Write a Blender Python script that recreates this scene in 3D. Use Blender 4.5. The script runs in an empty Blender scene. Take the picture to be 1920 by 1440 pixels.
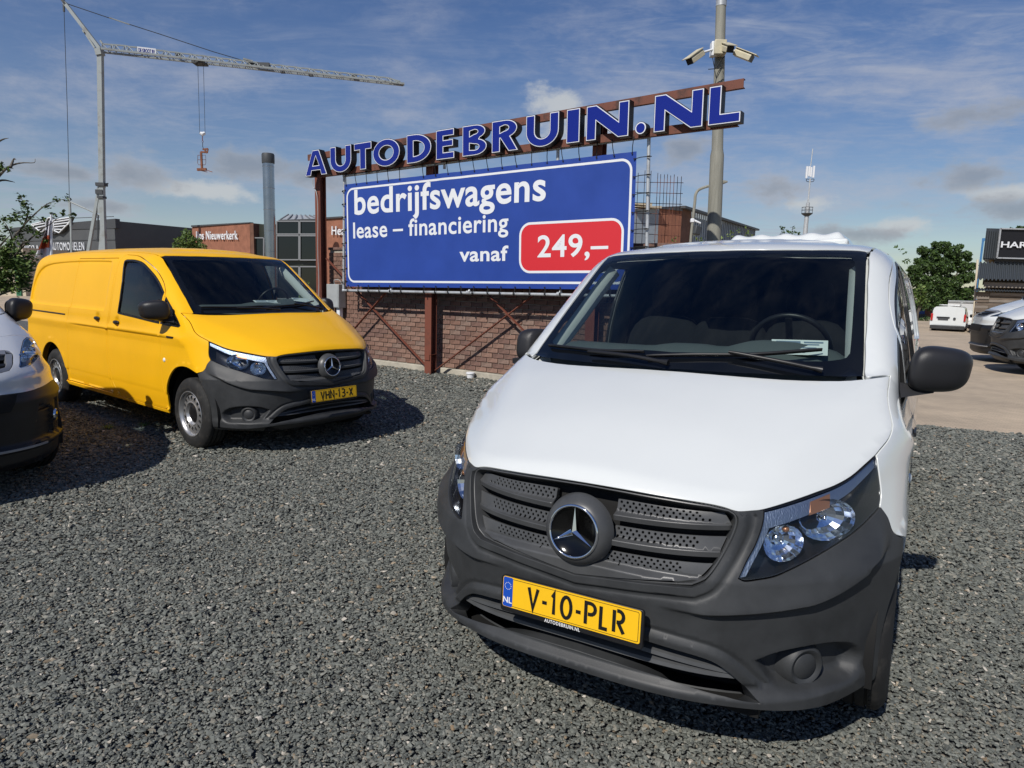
import bpy, bmesh, math, random
import numpy as np
from mathutils import Vector, Matrix, Euler
from mathutils.geometry import delaunay_2d_cdt
random.seed(7); RNG = np.random.default_rng(7)
scene = bpy.context.scene
COL = scene.collection
R = math.radians

# ---------------------------------------------------------------- camera
F_PX, PITCH, ROLL, CAM_H = 1275.5317, 0.145993, 0.026649, 1.617043
cd = bpy.data.cameras.new('camera'); cam = bpy.data.objects.new('camera', cd); COL.objects.link(cam)
cd.sensor_width = 36.0; cd.lens = F_PX / 1920.0 * 36.0; cd.clip_start = 0.05; cd.clip_end = 4000
cam.matrix_world = (Matrix.Translation((0, 0, CAM_H)) @ Matrix.Rotation(math.pi / 2 - PITCH, 4, 'X') @ Matrix.Rotation(ROLL, 4, 'Z'))
scene.camera = cam
scene.view_settings.view_transform = 'Standard'; scene.view_settings.look = 'None'
scene.view_settings.exposure = 0.0; scene.view_settings.gamma = 1.0; scene.view_settings.use_curve_mapping = False
try:
    scene.cycles.use_denoising = True; scene.cycles.max_bounces = 8; scene.cycles.transparent_max_bounces = 12
    scene.cycles.caustics_reflective = False; scene.cycles.caustics_refractive = False
except Exception: pass

# ---------------------------------------------------------------- sun and sky
SUN_TRAVEL = Vector((0.55, 0.88, -1.0)).normalized()
SUN_ELEV = math.asin(-SUN_TRAVEL.z); SUN_AZ = math.atan2(-SUN_TRAVEL.x, -SUN_TRAVEL.y)   # from +Y towards +X
ld = bpy.data.lights.new('sun', 'SUN'); ld.energy = 4.2; ld.angle = R(0.53); ld.color = (1.0, 0.955, 0.89)
sun = bpy.data.objects.new('sun', ld); COL.objects.link(sun)
sun.rotation_euler = SUN_TRAVEL.to_track_quat('-Z', 'Y').to_euler(); sun.location = (-20, -30, 40)
world = bpy.data.worlds.new('World'); scene.world = world; world.use_nodes = True
def build_world():
    nt = world.node_tree; nt.nodes.clear(); N = nt.nodes; L = nt.links
    def n(t, **k):
        x = N.new(t)
        for a, b in k.items(): setattr(x, a, b)
        return x
    def math_(op, a, b=None, clamp=False):
        m = n('ShaderNodeMath', operation=op); m.use_clamp = clamp
        for i, v in enumerate((a, b)):
            if v is None: continue
            if isinstance(v, (int, float)): m.inputs[i].default_value = v
            else: L.new(v, m.inputs[i])
        return m.outputs[0]
    sky = n('ShaderNodeTexSky', sky_type='NISHITA'); sky.sun_disc = False
    sky.sun_elevation = SUN_ELEV; sky.sun_rotation = SUN_AZ; sky.air_density = 1.0; sky.dust_density = 0.2; sky.ozone_density = 1.6
    tc = n('ShaderNodeTexCoord'); sep = n('ShaderNodeSeparateXYZ'); L.new(tc.outputs['Generated'], sep.inputs[0])
    zc = math_('MAXIMUM', sep.outputs[2], 0.02); zc = math_('ADD', zc, 0.06)
    px = math_('DIVIDE', sep.outputs[0], zc); py = math_('DIVIDE', sep.outputs[1], zc)
    cmb = n('ShaderNodeCombineXYZ'); L.new(px, cmb.inputs[0]); L.new(py, cmb.inputs[1])
    def cloud(scale, rot, stretch, detail, rough, lo, hi, seed, dist=0.6):
        mp = n('ShaderNodeMapping'); mp.inputs['Rotation'].default_value = (0, 0, rot); mp.inputs['Scale'].default_value = (stretch[0], stretch[1], 1)
        mp.inputs['Location'].default_value = (seed, seed * 1.7, seed * .3)
        L.new(cmb.outputs[0], mp.inputs[0])
        t = n('ShaderNodeTexNoise'); t.inputs['Scale'].default_value = scale; t.inputs['Detail'].default_value = detail
        t.inputs['Roughness'].default_value = rough; t.inputs['Distortion'].default_value = dist
        L.new(mp.outputs[0], t.inputs['Vector'])
        r = n('ShaderNodeMapRange'); r.interpolation_type = 'SMOOTHSTEP'; r.inputs[1].default_value = lo; r.inputs[2].default_value = hi
        L.new(t.outputs[0], r.inputs[0]); return r.outputs[0]
    broad = cloud(0.42, 0.5, (1, 1), 4, .55, .34, .66, 3.1)
    wisp = cloud(1.5, 0.75, (1, 2.4), 10, .66, .42, .80, 7.7, 1.1)
    fine = cloud(5.0, 0.3, (1, 1.5), 8, .62, .40, .74, 1.3, .8)
    thin = math_('MULTIPLY', broad, math_('ADD', math_('MULTIPLY', wisp, .95), math_('MULTIPLY', fine, .38)))
    veil = n('ShaderNodeMapRange'); veil.inputs[1].default_value = 0.02; veil.inputs[2].default_value = 0.50
    veil.inputs[3].default_value = .50; veil.inputs[4].default_value = .0; L.new(sep.outputs[2], veil.inputs[0])
    thin = math_('ADD', thin, veil.outputs[0]); thin = math_('MULTIPLY', thin, .78, True)
    mix1 = n('ShaderNodeMix', data_type='RGBA'); L.new(math_('MULTIPLY', thin, .8), mix1.inputs[0])
    hs = n('ShaderNodeHueSaturation'); hs.inputs['Hue'].default_value = .514; hs.inputs['Saturation'].default_value = 1.36; hs.inputs['Value'].default_value = .71
    L.new(sky.outputs[0], hs.inputs['Color'])
    L.new(hs.outputs[0], mix1.inputs[6]); mix1.inputs[7].default_value = (3.5, 3.95, 5.0, 1)
    # wisps and small cumulus clouds standing at their own places in the sky (azimuth, elevation, half sizes, greyness)
    az = math_('ARCTAN2', sep.outputs[0], sep.outputs[1]); el = math_('ARCSINE', sep.outputs[2])
    ae = n('ShaderNodeCombineXYZ'); L.new(az, ae.inputs[0]); L.new(el, ae.inputs[1])
    def tex(scale, det, ro, st=(1, 1), w=0.):
        mp = n('ShaderNodeMapping'); mp.inputs['Scale'].default_value = (st[0], st[1], 1); mp.inputs['Location'].default_value = (w, w, 0); L.new(ae.outputs[0], mp.inputs[0])
        t = n('ShaderNodeTexNoise'); t.inputs['Scale'].default_value = scale; t.inputs['Detail'].default_value = det; t.inputs['Roughness'].default_value = ro; L.new(mp.outputs[0], t.inputs['Vector']); return t.outputs[0]
    edge = math_('SUBTRACT', tex(17, 8, .62, (1, 1.7)), .5)
    def puffs(lst):
        acc = None
        for (x, y, wx, wy) in lst:
            sb = n('ShaderNodeVectorMath', operation='SUBTRACT'); L.new(ae.outputs[0], sb.inputs[0]); sb.inputs[1].default_value = (x, y, 0)
            dv = n('ShaderNodeVectorMath', operation='DIVIDE'); L.new(sb.outputs[0], dv.inputs[0]); dv.inputs[1].default_value = (wx * 1.45, wy * 1.25, 1)
            ln = n('ShaderNodeVectorMath', operation='LENGTH'); L.new(dv.outputs[0], ln.inputs[0])
            acc = ln.outputs['Value'] if acc is None else math_('MINIMUM', acc, ln.outputs['Value'])
        v = math_('SUBTRACT', 1.0, acc); v = math_('ADD', v, math_('MULTIPLY', edge, 2.3))
        r = n('ShaderNodeMapRange'); r.interpolation_type = 'SMOOTHSTEP'; r.inputs[1].default_value = .05; r.inputs[2].default_value = .75; L.new(v, r.inputs[0]); return r.outputs[0], v
    GREY = [(-.571, .118, .050, .013), (-.50, .119, .062, .020), (-.36, .144, .075, .024), (-.29, .136, .055, .018), (-.55, .082, .05, .010), (.228, .186, .034, .022), (.35, .132, .050, .020), (.566, .209, .055, .016), (.576, .142, .055, .020), (.63, .100, .085, .022), (.46, .075, .06, .014), (.24, .10, .04, .014), (-.75, .14, .09, .02), (.85, .16, .10, .03), (-1.1, .13, .15, .03), (1.3, .15, .2, .03), (2.2, .17, .3, .04), (-2.2, .14, .3, .04), (3.0, .2, .2, .04)]
    WHITE = [(.057, .246, .044, .024), (.085, .222, .055, .030), (-.42, .110, .07, .016), (.40, .115, .035, .012), (.50, .085, .05, .012), (.62, .12, .05, .012), (1.8, .2, .2, .05), (-1.7, .2, .2, .05)]
    gA, gv = puffs(GREY); wA, wv = puffs(WHITE)
    streak = n('ShaderNodeMapRange'); streak.interpolation_type = 'SMOOTHSTEP'; streak.inputs[1].default_value = .44; streak.inputs[2].default_value = .76; streak.inputs[4].default_value = .70
    L.new(tex(4.2, 9, .68, (1, 2.6), 3.3), streak.inputs[0])
    fade = n('ShaderNodeMapRange'); fade.inputs[1].default_value = .20; fade.inputs[2].default_value = .37; fade.inputs[3].default_value = 1; fade.inputs[4].default_value = .38; L.new(el, fade.inputs[0])
    mix_s = n('ShaderNodeMix', data_type='RGBA'); L.new(math_('MULTIPLY', streak.outputs[0], fade.outputs[0]), mix_s.inputs[0]); L.new(mix1.outputs[2], mix_s.inputs[6]); mix_s.inputs[7].default_value = (4.2, 4.4, 5.1, 1)
    mix_w = n('ShaderNodeMix', data_type='RGBA'); L.new(math_('MULTIPLY', wA, .8), mix_w.inputs[0]); L.new(mix_s.outputs[2], mix_w.inputs[6]); mix_w.inputs[7].default_value = (5.3, 5.5, 5.6, 1)
    gcol = n('ShaderNodeMix', data_type='RGBA'); gr = n('ShaderNodeMapRange'); gr.inputs[1].default_value = .1; gr.inputs[2].default_value = 1.0; L.new(gv, gr.inputs[0]); L.new(gr.outputs[0], gcol.inputs[0]); gcol.inputs[6].default_value = (4.0, 4.2, 4.6, 1); gcol.inputs[7].default_value = (2.5, 2.75, 3.2, 1)
    mix2 = n('ShaderNodeMix', data_type='RGBA'); L.new(math_('MULTIPLY', gA, .72), mix2.inputs[0]); L.new(mix_w.outputs[2], mix2.inputs[6]); L.new(gcol.outputs[2], mix2.inputs[7])
    bg = n('ShaderNodeBackground'); bg.inputs[1].default_value = 0.105
    out = n('ShaderNodeOutputWorld'); L.new(mix2.outputs[2], bg.inputs[0]); L.new(bg.outputs[0], out.inputs[0])
build_world()
# ---------------------------------------------------------------- materials
MATS = {}
def mat(name, col, rough=.5, metal=0., coat=0., coat_rough=.03, spec=.5, noise=0., nscale=6., bump=0., bscale=40., trans=0., ior=1.45, alpha=1., dirt=None, emit=None, nstretch=(1,1,1), coords='Object', rvar=0.):
    m = bpy.data.materials.new(name); m.use_nodes = True; nt = m.node_tree; b = nt.nodes['Principled BSDF']; L = nt.links
    b.inputs['Base Color'].default_value = (*col, 1); b.inputs['Roughness'].default_value = rough; b.inputs['Metallic'].default_value = metal
    b.inputs['Coat Weight'].default_value = coat; b.inputs['Coat Roughness'].default_value = coat_rough
    b.inputs['Specular IOR Level'].default_value = spec; b.inputs['Transmission Weight'].default_value = trans; b.inputs['IOR'].default_value = ior
    b.inputs['Alpha'].default_value = alpha
    if noise or bump or dirt or rvar:
        tc = nt.nodes.new('ShaderNodeTexCoord'); mp = nt.nodes.new('ShaderNodeMapping'); mp.inputs['Scale'].default_value = nstretch
        L.new(tc.outputs[coords], mp.inputs[0])
    if noise or dirt or rvar:
        t = nt.nodes.new('ShaderNodeTexNoise'); t.inputs['Scale'].default_value = nscale; t.inputs['Detail'].default_value = 7; t.inputs['Roughness'].default_value = .62
        L.new(mp.outputs[0], t.inputs['Vector'])
        if rvar:
            rr = nt.nodes.new('ShaderNodeMapRange'); rr.inputs[1].default_value = .3; rr.inputs[2].default_value = .7; rr.inputs[3].default_value = max(0, rough - rvar); rr.inputs[4].default_value = rough + rvar
            L.new(t.outputs[0], rr.inputs[0]); L.new(rr.outputs[0], b.inputs['Roughness'])
        if noise or dirt:
            mx = nt.nodes.new('ShaderNodeMix'); mx.data_type = 'RGBA'
            rg = nt.nodes.new('ShaderNodeMapRange'); rg.inputs[1].default_value = .35 if not dirt else .50; rg.inputs[2].default_value = .65 if not dirt else .72
            L.new(t.outputs[0], rg.inputs[0]); L.new(rg.outputs[0], mx.inputs[0])
            if dirt:
                mx.inputs[6].default_value = (*col, 1); mx.inputs[7].default_value = (*dirt, 1)
            else:
                mx.inputs[6].default_value = (*[c * (1 - noise) for c in col], 1); mx.inputs[7].default_value = (*[min(1, c * (1 + noise)) for c in col], 1)
            L.new(mx.outputs[2], b.inputs['Base Color'])
    if bump:
        t2 = nt.nodes.new('ShaderNodeTexNoise'); t2.inputs['Scale'].default_value = bscale; t2.inputs['Detail'].default_value = 4
        L.new(mp.outputs[0], t2.inputs['Vector'])
        bp = nt.nodes.new('ShaderNodeBump'); bp.inputs['Strength'].default_value = bump; bp.inputs['Distance'].default_value = .01
        L.new(t2.outputs[0], bp.inputs['Height']); L.new(bp.outputs[0], b.inputs['Normal'])
    MATS[name] = m; return m
def glass(name, tint, alpha, rough=0.02):
    """thin sheet glass: clear mirror-like reflection over a tinted see-through layer"""
    m = bpy.data.materials.new(name); m.use_nodes = True; nt = m.node_tree; nt.nodes.clear(); L = nt.links
    tr = nt.nodes.new('ShaderNodeBsdfTransparent'); tr.inputs[0].default_value = (*[c * (1 - alpha) for c in tint], 1)
    gl = nt.nodes.new('ShaderNodeBsdfGlossy'); gl.inputs['Roughness'].default_value = rough; gl.inputs[0].default_value = (1, 1, 1, 1)
    lw = nt.nodes.new('ShaderNodeFresnel'); ge = nt.nodes.new('ShaderNodeNewGeometry'); mr = nt.nodes.new('ShaderNodeMapRange'); mr.inputs[3].default_value = 1.45; mr.inputs[4].default_value = 1 / 1.45; L.new(ge.outputs['Backfacing'], mr.inputs[0]); L.new(mr.outputs[0], lw.inputs[0])
    mx = nt.nodes.new('ShaderNodeMixShader'); L.new(lw.outputs[0], mx.inputs[0]); L.new(tr.outputs[0], mx.inputs[1]); L.new(gl.outputs[0], mx.inputs[2])
    o = nt.nodes.new('ShaderNodeOutputMaterial'); L.new(mx.outputs[0], o.inputs[0]); MATS[name] = m; return m

# ---------------------------------------------------------------- objects
def link(name, me, m=None, parent=None, loc=None, rot=None):
    o = bpy.data.objects.new(name, me); COL.objects.link(o)
    if m is not None:
        for x in (m if isinstance(m, (list, tuple)) else [m]): me.materials.append(x)
    if parent is not None: o.parent = parent
    if loc is not None: o.location = loc
    if rot is not None: o.rotation_euler = rot
    return o
def tag(o, label=None, cat=None, group=None, kind=None):
    for k, v in (('label', label), ('category', cat), ('group', group), ('kind', kind)):
        if v: o[k] = v
    return o
def thing(name, label, cat, loc=(0, 0, 0), rot=(0, 0, 0), group=None):
    o = bpy.data.objects.new(name, None); COL.objects.link(o); o.location = loc; o.rotation_euler = rot; o.empty_display_size = .3
    return tag(o, label, cat, group)
class MB:
    """collects simple solids into one mesh"""
    def __init__(s): s.v = []; s.f = []; s.m = []; s.sm = []
    def add(s, vs, fs, mi=0, smooth=False):
        b = len(s.v); s.v += [tuple(v) for v in vs]; s.f += [tuple(i + b for i in f) for f in fs]; s.m += [mi] * len(fs); s.sm += [smooth] * len(fs); return s
    def box(s, c, d, rot=None, mi=0):
        c = Vector(c); M = rot.to_3x3() if rot is not None else Matrix.Identity(3)
        vs = [c + M @ Vector((x * d[0] / 2, y * d[1] / 2, z * d[2] / 2)) for x in (-1, 1) for y in (-1, 1) for z in (-1, 1)]
        return s.add(vs, [(0, 1, 3, 2), (4, 6, 7, 5), (0, 4, 5, 1), (2, 3, 7, 6), (0, 2, 6, 4), (1, 5, 7, 3)], mi)
    def bar(s, a, b, w, h=None, up=(0, 0, 1), mi=0):
        a = Vector(a); b = Vector(b); h = h or w; d = (b - a); l = d.length; d.normalize(); u = Vector(up)
        if abs(d.dot(u)) > .98: u = Vector((0, 1, 0))
        sx = d.cross(u).normalized(); sy = sx.cross(d).normalized(); M = Matrix((sx, sy, d)).transposed()
        return s.box((a + b) / 2, (w, h, l), M, mi)
    def tube(s, pts, r, n=10, mi=0, cap=True, smooth=True):
        pts = [Vector(p) for p in pts]; rs = r if isinstance(r, (list, tuple)) else [r] * len(pts); vs = []; fs = []
        ref = None
        for i, p in enumerate(pts):
            d = (pts[min(i + 1, len(pts) - 1)] - pts[max(i - 1, 0)]).normalized()
            if ref is None: ref = Vector((0, 0, 1)) if abs(d.z) < .9 else Vector((1, 0, 0))
            sx = d.cross(ref).normalized(); sy = sx.cross(d).normalized(); ref = sy
            for k in range(n):
                a = 2 * math.pi * k / n; vs.append(p + sx * (math.cos(a) * rs[i]) + sy * (math.sin(a) * rs[i]))
        for i in range(len(pts) - 1):
            for k in range(n):
                fs.append((i * n + k, (i + 1) * n + k, (i + 1) * n + (k + 1) % n, i * n + (k + 1) % n))
        s.add(vs, fs, mi, smooth)
        if cap:
            b = len(s.v) - len(vs); s.f += [tuple(b + k for k in range(n)), tuple(b + (len(pts) - 1) * n + k for k in reversed(range(n)))]; s.m += [mi, mi]; s.sm += [False, False]
        return s
    def lathe(s, prof, n=32, M=None, mi=0, smooth=True, closed=False):
        """profile of (radius, height) turned about local Z"""
        M = M or Matrix.Identity(4); vs = []; fs = []; k = len(prof)
        for i in range(n):
            a = 2 * math.pi * i / n
            for r_, h in prof: vs.append(M @ Vector((r_ * math.cos(a), r_ * math.sin(a), h)))
        for i in range(n):
            for j in range(k - (0 if closed else 1)):
                j2 = (j + 1) % k; a = i * k + j; b = i * k + j2; c = ((i + 1) % n) * k + j2; d = ((i + 1) % n) * k + j; fs.append((a, d, c, b))
        return s.add(vs, fs, mi, smooth)
    def prism(s, poly, y0, y1, M=None, mi=0):
        """polygon (x,z) extruded from y0 to y1"""
        M = M or Matrix.Identity(4); n = len(poly)
        vs = [M @ Vector((x, y0, z)) for x, z in poly] + [M @ Vector((x, y1, z)) for x, z in poly]
        fs = [tuple(range(n)), tuple(range(2 * n - 1, n - 1, -1))] + [(i, i + n, (i + 1) % n + n, (i + 1) % n) for i in range(n)]
        return s.add(vs, fs, mi)
    def mesh(s, name, auto=None):
        me = bpy.data.meshes.new(name); me.from_pydata([tuple(v) for v in s.v], [], s.f)
        me.polygons.foreach_set('material_index', s.m); me.polygons.foreach_set('use_smooth', s.sm); me.update()
        bm = bmesh.new(); bm.from_mesh(me); bmesh.ops.recalc_face_normals(bm, faces=bm.faces); bm.to_mesh(me); bm.free()
        if auto is not None: me.set_sharp_from_angle(angle=R(auto))
        return me
    def build(s, name, m, parent=None, loc=None, rot=None, bevel=0., auto=35):
        o = link(name, s.mesh(name, auto), m, parent, loc, rot)
        if bevel:
            md = o.modifiers.new('bevel', 'BEVEL'); md.width = bevel; md.segments = 2; md.limit_method = 'ANGLE'; md.angle_limit = R(40)
        return o
def share(src, parent, name=None, loc=None, rot=None, mats=None):
    o = src.copy(); COL.objects.link(o); o.parent = parent
    if loc is not None: o.location = loc
    if rot is not None: o.rotation_euler = rot
    return o
def copy_tree(o, parent=None):
    c = o.copy(); COL.objects.link(c); c.parent = parent
    for ch in list(o.children): copy_tree(ch, c)
    return c
# text as mesh, normalised to sit in the rectangle x0..x1, y0..y1 of its own plane
def text_mesh(name, s, w=None, h=None, extrude=0., offset=0., res=6, spacing=1.0, shear=0.):
    cu = bpy.data.curves.new(name, 'FONT'); cu.body = s; cu.size = 1; cu.resolution_u = res; cu.space_character = spacing; cu.shear = shear
    cu.offset = offset; cu.extrude = 0; cu.fill_mode = 'BOTH'
    o = bpy.data.objects.new(name, cu); COL.objects.link(o); dg = bpy.context.evaluated_depsgraph_get(); dg.update()
    me = bpy.data.meshes.new_from_object(o.evaluated_get(dg)); bpy.data.objects.remove(o); bpy.data.curves.remove(cu)
    me.materials.clear()
    co = np.empty(len(me.vertices) * 3); me.vertices.foreach_get('co', co); co = co.reshape(-1, 3)
    mn = co.min(0); mx = co.max(0); co[:, 0] -= mn[0]; co[:, 1] -= mn[1]; W = mx[0] - mn[0]; H = mx[1] - mn[1]
    if h is None and w is not None: sx = sy = w / W
    elif w is None and h is not None: sx = sy = h / H
    else: sx = w / W; sy = h / H
    co[:, 0] *= sx; co[:, 1] *= sy; co[:, 2] = 0
    me.vertices.foreach_set('co', co.ravel()); me.polygons.foreach_set('use_smooth', [False] * len(me.polygons)); me.update()
    if extrude:
        bm = bmesh.new(); bm.from_mesh(me); bmesh.ops.remove_doubles(bm, verts=bm.verts, dist=1e-5)
        r = bmesh.ops.extrude_face_region(bm, geom=list(bm.faces)); vs = [g for g in r['geom'] if isinstance(g, bmesh.types.BMVert)]
        bmesh.ops.translate(bm, vec=(0, 0, extrude), verts=vs); bmesh.ops.recalc_face_normals(bm, faces=bm.faces); bm.to_mesh(me); bm.free()
    return me, W * sx, H * sy
# letter strokes (for number plates): thick polylines
def stroke_mesh(name, strokes, width, depth):
    mb = MB()
    for st in strokes:
        pts = [Vector(p) for p in st]; n = len(pts); closed = (pts[0] - pts[-1]).length < 1e-6
        if closed: pts = pts[:-1]; n -= 1
        L_ = []; R_ = []
        for i, p in enumerate(pts):
            a = pts[i - 1] if (i > 0 or closed) else None; b = pts[(i + 1) % n] if (i < n - 1 or closed) else None
            d1 = (p - a).normalized() if a is not None else None; d2 = (b - p).normalized() if b is not None else None
            if d1 is None: d1 = d2
            if d2 is None: d2 = d1
            n1 = Vector((-d1.y, d1.x)); n2 = Vector((-d2.y, d2.x)); m = (n1 + n2).normalized(); k = 1 / max(.35, m.dot(n1))
            L_.append(p + m * width / 2 * k); R_.append(p - m * width / 2 * k)
        for i in range(n if closed else n - 1):
            j = (i + 1) % n; q = [R_[i], R_[j], L_[j], L_[i]]
            vs = [(a.x, a.y, depth) for a in q] + [(a.x, a.y, 0) for a in q]
            mb.add(vs, [(0, 1, 2, 3), (0, 4, 5, 1), (1, 5, 6, 2), (2, 6, 7, 3), (3, 7, 4, 0)])
    return mb.mesh(name)
def arc(cx, cy, rx, ry, a0, a1, n=10): return [(cx + rx * math.cos(R(a0 + (a1 - a0) * i / n)), cy + ry * math.sin(R(a0 + (a1 - a0) * i / n))) for i in range(n + 1)]
# photograph pixel at a world depth Y (metres in front of the camera along the ground) -> world point
def ray(px, py):
    u = px - 960; w = py - 720; c, s = math.cos(ROLL), math.sin(ROLL); u0 = u * c + w * s; v0 = -u * s + w * c
    cp, sp = math.cos(PITCH), math.sin(PITCH); up = -v0 / F_PX
    return Vector((u0 / F_PX, cp + up * sp, -sp + up * cp))
def at(px, py, Y): d = ray(px, py); return Vector((0, 0, CAM_H)) + d * (Y / d.y)
YARD_SLOPE = 0.012
def yard_z(x, y):
    """the paved yard falls away gently beyond the gravel's edge"""
    return -YARD_SLOPE * max(0., (x - 5.13) * .42 + (y - 8.39) * .907)
def on_yard(px, py):
    lo, hi = 2., 400.
    for _ in range(60):
        m = (lo + hi) / 2; p = at(px, py, m)
        if p.z > yard_z(p.x, p.y): lo = m
        else: hi = m
    return at(px, py, lo)
# ---------------------------------------------------------------- van body surface (implicit) and panels cut from it
def smax(a,b,k):
    h=np.maximum(k-np.abs(a-b),0)/k
    return np.maximum(a,b)+h*h*k*.25
def smin(a,b,k): return -smax(-a,-b,k)
def smooth(t):
    t=np.clip(t,0,1); return t*t*(3-2*t)
def pchip(xs,ys):
    xs=np.array(xs,float);ys=np.array(ys,float)
    h=np.diff(xs);d=np.diff(ys)/h;m=np.zeros(len(xs));m[0]=d[0];m[-1]=d[-1]
    for i in range(1,len(xs)-1):
        m[i]=0 if d[i-1]*d[i]<=0 else 2*d[i-1]*d[i]/(d[i-1]+d[i])
    def f(x):
        x=np.clip(x,xs[0],xs[-1]);i=np.clip(np.searchsorted(xs,x)-1,0,len(xs)-2)
        t=(x-xs[i])/h[i];t2=t*t;t3=t2*t
        return (2*t3-3*t2+1)*ys[i]+(t3-2*t2+t)*h[i]*m[i]+(-2*t3+3*t2)*ys[i+1]+(t3-t2)*h[i]*m[i+1]
    return f
WD=pchip([.15,.2,.27,.35,.45,.6,.8,.95,1.03,1.09,1.2,1.35,1.5,1.65,1.75,1.85,2.0],[.86,.885,.925,.945,.957,.962,.962,.957,.967,.949,.939,.915,.885,.85,.822,.785,.72])
HZ=pchip([-.1,0,.03,.1,.2,.4,.6,.85,1.1,1.4],[.86,.93,.947,.985,1.03,1.115,1.185,1.262,1.32,1.38])
RZ=pchip([1.2,1.5,1.65,1.85,2.1,2.6,3.5,4.6,5.1,5.4],[1.75,1.805,1.835,1.868,1.893,1.912,1.915,1.90,1.875,1.84])
CZ=pchip([.15,.2,.235,.27,.33,.4,.5,.6,.7,.8,.95],[.16,.11,.06,.035,.03,.03,.02,.01,.01,.02,.03])
def f_van(p,L=5.37):
    x=np.abs(p[...,0]);y=p[...,1];z=p[...,2]
    taper=1-.055*smooth((2.1-y)/1.3)**1.0*smooth((z-1.02)/.2)
    fs=x-WD(z)*taper
    xc=.50+.30*(y-.1)/.9
    a=np.clip(.28-.19*y,.05,.35)
    s=x-xc; sp=np.where(s>.2,s,.02*np.log1p(np.exp(np.clip(s/.02,-30,20))))
    hood=HZ(y)-a*x*x-.32*sp
    d=y-.85-.349*x*x
    wind=1.25+.74*d-.05*d*d
    roof=RZ(y)-.085*x*x
    top=np.maximum(hood,smin(wind,roof,.06))
    front=CZ(z)+.70*np.power(x,3.5)+np.maximum(z-.70,0)*(.15+.9*x**4)-y
    kst=.06+.08*smooth((y-1.0)/.6)
    g=smax(fs,z-top,kst)
    g=smax(g,front,.05)
    rear=y+.20*(z-1.1)+.12*x*x-(L-.02)
    return smax(g,rear,.16)
def solve(o,d,t0,t1,f=f_van,n=44):

    o=np.asarray(o,float);d=np.asarray(d,float)
    ts=np.linspace(t0,t1,n); P=o[...,None,:]+ts[:,None]*d[...,None,:]
    F=f(P); ins=F<=0
    i=np.argmax(ins,-1); ok=ins.any(-1); i=np.maximum(i,1)
    a=ts[i-1];b=ts[i]
    for _ in range(20):
        m=(a+b)/2; v=f(o+m[...,None]*d)<=0
        b=np.where(v,m,b);a=np.where(v,a,m)
    m=(a+b)/2
    return o+m[...,None]*d,ok
def chartA(th,z,f=f_van):
    o=np.stack([0*th,0*th+1.0,z],-1);d=np.stack([np.sin(th),-np.cos(th),0*th],-1)
    return solve(o+d*1.6,-d,0,1.5,f)[0]
def chartB(y,ph,f=f_van):
    o=np.stack([0*y,y,0*y+.75],-1);d=np.stack([np.sin(ph),0*ph,np.cos(ph)],-1)
    return solve(o+d*1.5,-d,0,1.45,f)[0]
def toA(p): return np.stack([np.arctan2(p[...,0],1.0-p[...,1]),p[...,2]],-1)
def toB(p): return np.stack([p[...,1],np.arctan2(p[...,0],p[...,2]-.75)],-1)
WHEELBASE = 3.43
def chartC(th, z):          # rear end, seen from a point inside the load bay
    o = np.stack([0 * th, 0 * th + 4.6, z], -1); d = np.stack([np.sin(th), np.cos(th), 0 * th], -1)
    return solve(o + d * 1.6, -d, 0, 1.5)[0]
def grad(P, f=f_van, e=1e-3):
    g = np.zeros_like(P)
    for k in range(3):
        d = np.zeros(3); d[k] = e; g[..., k] = f(P + d) - f(P - d)
    return g / np.maximum(np.linalg.norm(g, axis=-1, keepdims=True), 1e-9)
def cat(pts, n=6, closed=False):
    """Catmull-Rom through points (any dimension)"""
    P = [np.array(p, float) for p in pts]
    if len(P) < 3: return [tuple(p) for p in P]
    out = []
    for i in range(len(P) - 1):
        a = P[i - 1] if i > 0 else 2 * P[0] - P[1]; b = P[i]; c = P[i + 1]; d = P[i + 2] if i + 2 < len(P) else 2 * P[-1] - P[-2]
        for k in range(n):
            t = k / n; out.append(tuple(.5 * ((2 * b) + (c - a) * t + (2 * a - 5 * b + 4 * c - d) * t * t + (3 * b - a - 3 * c + d) * t ** 3)))
    out.append(tuple(P[-1])); return out
def chain(*segs):
    out = []
    for s in segs:
        for p in s:
            if not out or np.linalg.norm(np.array(p) - np.array(out[-1])) > 1e-4: out.append(tuple(p))
    if np.linalg.norm(np.array(out[0]) - np.array(out[-1])) < 1e-4: out.pop()
    return out
def dens(pts, sp):
    P = np.array(pts, float); out = []
    for i in range(len(P)):
        a = P[i]; b = P[(i + 1) % len(P)]; n = max(1, int(math.ceil(np.linalg.norm(b - a) / sp)))
        for k in range(n): out.append(a + (b - a) * k / n)
    return np.array(out)
def area2(P): x, y = P[:, 0], P[:, 1]; return .5 * np.sum(x * np.roll(y, -1) - np.roll(x, -1) * y)
def inset(P, g):
    """move a closed 2D outline inwards by g"""
    if area2(P) < 0: g = -g
    d1 = P - np.roll(P, 1, 0); d2 = np.roll(P, -1, 0) - P
    d1 /= np.maximum(np.linalg.norm(d1, axis=1, keepdims=True), 1e-9); d2 /= np.maximum(np.linalg.norm(d2, axis=1, keepdims=True), 1e-9)
    n1 = np.stack([-d1[:, 1], d1[:, 0]], 1); n2 = np.stack([-d2[:, 1], d2[:, 0]], 1); m = n1 + n2
    m /= np.maximum(np.linalg.norm(m, axis=1, keepdims=True), 1e-9); k = 1 / np.maximum(.5, (m * n1).sum(1, keepdims=True))
    return P + m * k * g
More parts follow.
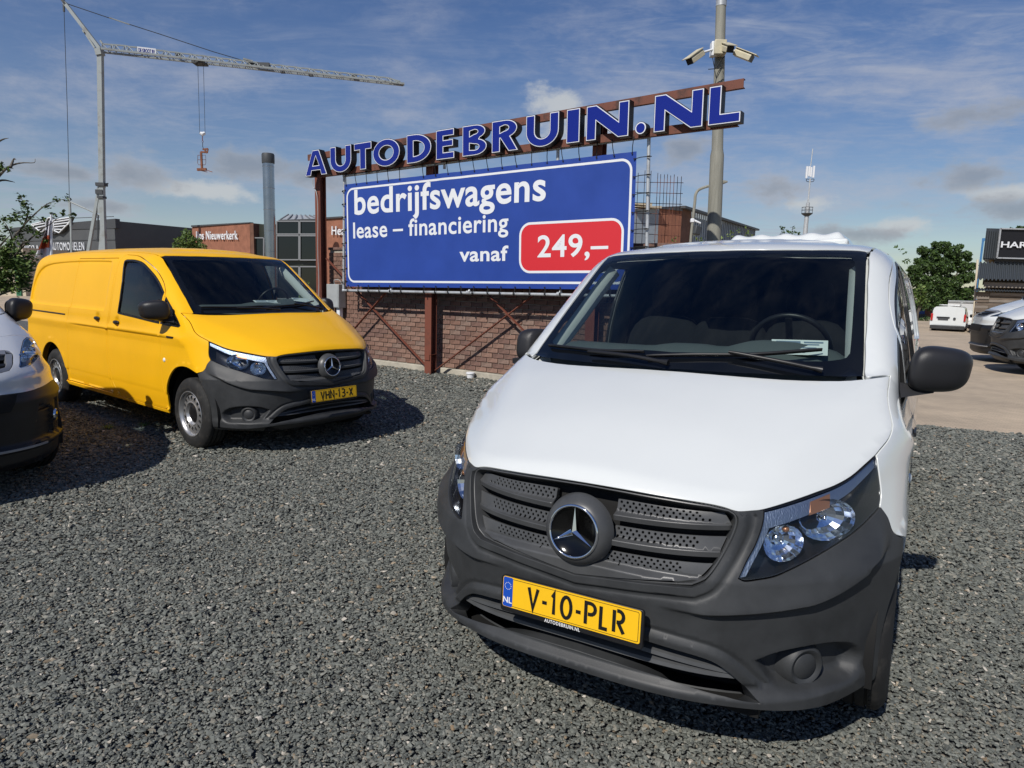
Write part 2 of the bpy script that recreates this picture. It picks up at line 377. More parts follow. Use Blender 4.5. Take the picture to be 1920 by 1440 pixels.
def inside(poly, Q):
    x, y = Q[:, 0], Q[:, 1]; r = np.zeros(len(Q), bool)
    a = poly; b = np.roll(poly, -1, 0)
    for i in range(len(a)):
        c = (a[i, 1] > y) != (b[i, 1] > y)
        if c.any():
            xi = a[i, 0] + (y - a[i, 1]) * (b[i, 0] - a[i, 0]) / (b[i, 1] - a[i, 1] + 1e-15); r ^= c & (x < xi)
    return r
def pdist(poly, Q):
    """distance from Q to a closed outline"""
    a = np.array(poly, float); b = np.roll(a, -1, 0); D = np.full(len(Q), 1e9)
    for i in range(len(a)):
        d = b[i] - a[i]; L2 = max(d @ d, 1e-12); t = np.clip(((Q - a[i]) @ d) / L2, 0, 1); c = a[i] + t[:, None] * d
        D = np.minimum(D, ((Q - c) ** 2).sum(1))
    return np.sqrt(D)
def panel_mesh(name, chart, outline, holes=(), sp=.03, disp=None, rim=.012, gap=.0, sgn=1, off=0., bsp=None, hsp=None, rimdir=None, hole_rim=None, f=f_van, lines=()):
    """cut a panel out of the surface: outline and holes in the chart's own (metric) coordinates"""
    out = dens(outline, bsp or sp)
    if area2(out) < 0: out = out[::-1]
    if gap: out = inset(out, gap)
    hs = []
    for h in holes:
        h = dens(h, hsp or bsp or sp); h = h[::-1] if area2(h) > 0 else h
        if gap: h = inset(h, -gap)
        hs.append(h)
    mn = out.min(0); mx = out.max(0); gx = np.arange(mn[0], mx[0], sp); gy = np.arange(mn[1], mx[1], sp * .866)
    X, Y_ = np.meshgrid(gx, gy); X = X + (np.arange(len(gy)) % 2)[:, None] * sp * .5; Q = np.stack([X.ravel(), Y_.ravel()], 1)
    k = inside(out, Q)
    for h in hs: k &= ~inside(h, Q)
    Q = Q[k]
    ls = []
    for l in lines:
        l = np.array(l, float); l2 = [l[0]]
        for a, b in zip(l[:-1], l[1:]):
            n = max(1, int(math.ceil(np.linalg.norm(b - a) / (bsp or sp)))); l2 += [a + (b - a) * k / n for k in range(1, n + 1)]
        l2 = np.array(l2); kk = inside(out, l2)
        for h in hs: kk &= ~inside(h, l2)
        D0 = np.full(len(l2), 1e9)
        for lp in [out] + hs: D0 = np.minimum(D0, np.sqrt(((l2[:, None] - lp[None]) ** 2).sum(-1)).min(1))
        kk &= D0 > .35 * (bsp or sp); run = []
        for v_, g_ in zip(l2, kk):
            if g_: run.append(v_)
            else:
                if len(run) > 1: ls.append(np.array(run))
                run = []
        if len(run) > 1: ls.append(np.array(run))
    if len(Q):
        B = np.concatenate([out] + hs + ls); dmin = np.full(len(Q), 1e9)
        for i in range(0, len(B), 256): dmin = np.minimum(dmin, np.sqrt(((Q[:, None, :] - B[None, i:i + 256, :]) ** 2).sum(-1)).min(1))
        Q = Q[dmin > .45 * sp]
    loops = [out] + hs; V = np.concatenate(loops + ls + [Q]); E_ = []; b = 0; idx = []
    for l in loops:
        n = len(l); E_ += [(b + i, b + (i + 1) % n) for i in range(n)]; idx.append(list(range(b, b + n))); b += n
    for l in ls: E_ += [(b + i, b + i + 1) for i in range(len(l) - 1)]; b += len(l)
    r = delaunay_2d_cdt([Vector(v) for v in V], E_, [], 0, 1e-6, True)
    V2 = np.array([tuple(v) for v in r[0]]); T = np.array([t for t in r[2] if len(t) == 3]); mp = {}
    for i, os_ in enumerate(r[3]):
        for o_ in os_: mp[o_] = i
    C = V2[T].mean(1); k = inside(out, C)
    for h in hs: k &= ~inside(h, C)
    T = T[k]
    def S(ab):
        P = chart(ab[:, 0], ab[:, 1])
        if off or disp is not None:
            N = grad(P, f); P = P + N * ((disp(P) if disp is not None else 0) + off)[..., None] if disp is not None else P + N * off
        return P
    P = S(V2)
    if disp is not None:
        e = 1.5e-3; Pa = S(V2 + [e, 0]); Pb = S(V2 + [0, e]); N = np.cross(Pa - P, Pb - P); N /= np.maximum(np.linalg.norm(N, axis=1, keepdims=True), 1e-12)
        G = grad(P, f); N *= np.sign((N * G).sum(1, keepdims=True) + 1e-12)
    else: N = grad(P, f)
    fn = np.cross(P[T[:, 1]] - P[T[:, 0]], P[T[:, 2]] - P[T[:, 0]]); fl = (fn * N[T[:, 0]]).sum(1) < 0; T[fl] = T[fl][:, ::-1]
    verts = [P]; norms = [N]; faces = [tuple(t) for t in T]; nv = len(P)
    if rim:
        for li, (l, ix) in enumerate(zip(loops, idx)):
            ii = np.array([mp.get(i, i) for i in ix]); n = len(ii); pb = V2[ii]
            t = np.roll(pb, -1, 0) - np.roll(pb, 1, 0); n2 = np.stack([t[:, 1], -t[:, 0]], 1); n2 /= np.maximum(np.linalg.norm(n2, axis=1, keepdims=True), 1e-9)
            Po = S(pb + n2 * 1.5e-3); o3 = Po - P[ii]; o3 -= N[ii] * (o3 * N[ii]).sum(1, keepdims=True); o3 /= np.maximum(np.linalg.norm(o3, axis=1, keepdims=True), 1e-9)
            rd = rim if li == 0 or hole_rim is None else hole_rim
            r1 = P[ii]; nn = N[ii] + o3 * .9; nn /= np.linalg.norm(nn, axis=1, keepdims=True)
            r2 = P[ii] - N[ii] * min(.003, rd) + o3 * .0012
            dv = (-N[ii] if rimdir is None else np.array(rimdir)[None, :].repeat(n, 0) * 1.0); r3 = r2 + dv * (rd - min(.003, rd)); 
            verts += [r1, r2, r2, r3]; norms += [nn, nn * .5 + o3 * .5, o3, o3]
            a, b_, c, d = nv, nv + n, nv + 2 * n, nv + 3 * n; nv += 4 * n
            for i in range(n):
                j = (i + 1) % n; 
                q1 = (a + i, a + j, b_ + j, b_ + i); q2 = (c + i, c + j, d + j, d + i)
                v0, v1, v3 = r1[i], r1[j], r2[i]; w = np.cross(v1 - v0, v3 - v0) @ o3[i]
                if w < 0: q1 = q1[::-1]; q2 = q2[::-1]
                faces += [q1, q2]
    P = np.concatenate(verts); N = np.concatenate(norms); N /= np.maximum(np.linalg.norm(N, axis=1, keepdims=True), 1e-12)
    if sgn < 0:
        P = P * [-1, 1, 1]; N = N * [-1, 1, 1]; faces = [q[::-1] for q in faces]
    me = bpy.data.meshes.new(name); me.from_pydata(P.tolist(), [], faces); me.polygons.foreach_set('use_smooth', [True] * len(me.polygons)); me.update()
    me.normals_split_custom_set_from_vertices([tuple(x) for x in N]); return me
KB = .9                       # metric factor of chart B's angle
def cB(y, s): return chartB(y, s / KB)
def tB(pts):
    P = np.array(pts, float); q = toB(P); return np.stack([q[:, 0], q[:, 1] * KB], 1)
def tA(pts): return toA(np.array(pts, float))
def surf_z(xy, ztop=2.4):
    xy = np.array(xy, float); o = np.concatenate([xy, np.full((len(xy), 1), ztop)], 1); return solve(o, np.array([[0, 0, -1.]]).repeat(len(xy), 0), 0, 1.9, n=90)[0]
def surf_x(yz):
    yz = np.array(yz, float); o = np.concatenate([np.full((len(yz), 1), 1.3), yz], 1); return solve(o, np.array([[-1., 0, 0]]).repeat(len(yz), 0), 0, 1.2)[0]
def surf_y(xz):
    xz = np.array(xz, float); o = np.stack([xz[:, 0], np.full(len(xz), -.6), xz[:, 1]], 1); return solve(o, np.array([[0, 1., 0]]).repeat(len(xz), 0), 0, 2.6, n=120)[0]
# ---------------------------------------------------------------- materials used by the vans
mat('white_paint', (.650, .672, .660), .22, coat=1., coat_rough=.02, noise=.012, nscale=2.)
mat('yellow_paint', (.84, .445, .007), .45, coat=.22, coat_rough=.04, spec=.2, noise=.03, nscale=1.6)
mat('silver_white_paint', (.64, .66, .68), .25, coat=1., coat_rough=.02)
mat('bumper_plastic', (.036, .038, .040), .50, spec=.45, noise=.22, nscale=5., bump=.10, bscale=900., rvar=.06)
mat('grille_plastic', (.062, .064, .066), .36, spec=.5, noise=.15, nscale=7., bump=.06, bscale=900.)
mat('black_plastic', (.010, .010, .011), .42, noise=.2)
mat('matt_black', (.004, .004, .004), .8)
mat('mirror_plastic', (.016, .016, .018), .42, bump=.12, bscale=1200.)
mat('rubber', (.014, .014, .014), .75, noise=.35, nscale=14., dirt=(.045, .042, .038))
mat('frit', (.004, .005, .007), .09, spec=.5)
mat('chrome', (.82, .84, .86), .07, metal=1.)
mat('lamp_chrome', (.75, .80, .86), .12, metal=1.)
mat('lamp_strip', (.30, .35, .43), .46, metal=1., bump=.35, bscale=20., nstretch=(10, 10, .5))
mat('lamp_black', (.012, .012, .014), .2)
mat('amber', (.34, .16, .08), .3, spec=.6, metal=.5)
mat('bowl_black', (.003, .003, .003), .12)
mat('rim_silver', (.46, .46, .46), .35, metal=.75, noise=.08, nscale=6.)
mat('plate_yellow', (.87, .50, .012), .42, noise=.02)
mat('plate_blue', (.01, .07, .42), .4)
mat('black_ink', (.006, .006, .006), .5)
mat('white_ink', (.78, .78, .78), .5)
mat('paper', (.72, .76, .74), .7)
mat('paper_print', (.16, .22, .30), .7)
mat('trim_grey', (.55, .57, .55), .85, bump=.2, bscale=300.)
mat('dash', (.085, .100, .100), .7, bump=.2, bscale=500.)
mat('seat_cloth', (.004, .004, .005), .9)
mat('bulkhead', (.008, .009, .011), .8)
mat('mirror_glass', (.9, .9, .9), .02, metal=1.)
glass('windscreen_glass', (.74, .82, .80), .08)
glass('side_glass', (.62, .68, .70), .12)
glass('lamp_glass', (.95, .97, 1.), .02)
M = MATS

# ---------------------------------------------------------------- outlines, van's left side, metres (x across, y back from the nose, z up)
HL_TOP = [(.571, .189, .915), (.619, .241, .927), (.671, .308, .941), (.713, .368, .953), (.753, .428, .964), (.792, .503, .982), (.823, .584, 1.008), (.854, .663, 1.034)]
HL_OUT = [(.854, .663, 1.034), (.864, .645, .992), (.877, .632, .936), (.883, .617, .9), (.881, .591, .868)]
HL_BOT = [(.881, .591, .868), (.849, .502, .837), (.814, .423, .811), (.763, .327, .783), (.711, .249, .757), (.660, .186, .733), (.620, .150, .717), (.578, .116, .709), (.545, .094, .704), (.525, .087, .712)]
HL_IN = [(.525, .087, .712), (.542, .112, .763), (.560, .138, .808), (.571, .160, .854), (.573, .178, .890), (.571, .189, .915)]
HEADLIGHT = chain(cat(HL_TOP, 3), cat(HL_OUT, 3), cat(HL_BOT, 3), cat(HL_IN, 3))
FEND_BUMP = [(.881, .591, .868), (.904, .612, .829), (.922, .617, .792), (.940, .636, .763), (.961, .690, .742)]
GR_TOP = [(0, .066, .938), (.15, .069, .936), (.30, .084, .931), (.42, .112, .924), (.478, .130, .914)]
GR_SIDE = [(.478, .130, .914), (.499, .132, .900), (.505, .126, .872), (.492, .108, .822), (.466, .075, .755), (.434, .050, .702), (.395, .038, .676)]
GR_BOT = [(.395, .038, .676), (.25, .015, .659), (.10, .01, .645), (0, .01, .634)]
GRILLE_H = chain(GR_TOP, cat(GR_SIDE, 4), GR_BOT)
def full(h): return h + [(-p[0],) + tuple(p[1:]) for p in reversed(h) if abs(p[0]) > 1e-6]
GRILLE = full(GRILLE_H)
LOW_H = chain([(0, .03, .468), (.15, .03, .466)], cat([(.15, .03, .466), (.30, .037, .455), (.438, .067, .434), (.498, .091, .401), (.545, .115, .355), (.592, .14, .306)], 4), [(.592, .14, .306), (.50, .09, .322), (.30, .04, .341), (.15, .03, .346), (0, .03, .348)])
LOW = full(LOW_H)
FOG = chain(cat([(.575, .121, .430), (.651, .181, .462), (.755, .286, .470), (.833, .399, .448), (.872, .463, .398), (.870, .455, .345), (.842, .415, .305), (.763, .302, .308), (.680, .182, .318), (.625, .153, .345), (.575, .121, .430)], 4))
HOOD_SIDE = [(.854, .663, 1.034), (.868, .70, 1.05), (.892, .776, 1.08), (.892, .854, 1.12), (.880, .993, 1.21), (.861, 1.148, 1.268)]
ARCH_F = [(.961, .690, .742), (.965, .76, .760), (.965, .868, .781), (.965, .997, .777), (.965, 1.118, .742), (.965, 1.226, .662), (.96, 1.292, .563), (.955, 1.312, .437), (.92, 1.318, .285)]
ARCH_FB = [(.961, .690, .742), (.962, .655, .690), (.950, .605, .607), (.930, .572, .528), (.918, .556, .433), (.912, .552, .330), (.895, .550, .235)]
YR = .895 + WHEELBASE
ARCH_R = [(.93, YR - .42 * math.cos(R(a)), .345 + .42 * math.sin(R(a))) for a in np.linspace(-7, 187, 19)]
GL_SIDE = [(.775, 1.065, 1.262), (.752, 1.25, 1.40), (.733, 1.42, 1.52), (.715, 1.60, 1.65), (.697, 1.79, 1.775)]
SEAM_X = .712
DOORWIN = chain(cat([(.83, 1.475, 1.452), (.84, 1.621, 1.564), (.83, 1.777, 1.654), (.82, 1.979, 1.735), (.81, 2.198, 1.768), (.81, 2.40, 1.772)], 4), [(.81, 2.44, 1.760), (.88, 2.388, 1.538), (.91, 2.380, 1.355), (.93, 2.395, 1.210), (.935, 2.37, 1.204)], [(.93, 1.62, 1.158), (.93, 1.475, 1.150)])
QUARTER = [(.87, 1.425, 1.412), (.875, 1.281, 1.312), (.915, 1.075, 1.150), (.915, 1.10, 1.137), (.93, 1.425, 1.146)]
DOOR = chain([(.93, 1.447, 1.155), (.95, 1.430, 1.10)], cat([(.95, 1.430, 1.10), (.96, 1.416, 1.0), (.965, 1.412, .82), (.96, 1.395, .60), (.95, 1.352, .44), (.93, 1.345, .335)], 4), [(.93, 1.38, .322), (.93, 2.48, .322)],
             cat([(.93, 2.50, .33), (.955, 2.60, .46), (.963, 2.62, .62), (.965, 2.640, .87), (.962, 2.630, 1.046), (.94, 2.580, 1.20), (.91, 2.565, 1.40), (.87, 2.56, 1.56), (.82, 2.555, 1.74)], 4), [(.80, 2.53, 1.81)],
             cat([(.78, 2.49, 1.826), (.77, 2.154, 1.805), (.79, 1.822, 1.715), (.815, 1.60, 1.585), (.84, 1.475, 1.475), (.86, 1.447, 1.430)], 4))
SLIDE = chain([(.93, 2.62, .33)] , cat([(.95, 2.66, .46), (.963, 2.672, .62), (.965, 2.682, .87), (.962, 2.668, 1.046), (.94, 2.612, 1.20), (.91, 2.600, 1.40), (.85, 2.60, 1.62), (.79, 2.62, 1.79)], 4),
              [(.79, 3.70, 1.785), (.92, 3.72, 1.30), (.94, 3.745, 1.19), (.962, 3.80, 1.03)], cat([(.962, 3.80, 1.03), (.965, 3.80, .82), (.96, 3.82, .62), (.95, 3.87, .46), (.93, 3.93, .33)], 4))
RECESS = chain(cat([(2.72, 1.70), (2.75, 1.745), (2.85, 1.765), (3.7, 1.765), (4.5, 1.735), (4.86, 1.66), (5.02, 1.50), (5.07, 1.30), (5.06, 1.24), (4.98, 1.215)], 3), [(2.76, 1.215), (2.715, 1.26)])
HANDLES = ((2.403, 1.112), (2.907, 1.130))
def d_side(P):
    x, y, z = np.abs(P[:, 0]), P[:, 1], P[:, 2]; yz = np.stack([y, z], 1); d = np.zeros(len(P))
    for cy in (.885, YR):
        r = np.hypot(y - cy, z - .345); d += .007 * (1 - smooth((r - .46) / .035)) * (z > .3) * (x > .8)
    k = inside(np.array(RECESS), yz) & (x > .6); dd = pdist(RECESS, yz); d -= np.where(k, .020 * smooth(dd / .018), 0)
    d -= .008 * smooth((.49 - z) / .02) * (x > .8)
    d -= .012 * np.where(z < 1.03, np.exp(-(1.03 - z) / .13), 0) * smooth((1.032 - z) / .012) * smooth((y - 1.0) / .45) * smooth((YR - .5 - y) / .5) * (x > .8)
    d += .022 * smooth((.334 - z) / .008) * (x > .8)
    for hy, hz in HANDLES: d -= .016 * (1 - smooth((np.hypot(y - hy, z - hz) - .044) / .014)) * (x > .8)
    return d
def d_roof(P):
    x, y = np.abs(P[:, 0]), P[:, 1]; e = np.minimum(np.minimum((.50 - x), (y - 2.02 - .35 * np.maximum(0, x - .25))), 5.0 - y)
    d = .012 * smooth(e / .03); d += np.where(y > 2.15, .004 * (np.sin(x * 42) > .2), 0) * smooth((y - 2.15) / .05) * (x < .46)
    return d
def d_bump(P):
    x, z = np.abs(P[:, 0]), P[:, 2]; xz = np.stack([x, z], 1)
    zc = .597 + .030 * np.clip((x - .43) / .26, 0, 1) + .125 * np.clip((x - .694) / .22, 0, 1) ** 1.6
    t = z - zc; w = smooth((x - .26) / .22) * (1 - smooth((x - .87) / .06)); ins = inside(np.array(GRILLE)[:, [0, 2]], xz)
    d = w * .032 * np.where(t > 0, np.exp(-(np.maximum(t, 0) / .085) ** 1.3), 1 - smooth(-t / .022)) 
    dg = pdist([(p[0], p[2]) for p in GRILLE], xz); low = (z < .90)
    d += np.where(low & ~ins, .012 * (1 - smooth((dg - .024) / .010)) - .004 * np.exp(-((dg - .042) / .008) ** 2), 0)
    dl = pdist([(p[0], p[2]) for p in LOW], xz); up = smooth((z - .33) / .03) * (z < .56) * (x < .66)
    d += up * (.014 * (1 - smooth((dl - .026) / .012)) - .006 * np.exp(-((dl - .044) / .006) ** 2)) 
    # chin ledge
    ze = .302 - .03 * smooth((x - .45) / .35); q = smooth((.97 - x) / .3)
    d += q * .038 * smooth((.352 - z) / .045) * smooth((z - (ze - .022)) / .016) - q * .018 * smooth((ze - .012 - z) / .02)
    fo = np.array([(p[0], p[2]) for p in FOG]); k = inside(fo, xz); df = pdist(fo, xz)
    d += np.where(k, -.055 * smooth(df / .035), 0)
    return d
FOGC = (.728, .383)
def rrect(w, h, r, n=4):
    out = []
    for cx, cy, a in ((w / 2 - r, h / 2 - r, 0), (-w / 2 + r, h / 2 - r, 90), (-w / 2 + r, -h / 2 + r, 180), (w / 2 - r, -h / 2 + r, 270)):
        out += [(cx + r * math.cos(R(a + 90 * i / n)), cy + r * math.sin(R(a + 90 * i / n))) for i in range(n + 1)]
    return out
def frame_at(P, N, up=(0, 0, 1)):
    N = Vector(N).normalized(); X = Vector(up).cross(N).normalized(); Y_ = N.cross(X); Mx = Matrix((X, Y_, N)).transposed().to_4x4(); Mx.translation = Vector(P); return Mx

def tS(pts):   # side-view outline (y, z) dropped onto the flank
    return tB(surf_x([(p[-2], p[-1]) for p in pts]))
def van_meshes():
    """every mesh of the van, built once and shared by the two panel vans"""
    D = {}
    # hood
    hf = [tuple(v) for v in surf_y(cat([(0, .938), (.15, .9375), (.30, .934), (.40, .929), (.455, .922), (.490, .912), (.500, .908)], 6))]
    hh = chain(hf, cat([hf[-1], (.535, .165, .910)] + HL_TOP, 3), cat(HOOD_SIDE, 3),
               [(.83, 1.10, 1.265), (.79, 1.055, 1.262)], cat([(.79, 1.055, 1.262), (.70, .985, 1.262), (.5, .905, 1.262), (.25, .858, 1.262), (0, .845, 1.262)], 3))
    D['hood'] = panel_mesh('hood', cB, tB(full(hh)), sp=.028, bsp=.018, gap=.0030, rim=.022)
    # windscreen: glass with a printed black border
    gb = [(0, .874, 0), (.25, .895, 0), (.5, .960, 0), (.70, 1.042, 0)]
    gs = [(.768, 1.078, 0)] + [(p[0] - .002, p[1], 0) for p in GL_SIDE[1:]] + [(.699, 1.828, 0)]
    gt = [(.684, 1.844, 0), (.45, 1.752, 0), (.23, 1.70, 0), (0, 1.682, 0)]
    def on(pts): q = surf_z([p[:2] for p in pts]); return [tuple(v) for v in q]
    g_out = full([tuple(v) for v in surf_z([p[:2] for p in chain(cat(gb, 3), cat(gs, 3), cat(gt, 3))])])
    ib = [(0, .965, 0), (.3, .99, 0), (.55, 1.05, 0), (.68, 1.12, 0), (.706, 1.165, 0)]
    is_ = [(.706, 1.165, 0), (.700, 1.25, 0), (.685, 1.42, 0), (.668, 1.60, 0), (.655, 1.71, 0)]
    it = [(.655, 1.71, 0), (.630, 1.745, 0), (.57, 1.73, 0), (.30, 1.675, 0), (.15, 1.66, 0), (.12, 1.61, 0), (0, 1.60, 0)]
    g_in = full([tuple(v) for v in surf_z([p[:2] for p in chain(cat(ib, 3), cat(is_, 3), it)])])
    D['windscreen'] = panel_mesh('windscreen', cB, tB(g_in), sp=.05, bsp=.025, rim=0, off=-.003)
    D['frit'] = panel_mesh('frit', cB, tB(g_out), holes=[tB(g_in)], sp=.04, bsp=.02, rim=0, off=-.0028)
    # roof
    yb = np.linspace(1.93, 5.12, 14); roof_h = [(0, 1.688, 0), (.23, 1.706, 0), (.45, 1.758, 0), (.66, 1.842, 0), (.692, 1.846, 0), (SEAM_X - .006, 1.868, 0)] + [(SEAM_X - .006 - .012 * smooth(np.array((y - 4.2) / 1.)), y, 0) for y in yb] + [(.6, 5.15, 0), (.3, 5.17, 0), (0, 5.18, 0)]
    roof = full([tuple(v) for v in surf_z([p[:2] for p in roof_h])])
    D['roof'] = panel_mesh('roof', cB, tB(roof), sp=.045, bsp=.03, disp=d_roof, rim=.012, gap=.0015)
    # side wall: fender, pillar, rail and rear quarter in one pressing with the two doors cut out
    seam = [tuple(v) for v in surf_z([(SEAM_X, y) for y in [1.88] + list(yb)])]
    s1 = cat(HOOD_SIDE, 3); s2 = [(.861, 1.148, 1.268), (.80, 1.085, 1.266)]; s3 = [(p[0] + .003, p[1], p[2]) for p in GL_SIDE] + [(.704, 1.838, 1.80), (.708, 1.862, 1.818)]
    rear = [tuple(v) for v in surf_x([(5.13, 1.72), (5.16, 1.5), (5.19, 1.2), (5.21, .9), (5.20, .6), (5.18, .29)])]
    rear_li = rear[:4]
    sx = lambda L_: [tuple(v) for v in surf_x([(p[1], p[2]) for p in L_])]
    bot = sx([(0, YR + .43, .29)]); sill = sx([(0, YR - .43, .285), (0, 3.0, .285), (0, 2.0, .285), (0, 1.33, .285)])
    side = chain(s1, s2, s3, seam, rear, bot, sx(list(reversed(ARCH_R))), sill, list(reversed(cat(ARCH_F, 3))), list(reversed(cat(FEND_BUMP, 3))), list(reversed(cat(HL_OUT, 3))))
    circ = lambda cy, cz, r, n=20: [(cy + r * math.cos(2 * math.pi * i / n), cz + r * math.sin(2 * math.pi * i / n)) for i in range(n + 1)]
    SL = [tS(l) for l in ([(y, z) for y in np.linspace(.62, 5.15, 60)] for z in (1.031, 1.018, .97, 1.088, .49, .47, .336, .324))]
    SL += [tS(circ(hy, hz, r)) for hy, hz in HANDLES for r in (.058, .046)] + [tS(dens(RECESS, .03)), tS(inset(dens(RECESS, .03), .009)), tS(inset(dens(RECESS, .03), .018))]
    SL += [tS([(cy + r * math.cos(a), .345 + r * math.sin(a)) for a in np.linspace(.15, 2.99, 40)]) for cy in (.885, YR) for r in (.46, .495)]
    for s, sn in ((1, 'L'), (-1, 'R')):
        D['body_side' + sn] = panel_mesh('body_side', cB, tB(side), holes=[tS(DOOR), tS(SLIDE), tS(QUARTER)], sp=.032, bsp=.022, disp=d_side, gap=.0036, rim=.016, sgn=s, lines=SL)
        D['door' + sn] = panel_mesh('door', cB, tS(DOOR), holes=[tS(DOORWIN)], sp=.03, bsp=.02, disp=d_side, gap=.0036, rim=.016, sgn=s, lines=SL)
        D['slide' + sn] = panel_mesh('sliding_door', cB, tS(SLIDE), sp=.03, bsp=.02, disp=d_side, gap=.0036, rim=.014, sgn=s, lines=SL)
        D['side_glass' + sn] = panel_mesh('side_window', cB, tS(DOORWIN), sp=.07, bsp=.03, rim=0, off=-.012, gap=-.004, sgn=s)
        D['quarter_glass' + sn] = panel_mesh('quarter_window', cB, tS(QUARTER), sp=.05, bsp=.03, rim=0, off=-.010, gap=-.003, sgn=s)
        w = inset(dens(tS(DOORWIN), .02), .013); D['seal' + sn] = panel_mesh('window_seal', cB, tS(DOORWIN), holes=[w], sp=.02, bsp=.02, off=.001, rim=.012, gap=.0006, sgn=s)
        q = inset(dens(tS(QUARTER), .02), .012); D['qseal' + sn] = panel_mesh('window_seal', cB, tS(QUARTER), holes=[q], sp=.02, bsp=.02, off=.001, rim=.012, gap=.0006, sgn=s)
        # inside lining of side and pillar
        li = chain([(.80, 1.09, 1.25)], s3, seam, rear_li, [(.95, 3.0, .95), (.95, 1.15, .95)])
        D['lining' + sn] = panel_mesh('lining', cB, tB(li), holes=[tS(DOORWIN), tS(QUARTER)], sp=.10, bsp=.05, off=-.032, rim=0, sgn=s)
        # headlight
        hl2 = tA(HEADLIGHT)
        D['lens' + sn] = panel_mesh('lens', chartA, hl2, sp=.035, bsp=.018, rim=0, off=-.001, gap=.003, sgn=s)
        D['hl_house' + sn] = panel_mesh('lamp_housing', chartA, hl2, holes=[inset(dens(hl2, .015), .006)], sp=.02, bsp=.015, rim=.09, off=-.002, gap=.0022, sgn=s, hole_rim=.085)
        D['hl_back' + sn] = panel_mesh('lamp_back', chartA, hl2, sp=.05, bsp=.02, rim=0, off=-.082, gap=-.01, sgn=s)
        # bright reflector strip under the hood edge
        up = cat(HL_TOP, 3); st = [(p[0] - .004, p[1] - .004, p[2] - .010) for p in up]; lo = [(p[0] + .0, p[1] - .02, p[2] - (.062 - .026 * i / len(up))) for i, p in enumerate(up)]
        rib = lambda P: 0 * P[:, 0] - .010
        D['hl_strip' + sn] = panel_mesh('reflector_strip', chartA, tA(chain(st, list(reversed(lo)))), sp=.010, bsp=.010, disp=rib, rim=.02, sgn=s)
        ar = [(.688, .33, .928), (.742, .40, .944), (.742, .38, .903), (.688, .31, .889)]
        D['hl_amber' + sn] = panel_mesh('indicator_segment', chartA, tA(ar), sp=.012, bsp=.012, disp=lambda P: rib(P) + .0018, rim=.006, sgn=s)
        ins_ = [(.530, .092, .712), (.548, .118, .763), (.566, .144, .808), (.577, .168, .854), (.580, .186, .890), (.600, .20, .885), (.594, .18, .85), (.580, .15, .80), (.562, .12, .752), (.549, .10, .716)]
        D['hl_edge' + sn] = panel_mesh('reflector_strip', chartA, tA(ins_), sp=.012, bsp=.010, disp=lambda P: 0 * P[:, 2] - .012, rim=.02, sgn=s)
        # wheel house
        for ci, cy in enumerate((.895, YR)):
            mb = MB(); n = 18; vs = []
            for i in range(n + 1):
                a = R(-12 + 204 * i / n); c = (math.cos(a), math.sin(a))
                for x in (.905, .55): vs.append((x * s, cy + .43 * c[0], .345 + .43 * c[1]))
            mb.add(vs, [(2 * i, 2 * i + 1, 2 * i + 3, 2 * i + 2) for i in range(n)], 0, True); 
            D['arch%d' % ci + sn] = mb.mesh('wheel_house')
        # light trim along the inside of the screen pillar
        gp_ = cat(GL_SIDE, 4); mb = MB(); vs = []
        for q in gp_: vs += [((q[0] - .030) * s, q[1] + .01, q[2] - .022), ((q[0] - .075) * s, q[1] + .015, q[2] - .055), ((q[0] - .060) * s, q[1] + .09, q[2] - .075)]
        mb.add(vs, [(3 * i + j, 3 * i + j + 1, 3 * i + j + 4, 3 * i + j + 3) for i in range(len(gp_) - 1) for j in (0, 1)], 0, True); D['pillar' + sn] = mb.mesh('pillar_trim')
    # rear end
    rr = chain([(0, 5.2, 1.84), (.55, 5.2, 1.82), (.70, 5.2, 1.74), (.80, 5.2, 1.5), (.86, 5.2, 1.2), (.89, 5.21, .9), (.89, 5.2, .5), (.87, 5.2, .3), (0, 5.2, .3)])
    rr = full(rr); q = np.array(rr); q2 = np.stack([np.arctan2(q[:, 0], q[:, 1] - 4.6), q[:, 2]], 1)
    D['rear'] = panel_mesh('rear_doors', chartC, q2, sp=.08, bsp=.04, rim=.02)
    # bumper
    bh = chain([(0, .066, .640)] if False else [], [(.484, .131, .916), (.505, .140, .913), (.567, .183, .914)], cat(list(reversed(HL_IN)), 3), list(reversed(cat(HL_BOT, 3))), cat(FEND_BUMP, 3), cat(ARCH_FB, 3),
               cat([(.895, .550, .235), (.82, .38, .222), (.70, .24, .212), (.5, .13, .205), (.25, .1, .202), (0, .1, .202)], 3))
    # closed around the grille: the opening is part of the outer outline at the hood edge, so the outline runs along the grille
    gl = cat(GR_SIDE, 4); inner = chain([(0, .01, .634)] + list(reversed(GR_BOT[:-1])), list(reversed(gl)))
    half = chain(inner, bh); allp = half + [(-p[0], p[1], p[2]) for p in reversed(half) if abs(p[0]) > 1e-6]
    def xzl(l, both=True): l = [(p[0], p[1]) for p in l]; return [tA(surf_y(l)), tA(surf_y([(-a, b) for a, b in l]))]
    zcf = lambda x: .597 + .030 * min(max((x - .43) / .26, 0), 1) + .125 * min(max((x - .694) / .22, 0), 1) ** 1.6
    BL = []
    for dz in (.0, -.011, -.022, .04): BL += xzl([(x, zcf(x) + dz) for x in np.linspace(.24, .925, 50)])
    g2 = np.array(GRILLE)[:, [0, 2]]; g2 = dens(g2, .01); l2 = dens(np.array(LOW)[:, [0, 2]], .01)
    for o_ in (.012, .024, .034, .042, .050): q = inset(g2, -o_); q = q[q[:, 1] < .905]; q = q[np.argsort(np.arctan2(q[:, 0], -(q[:, 1] - .85)))]; BL.append(tA(surf_y(q)))
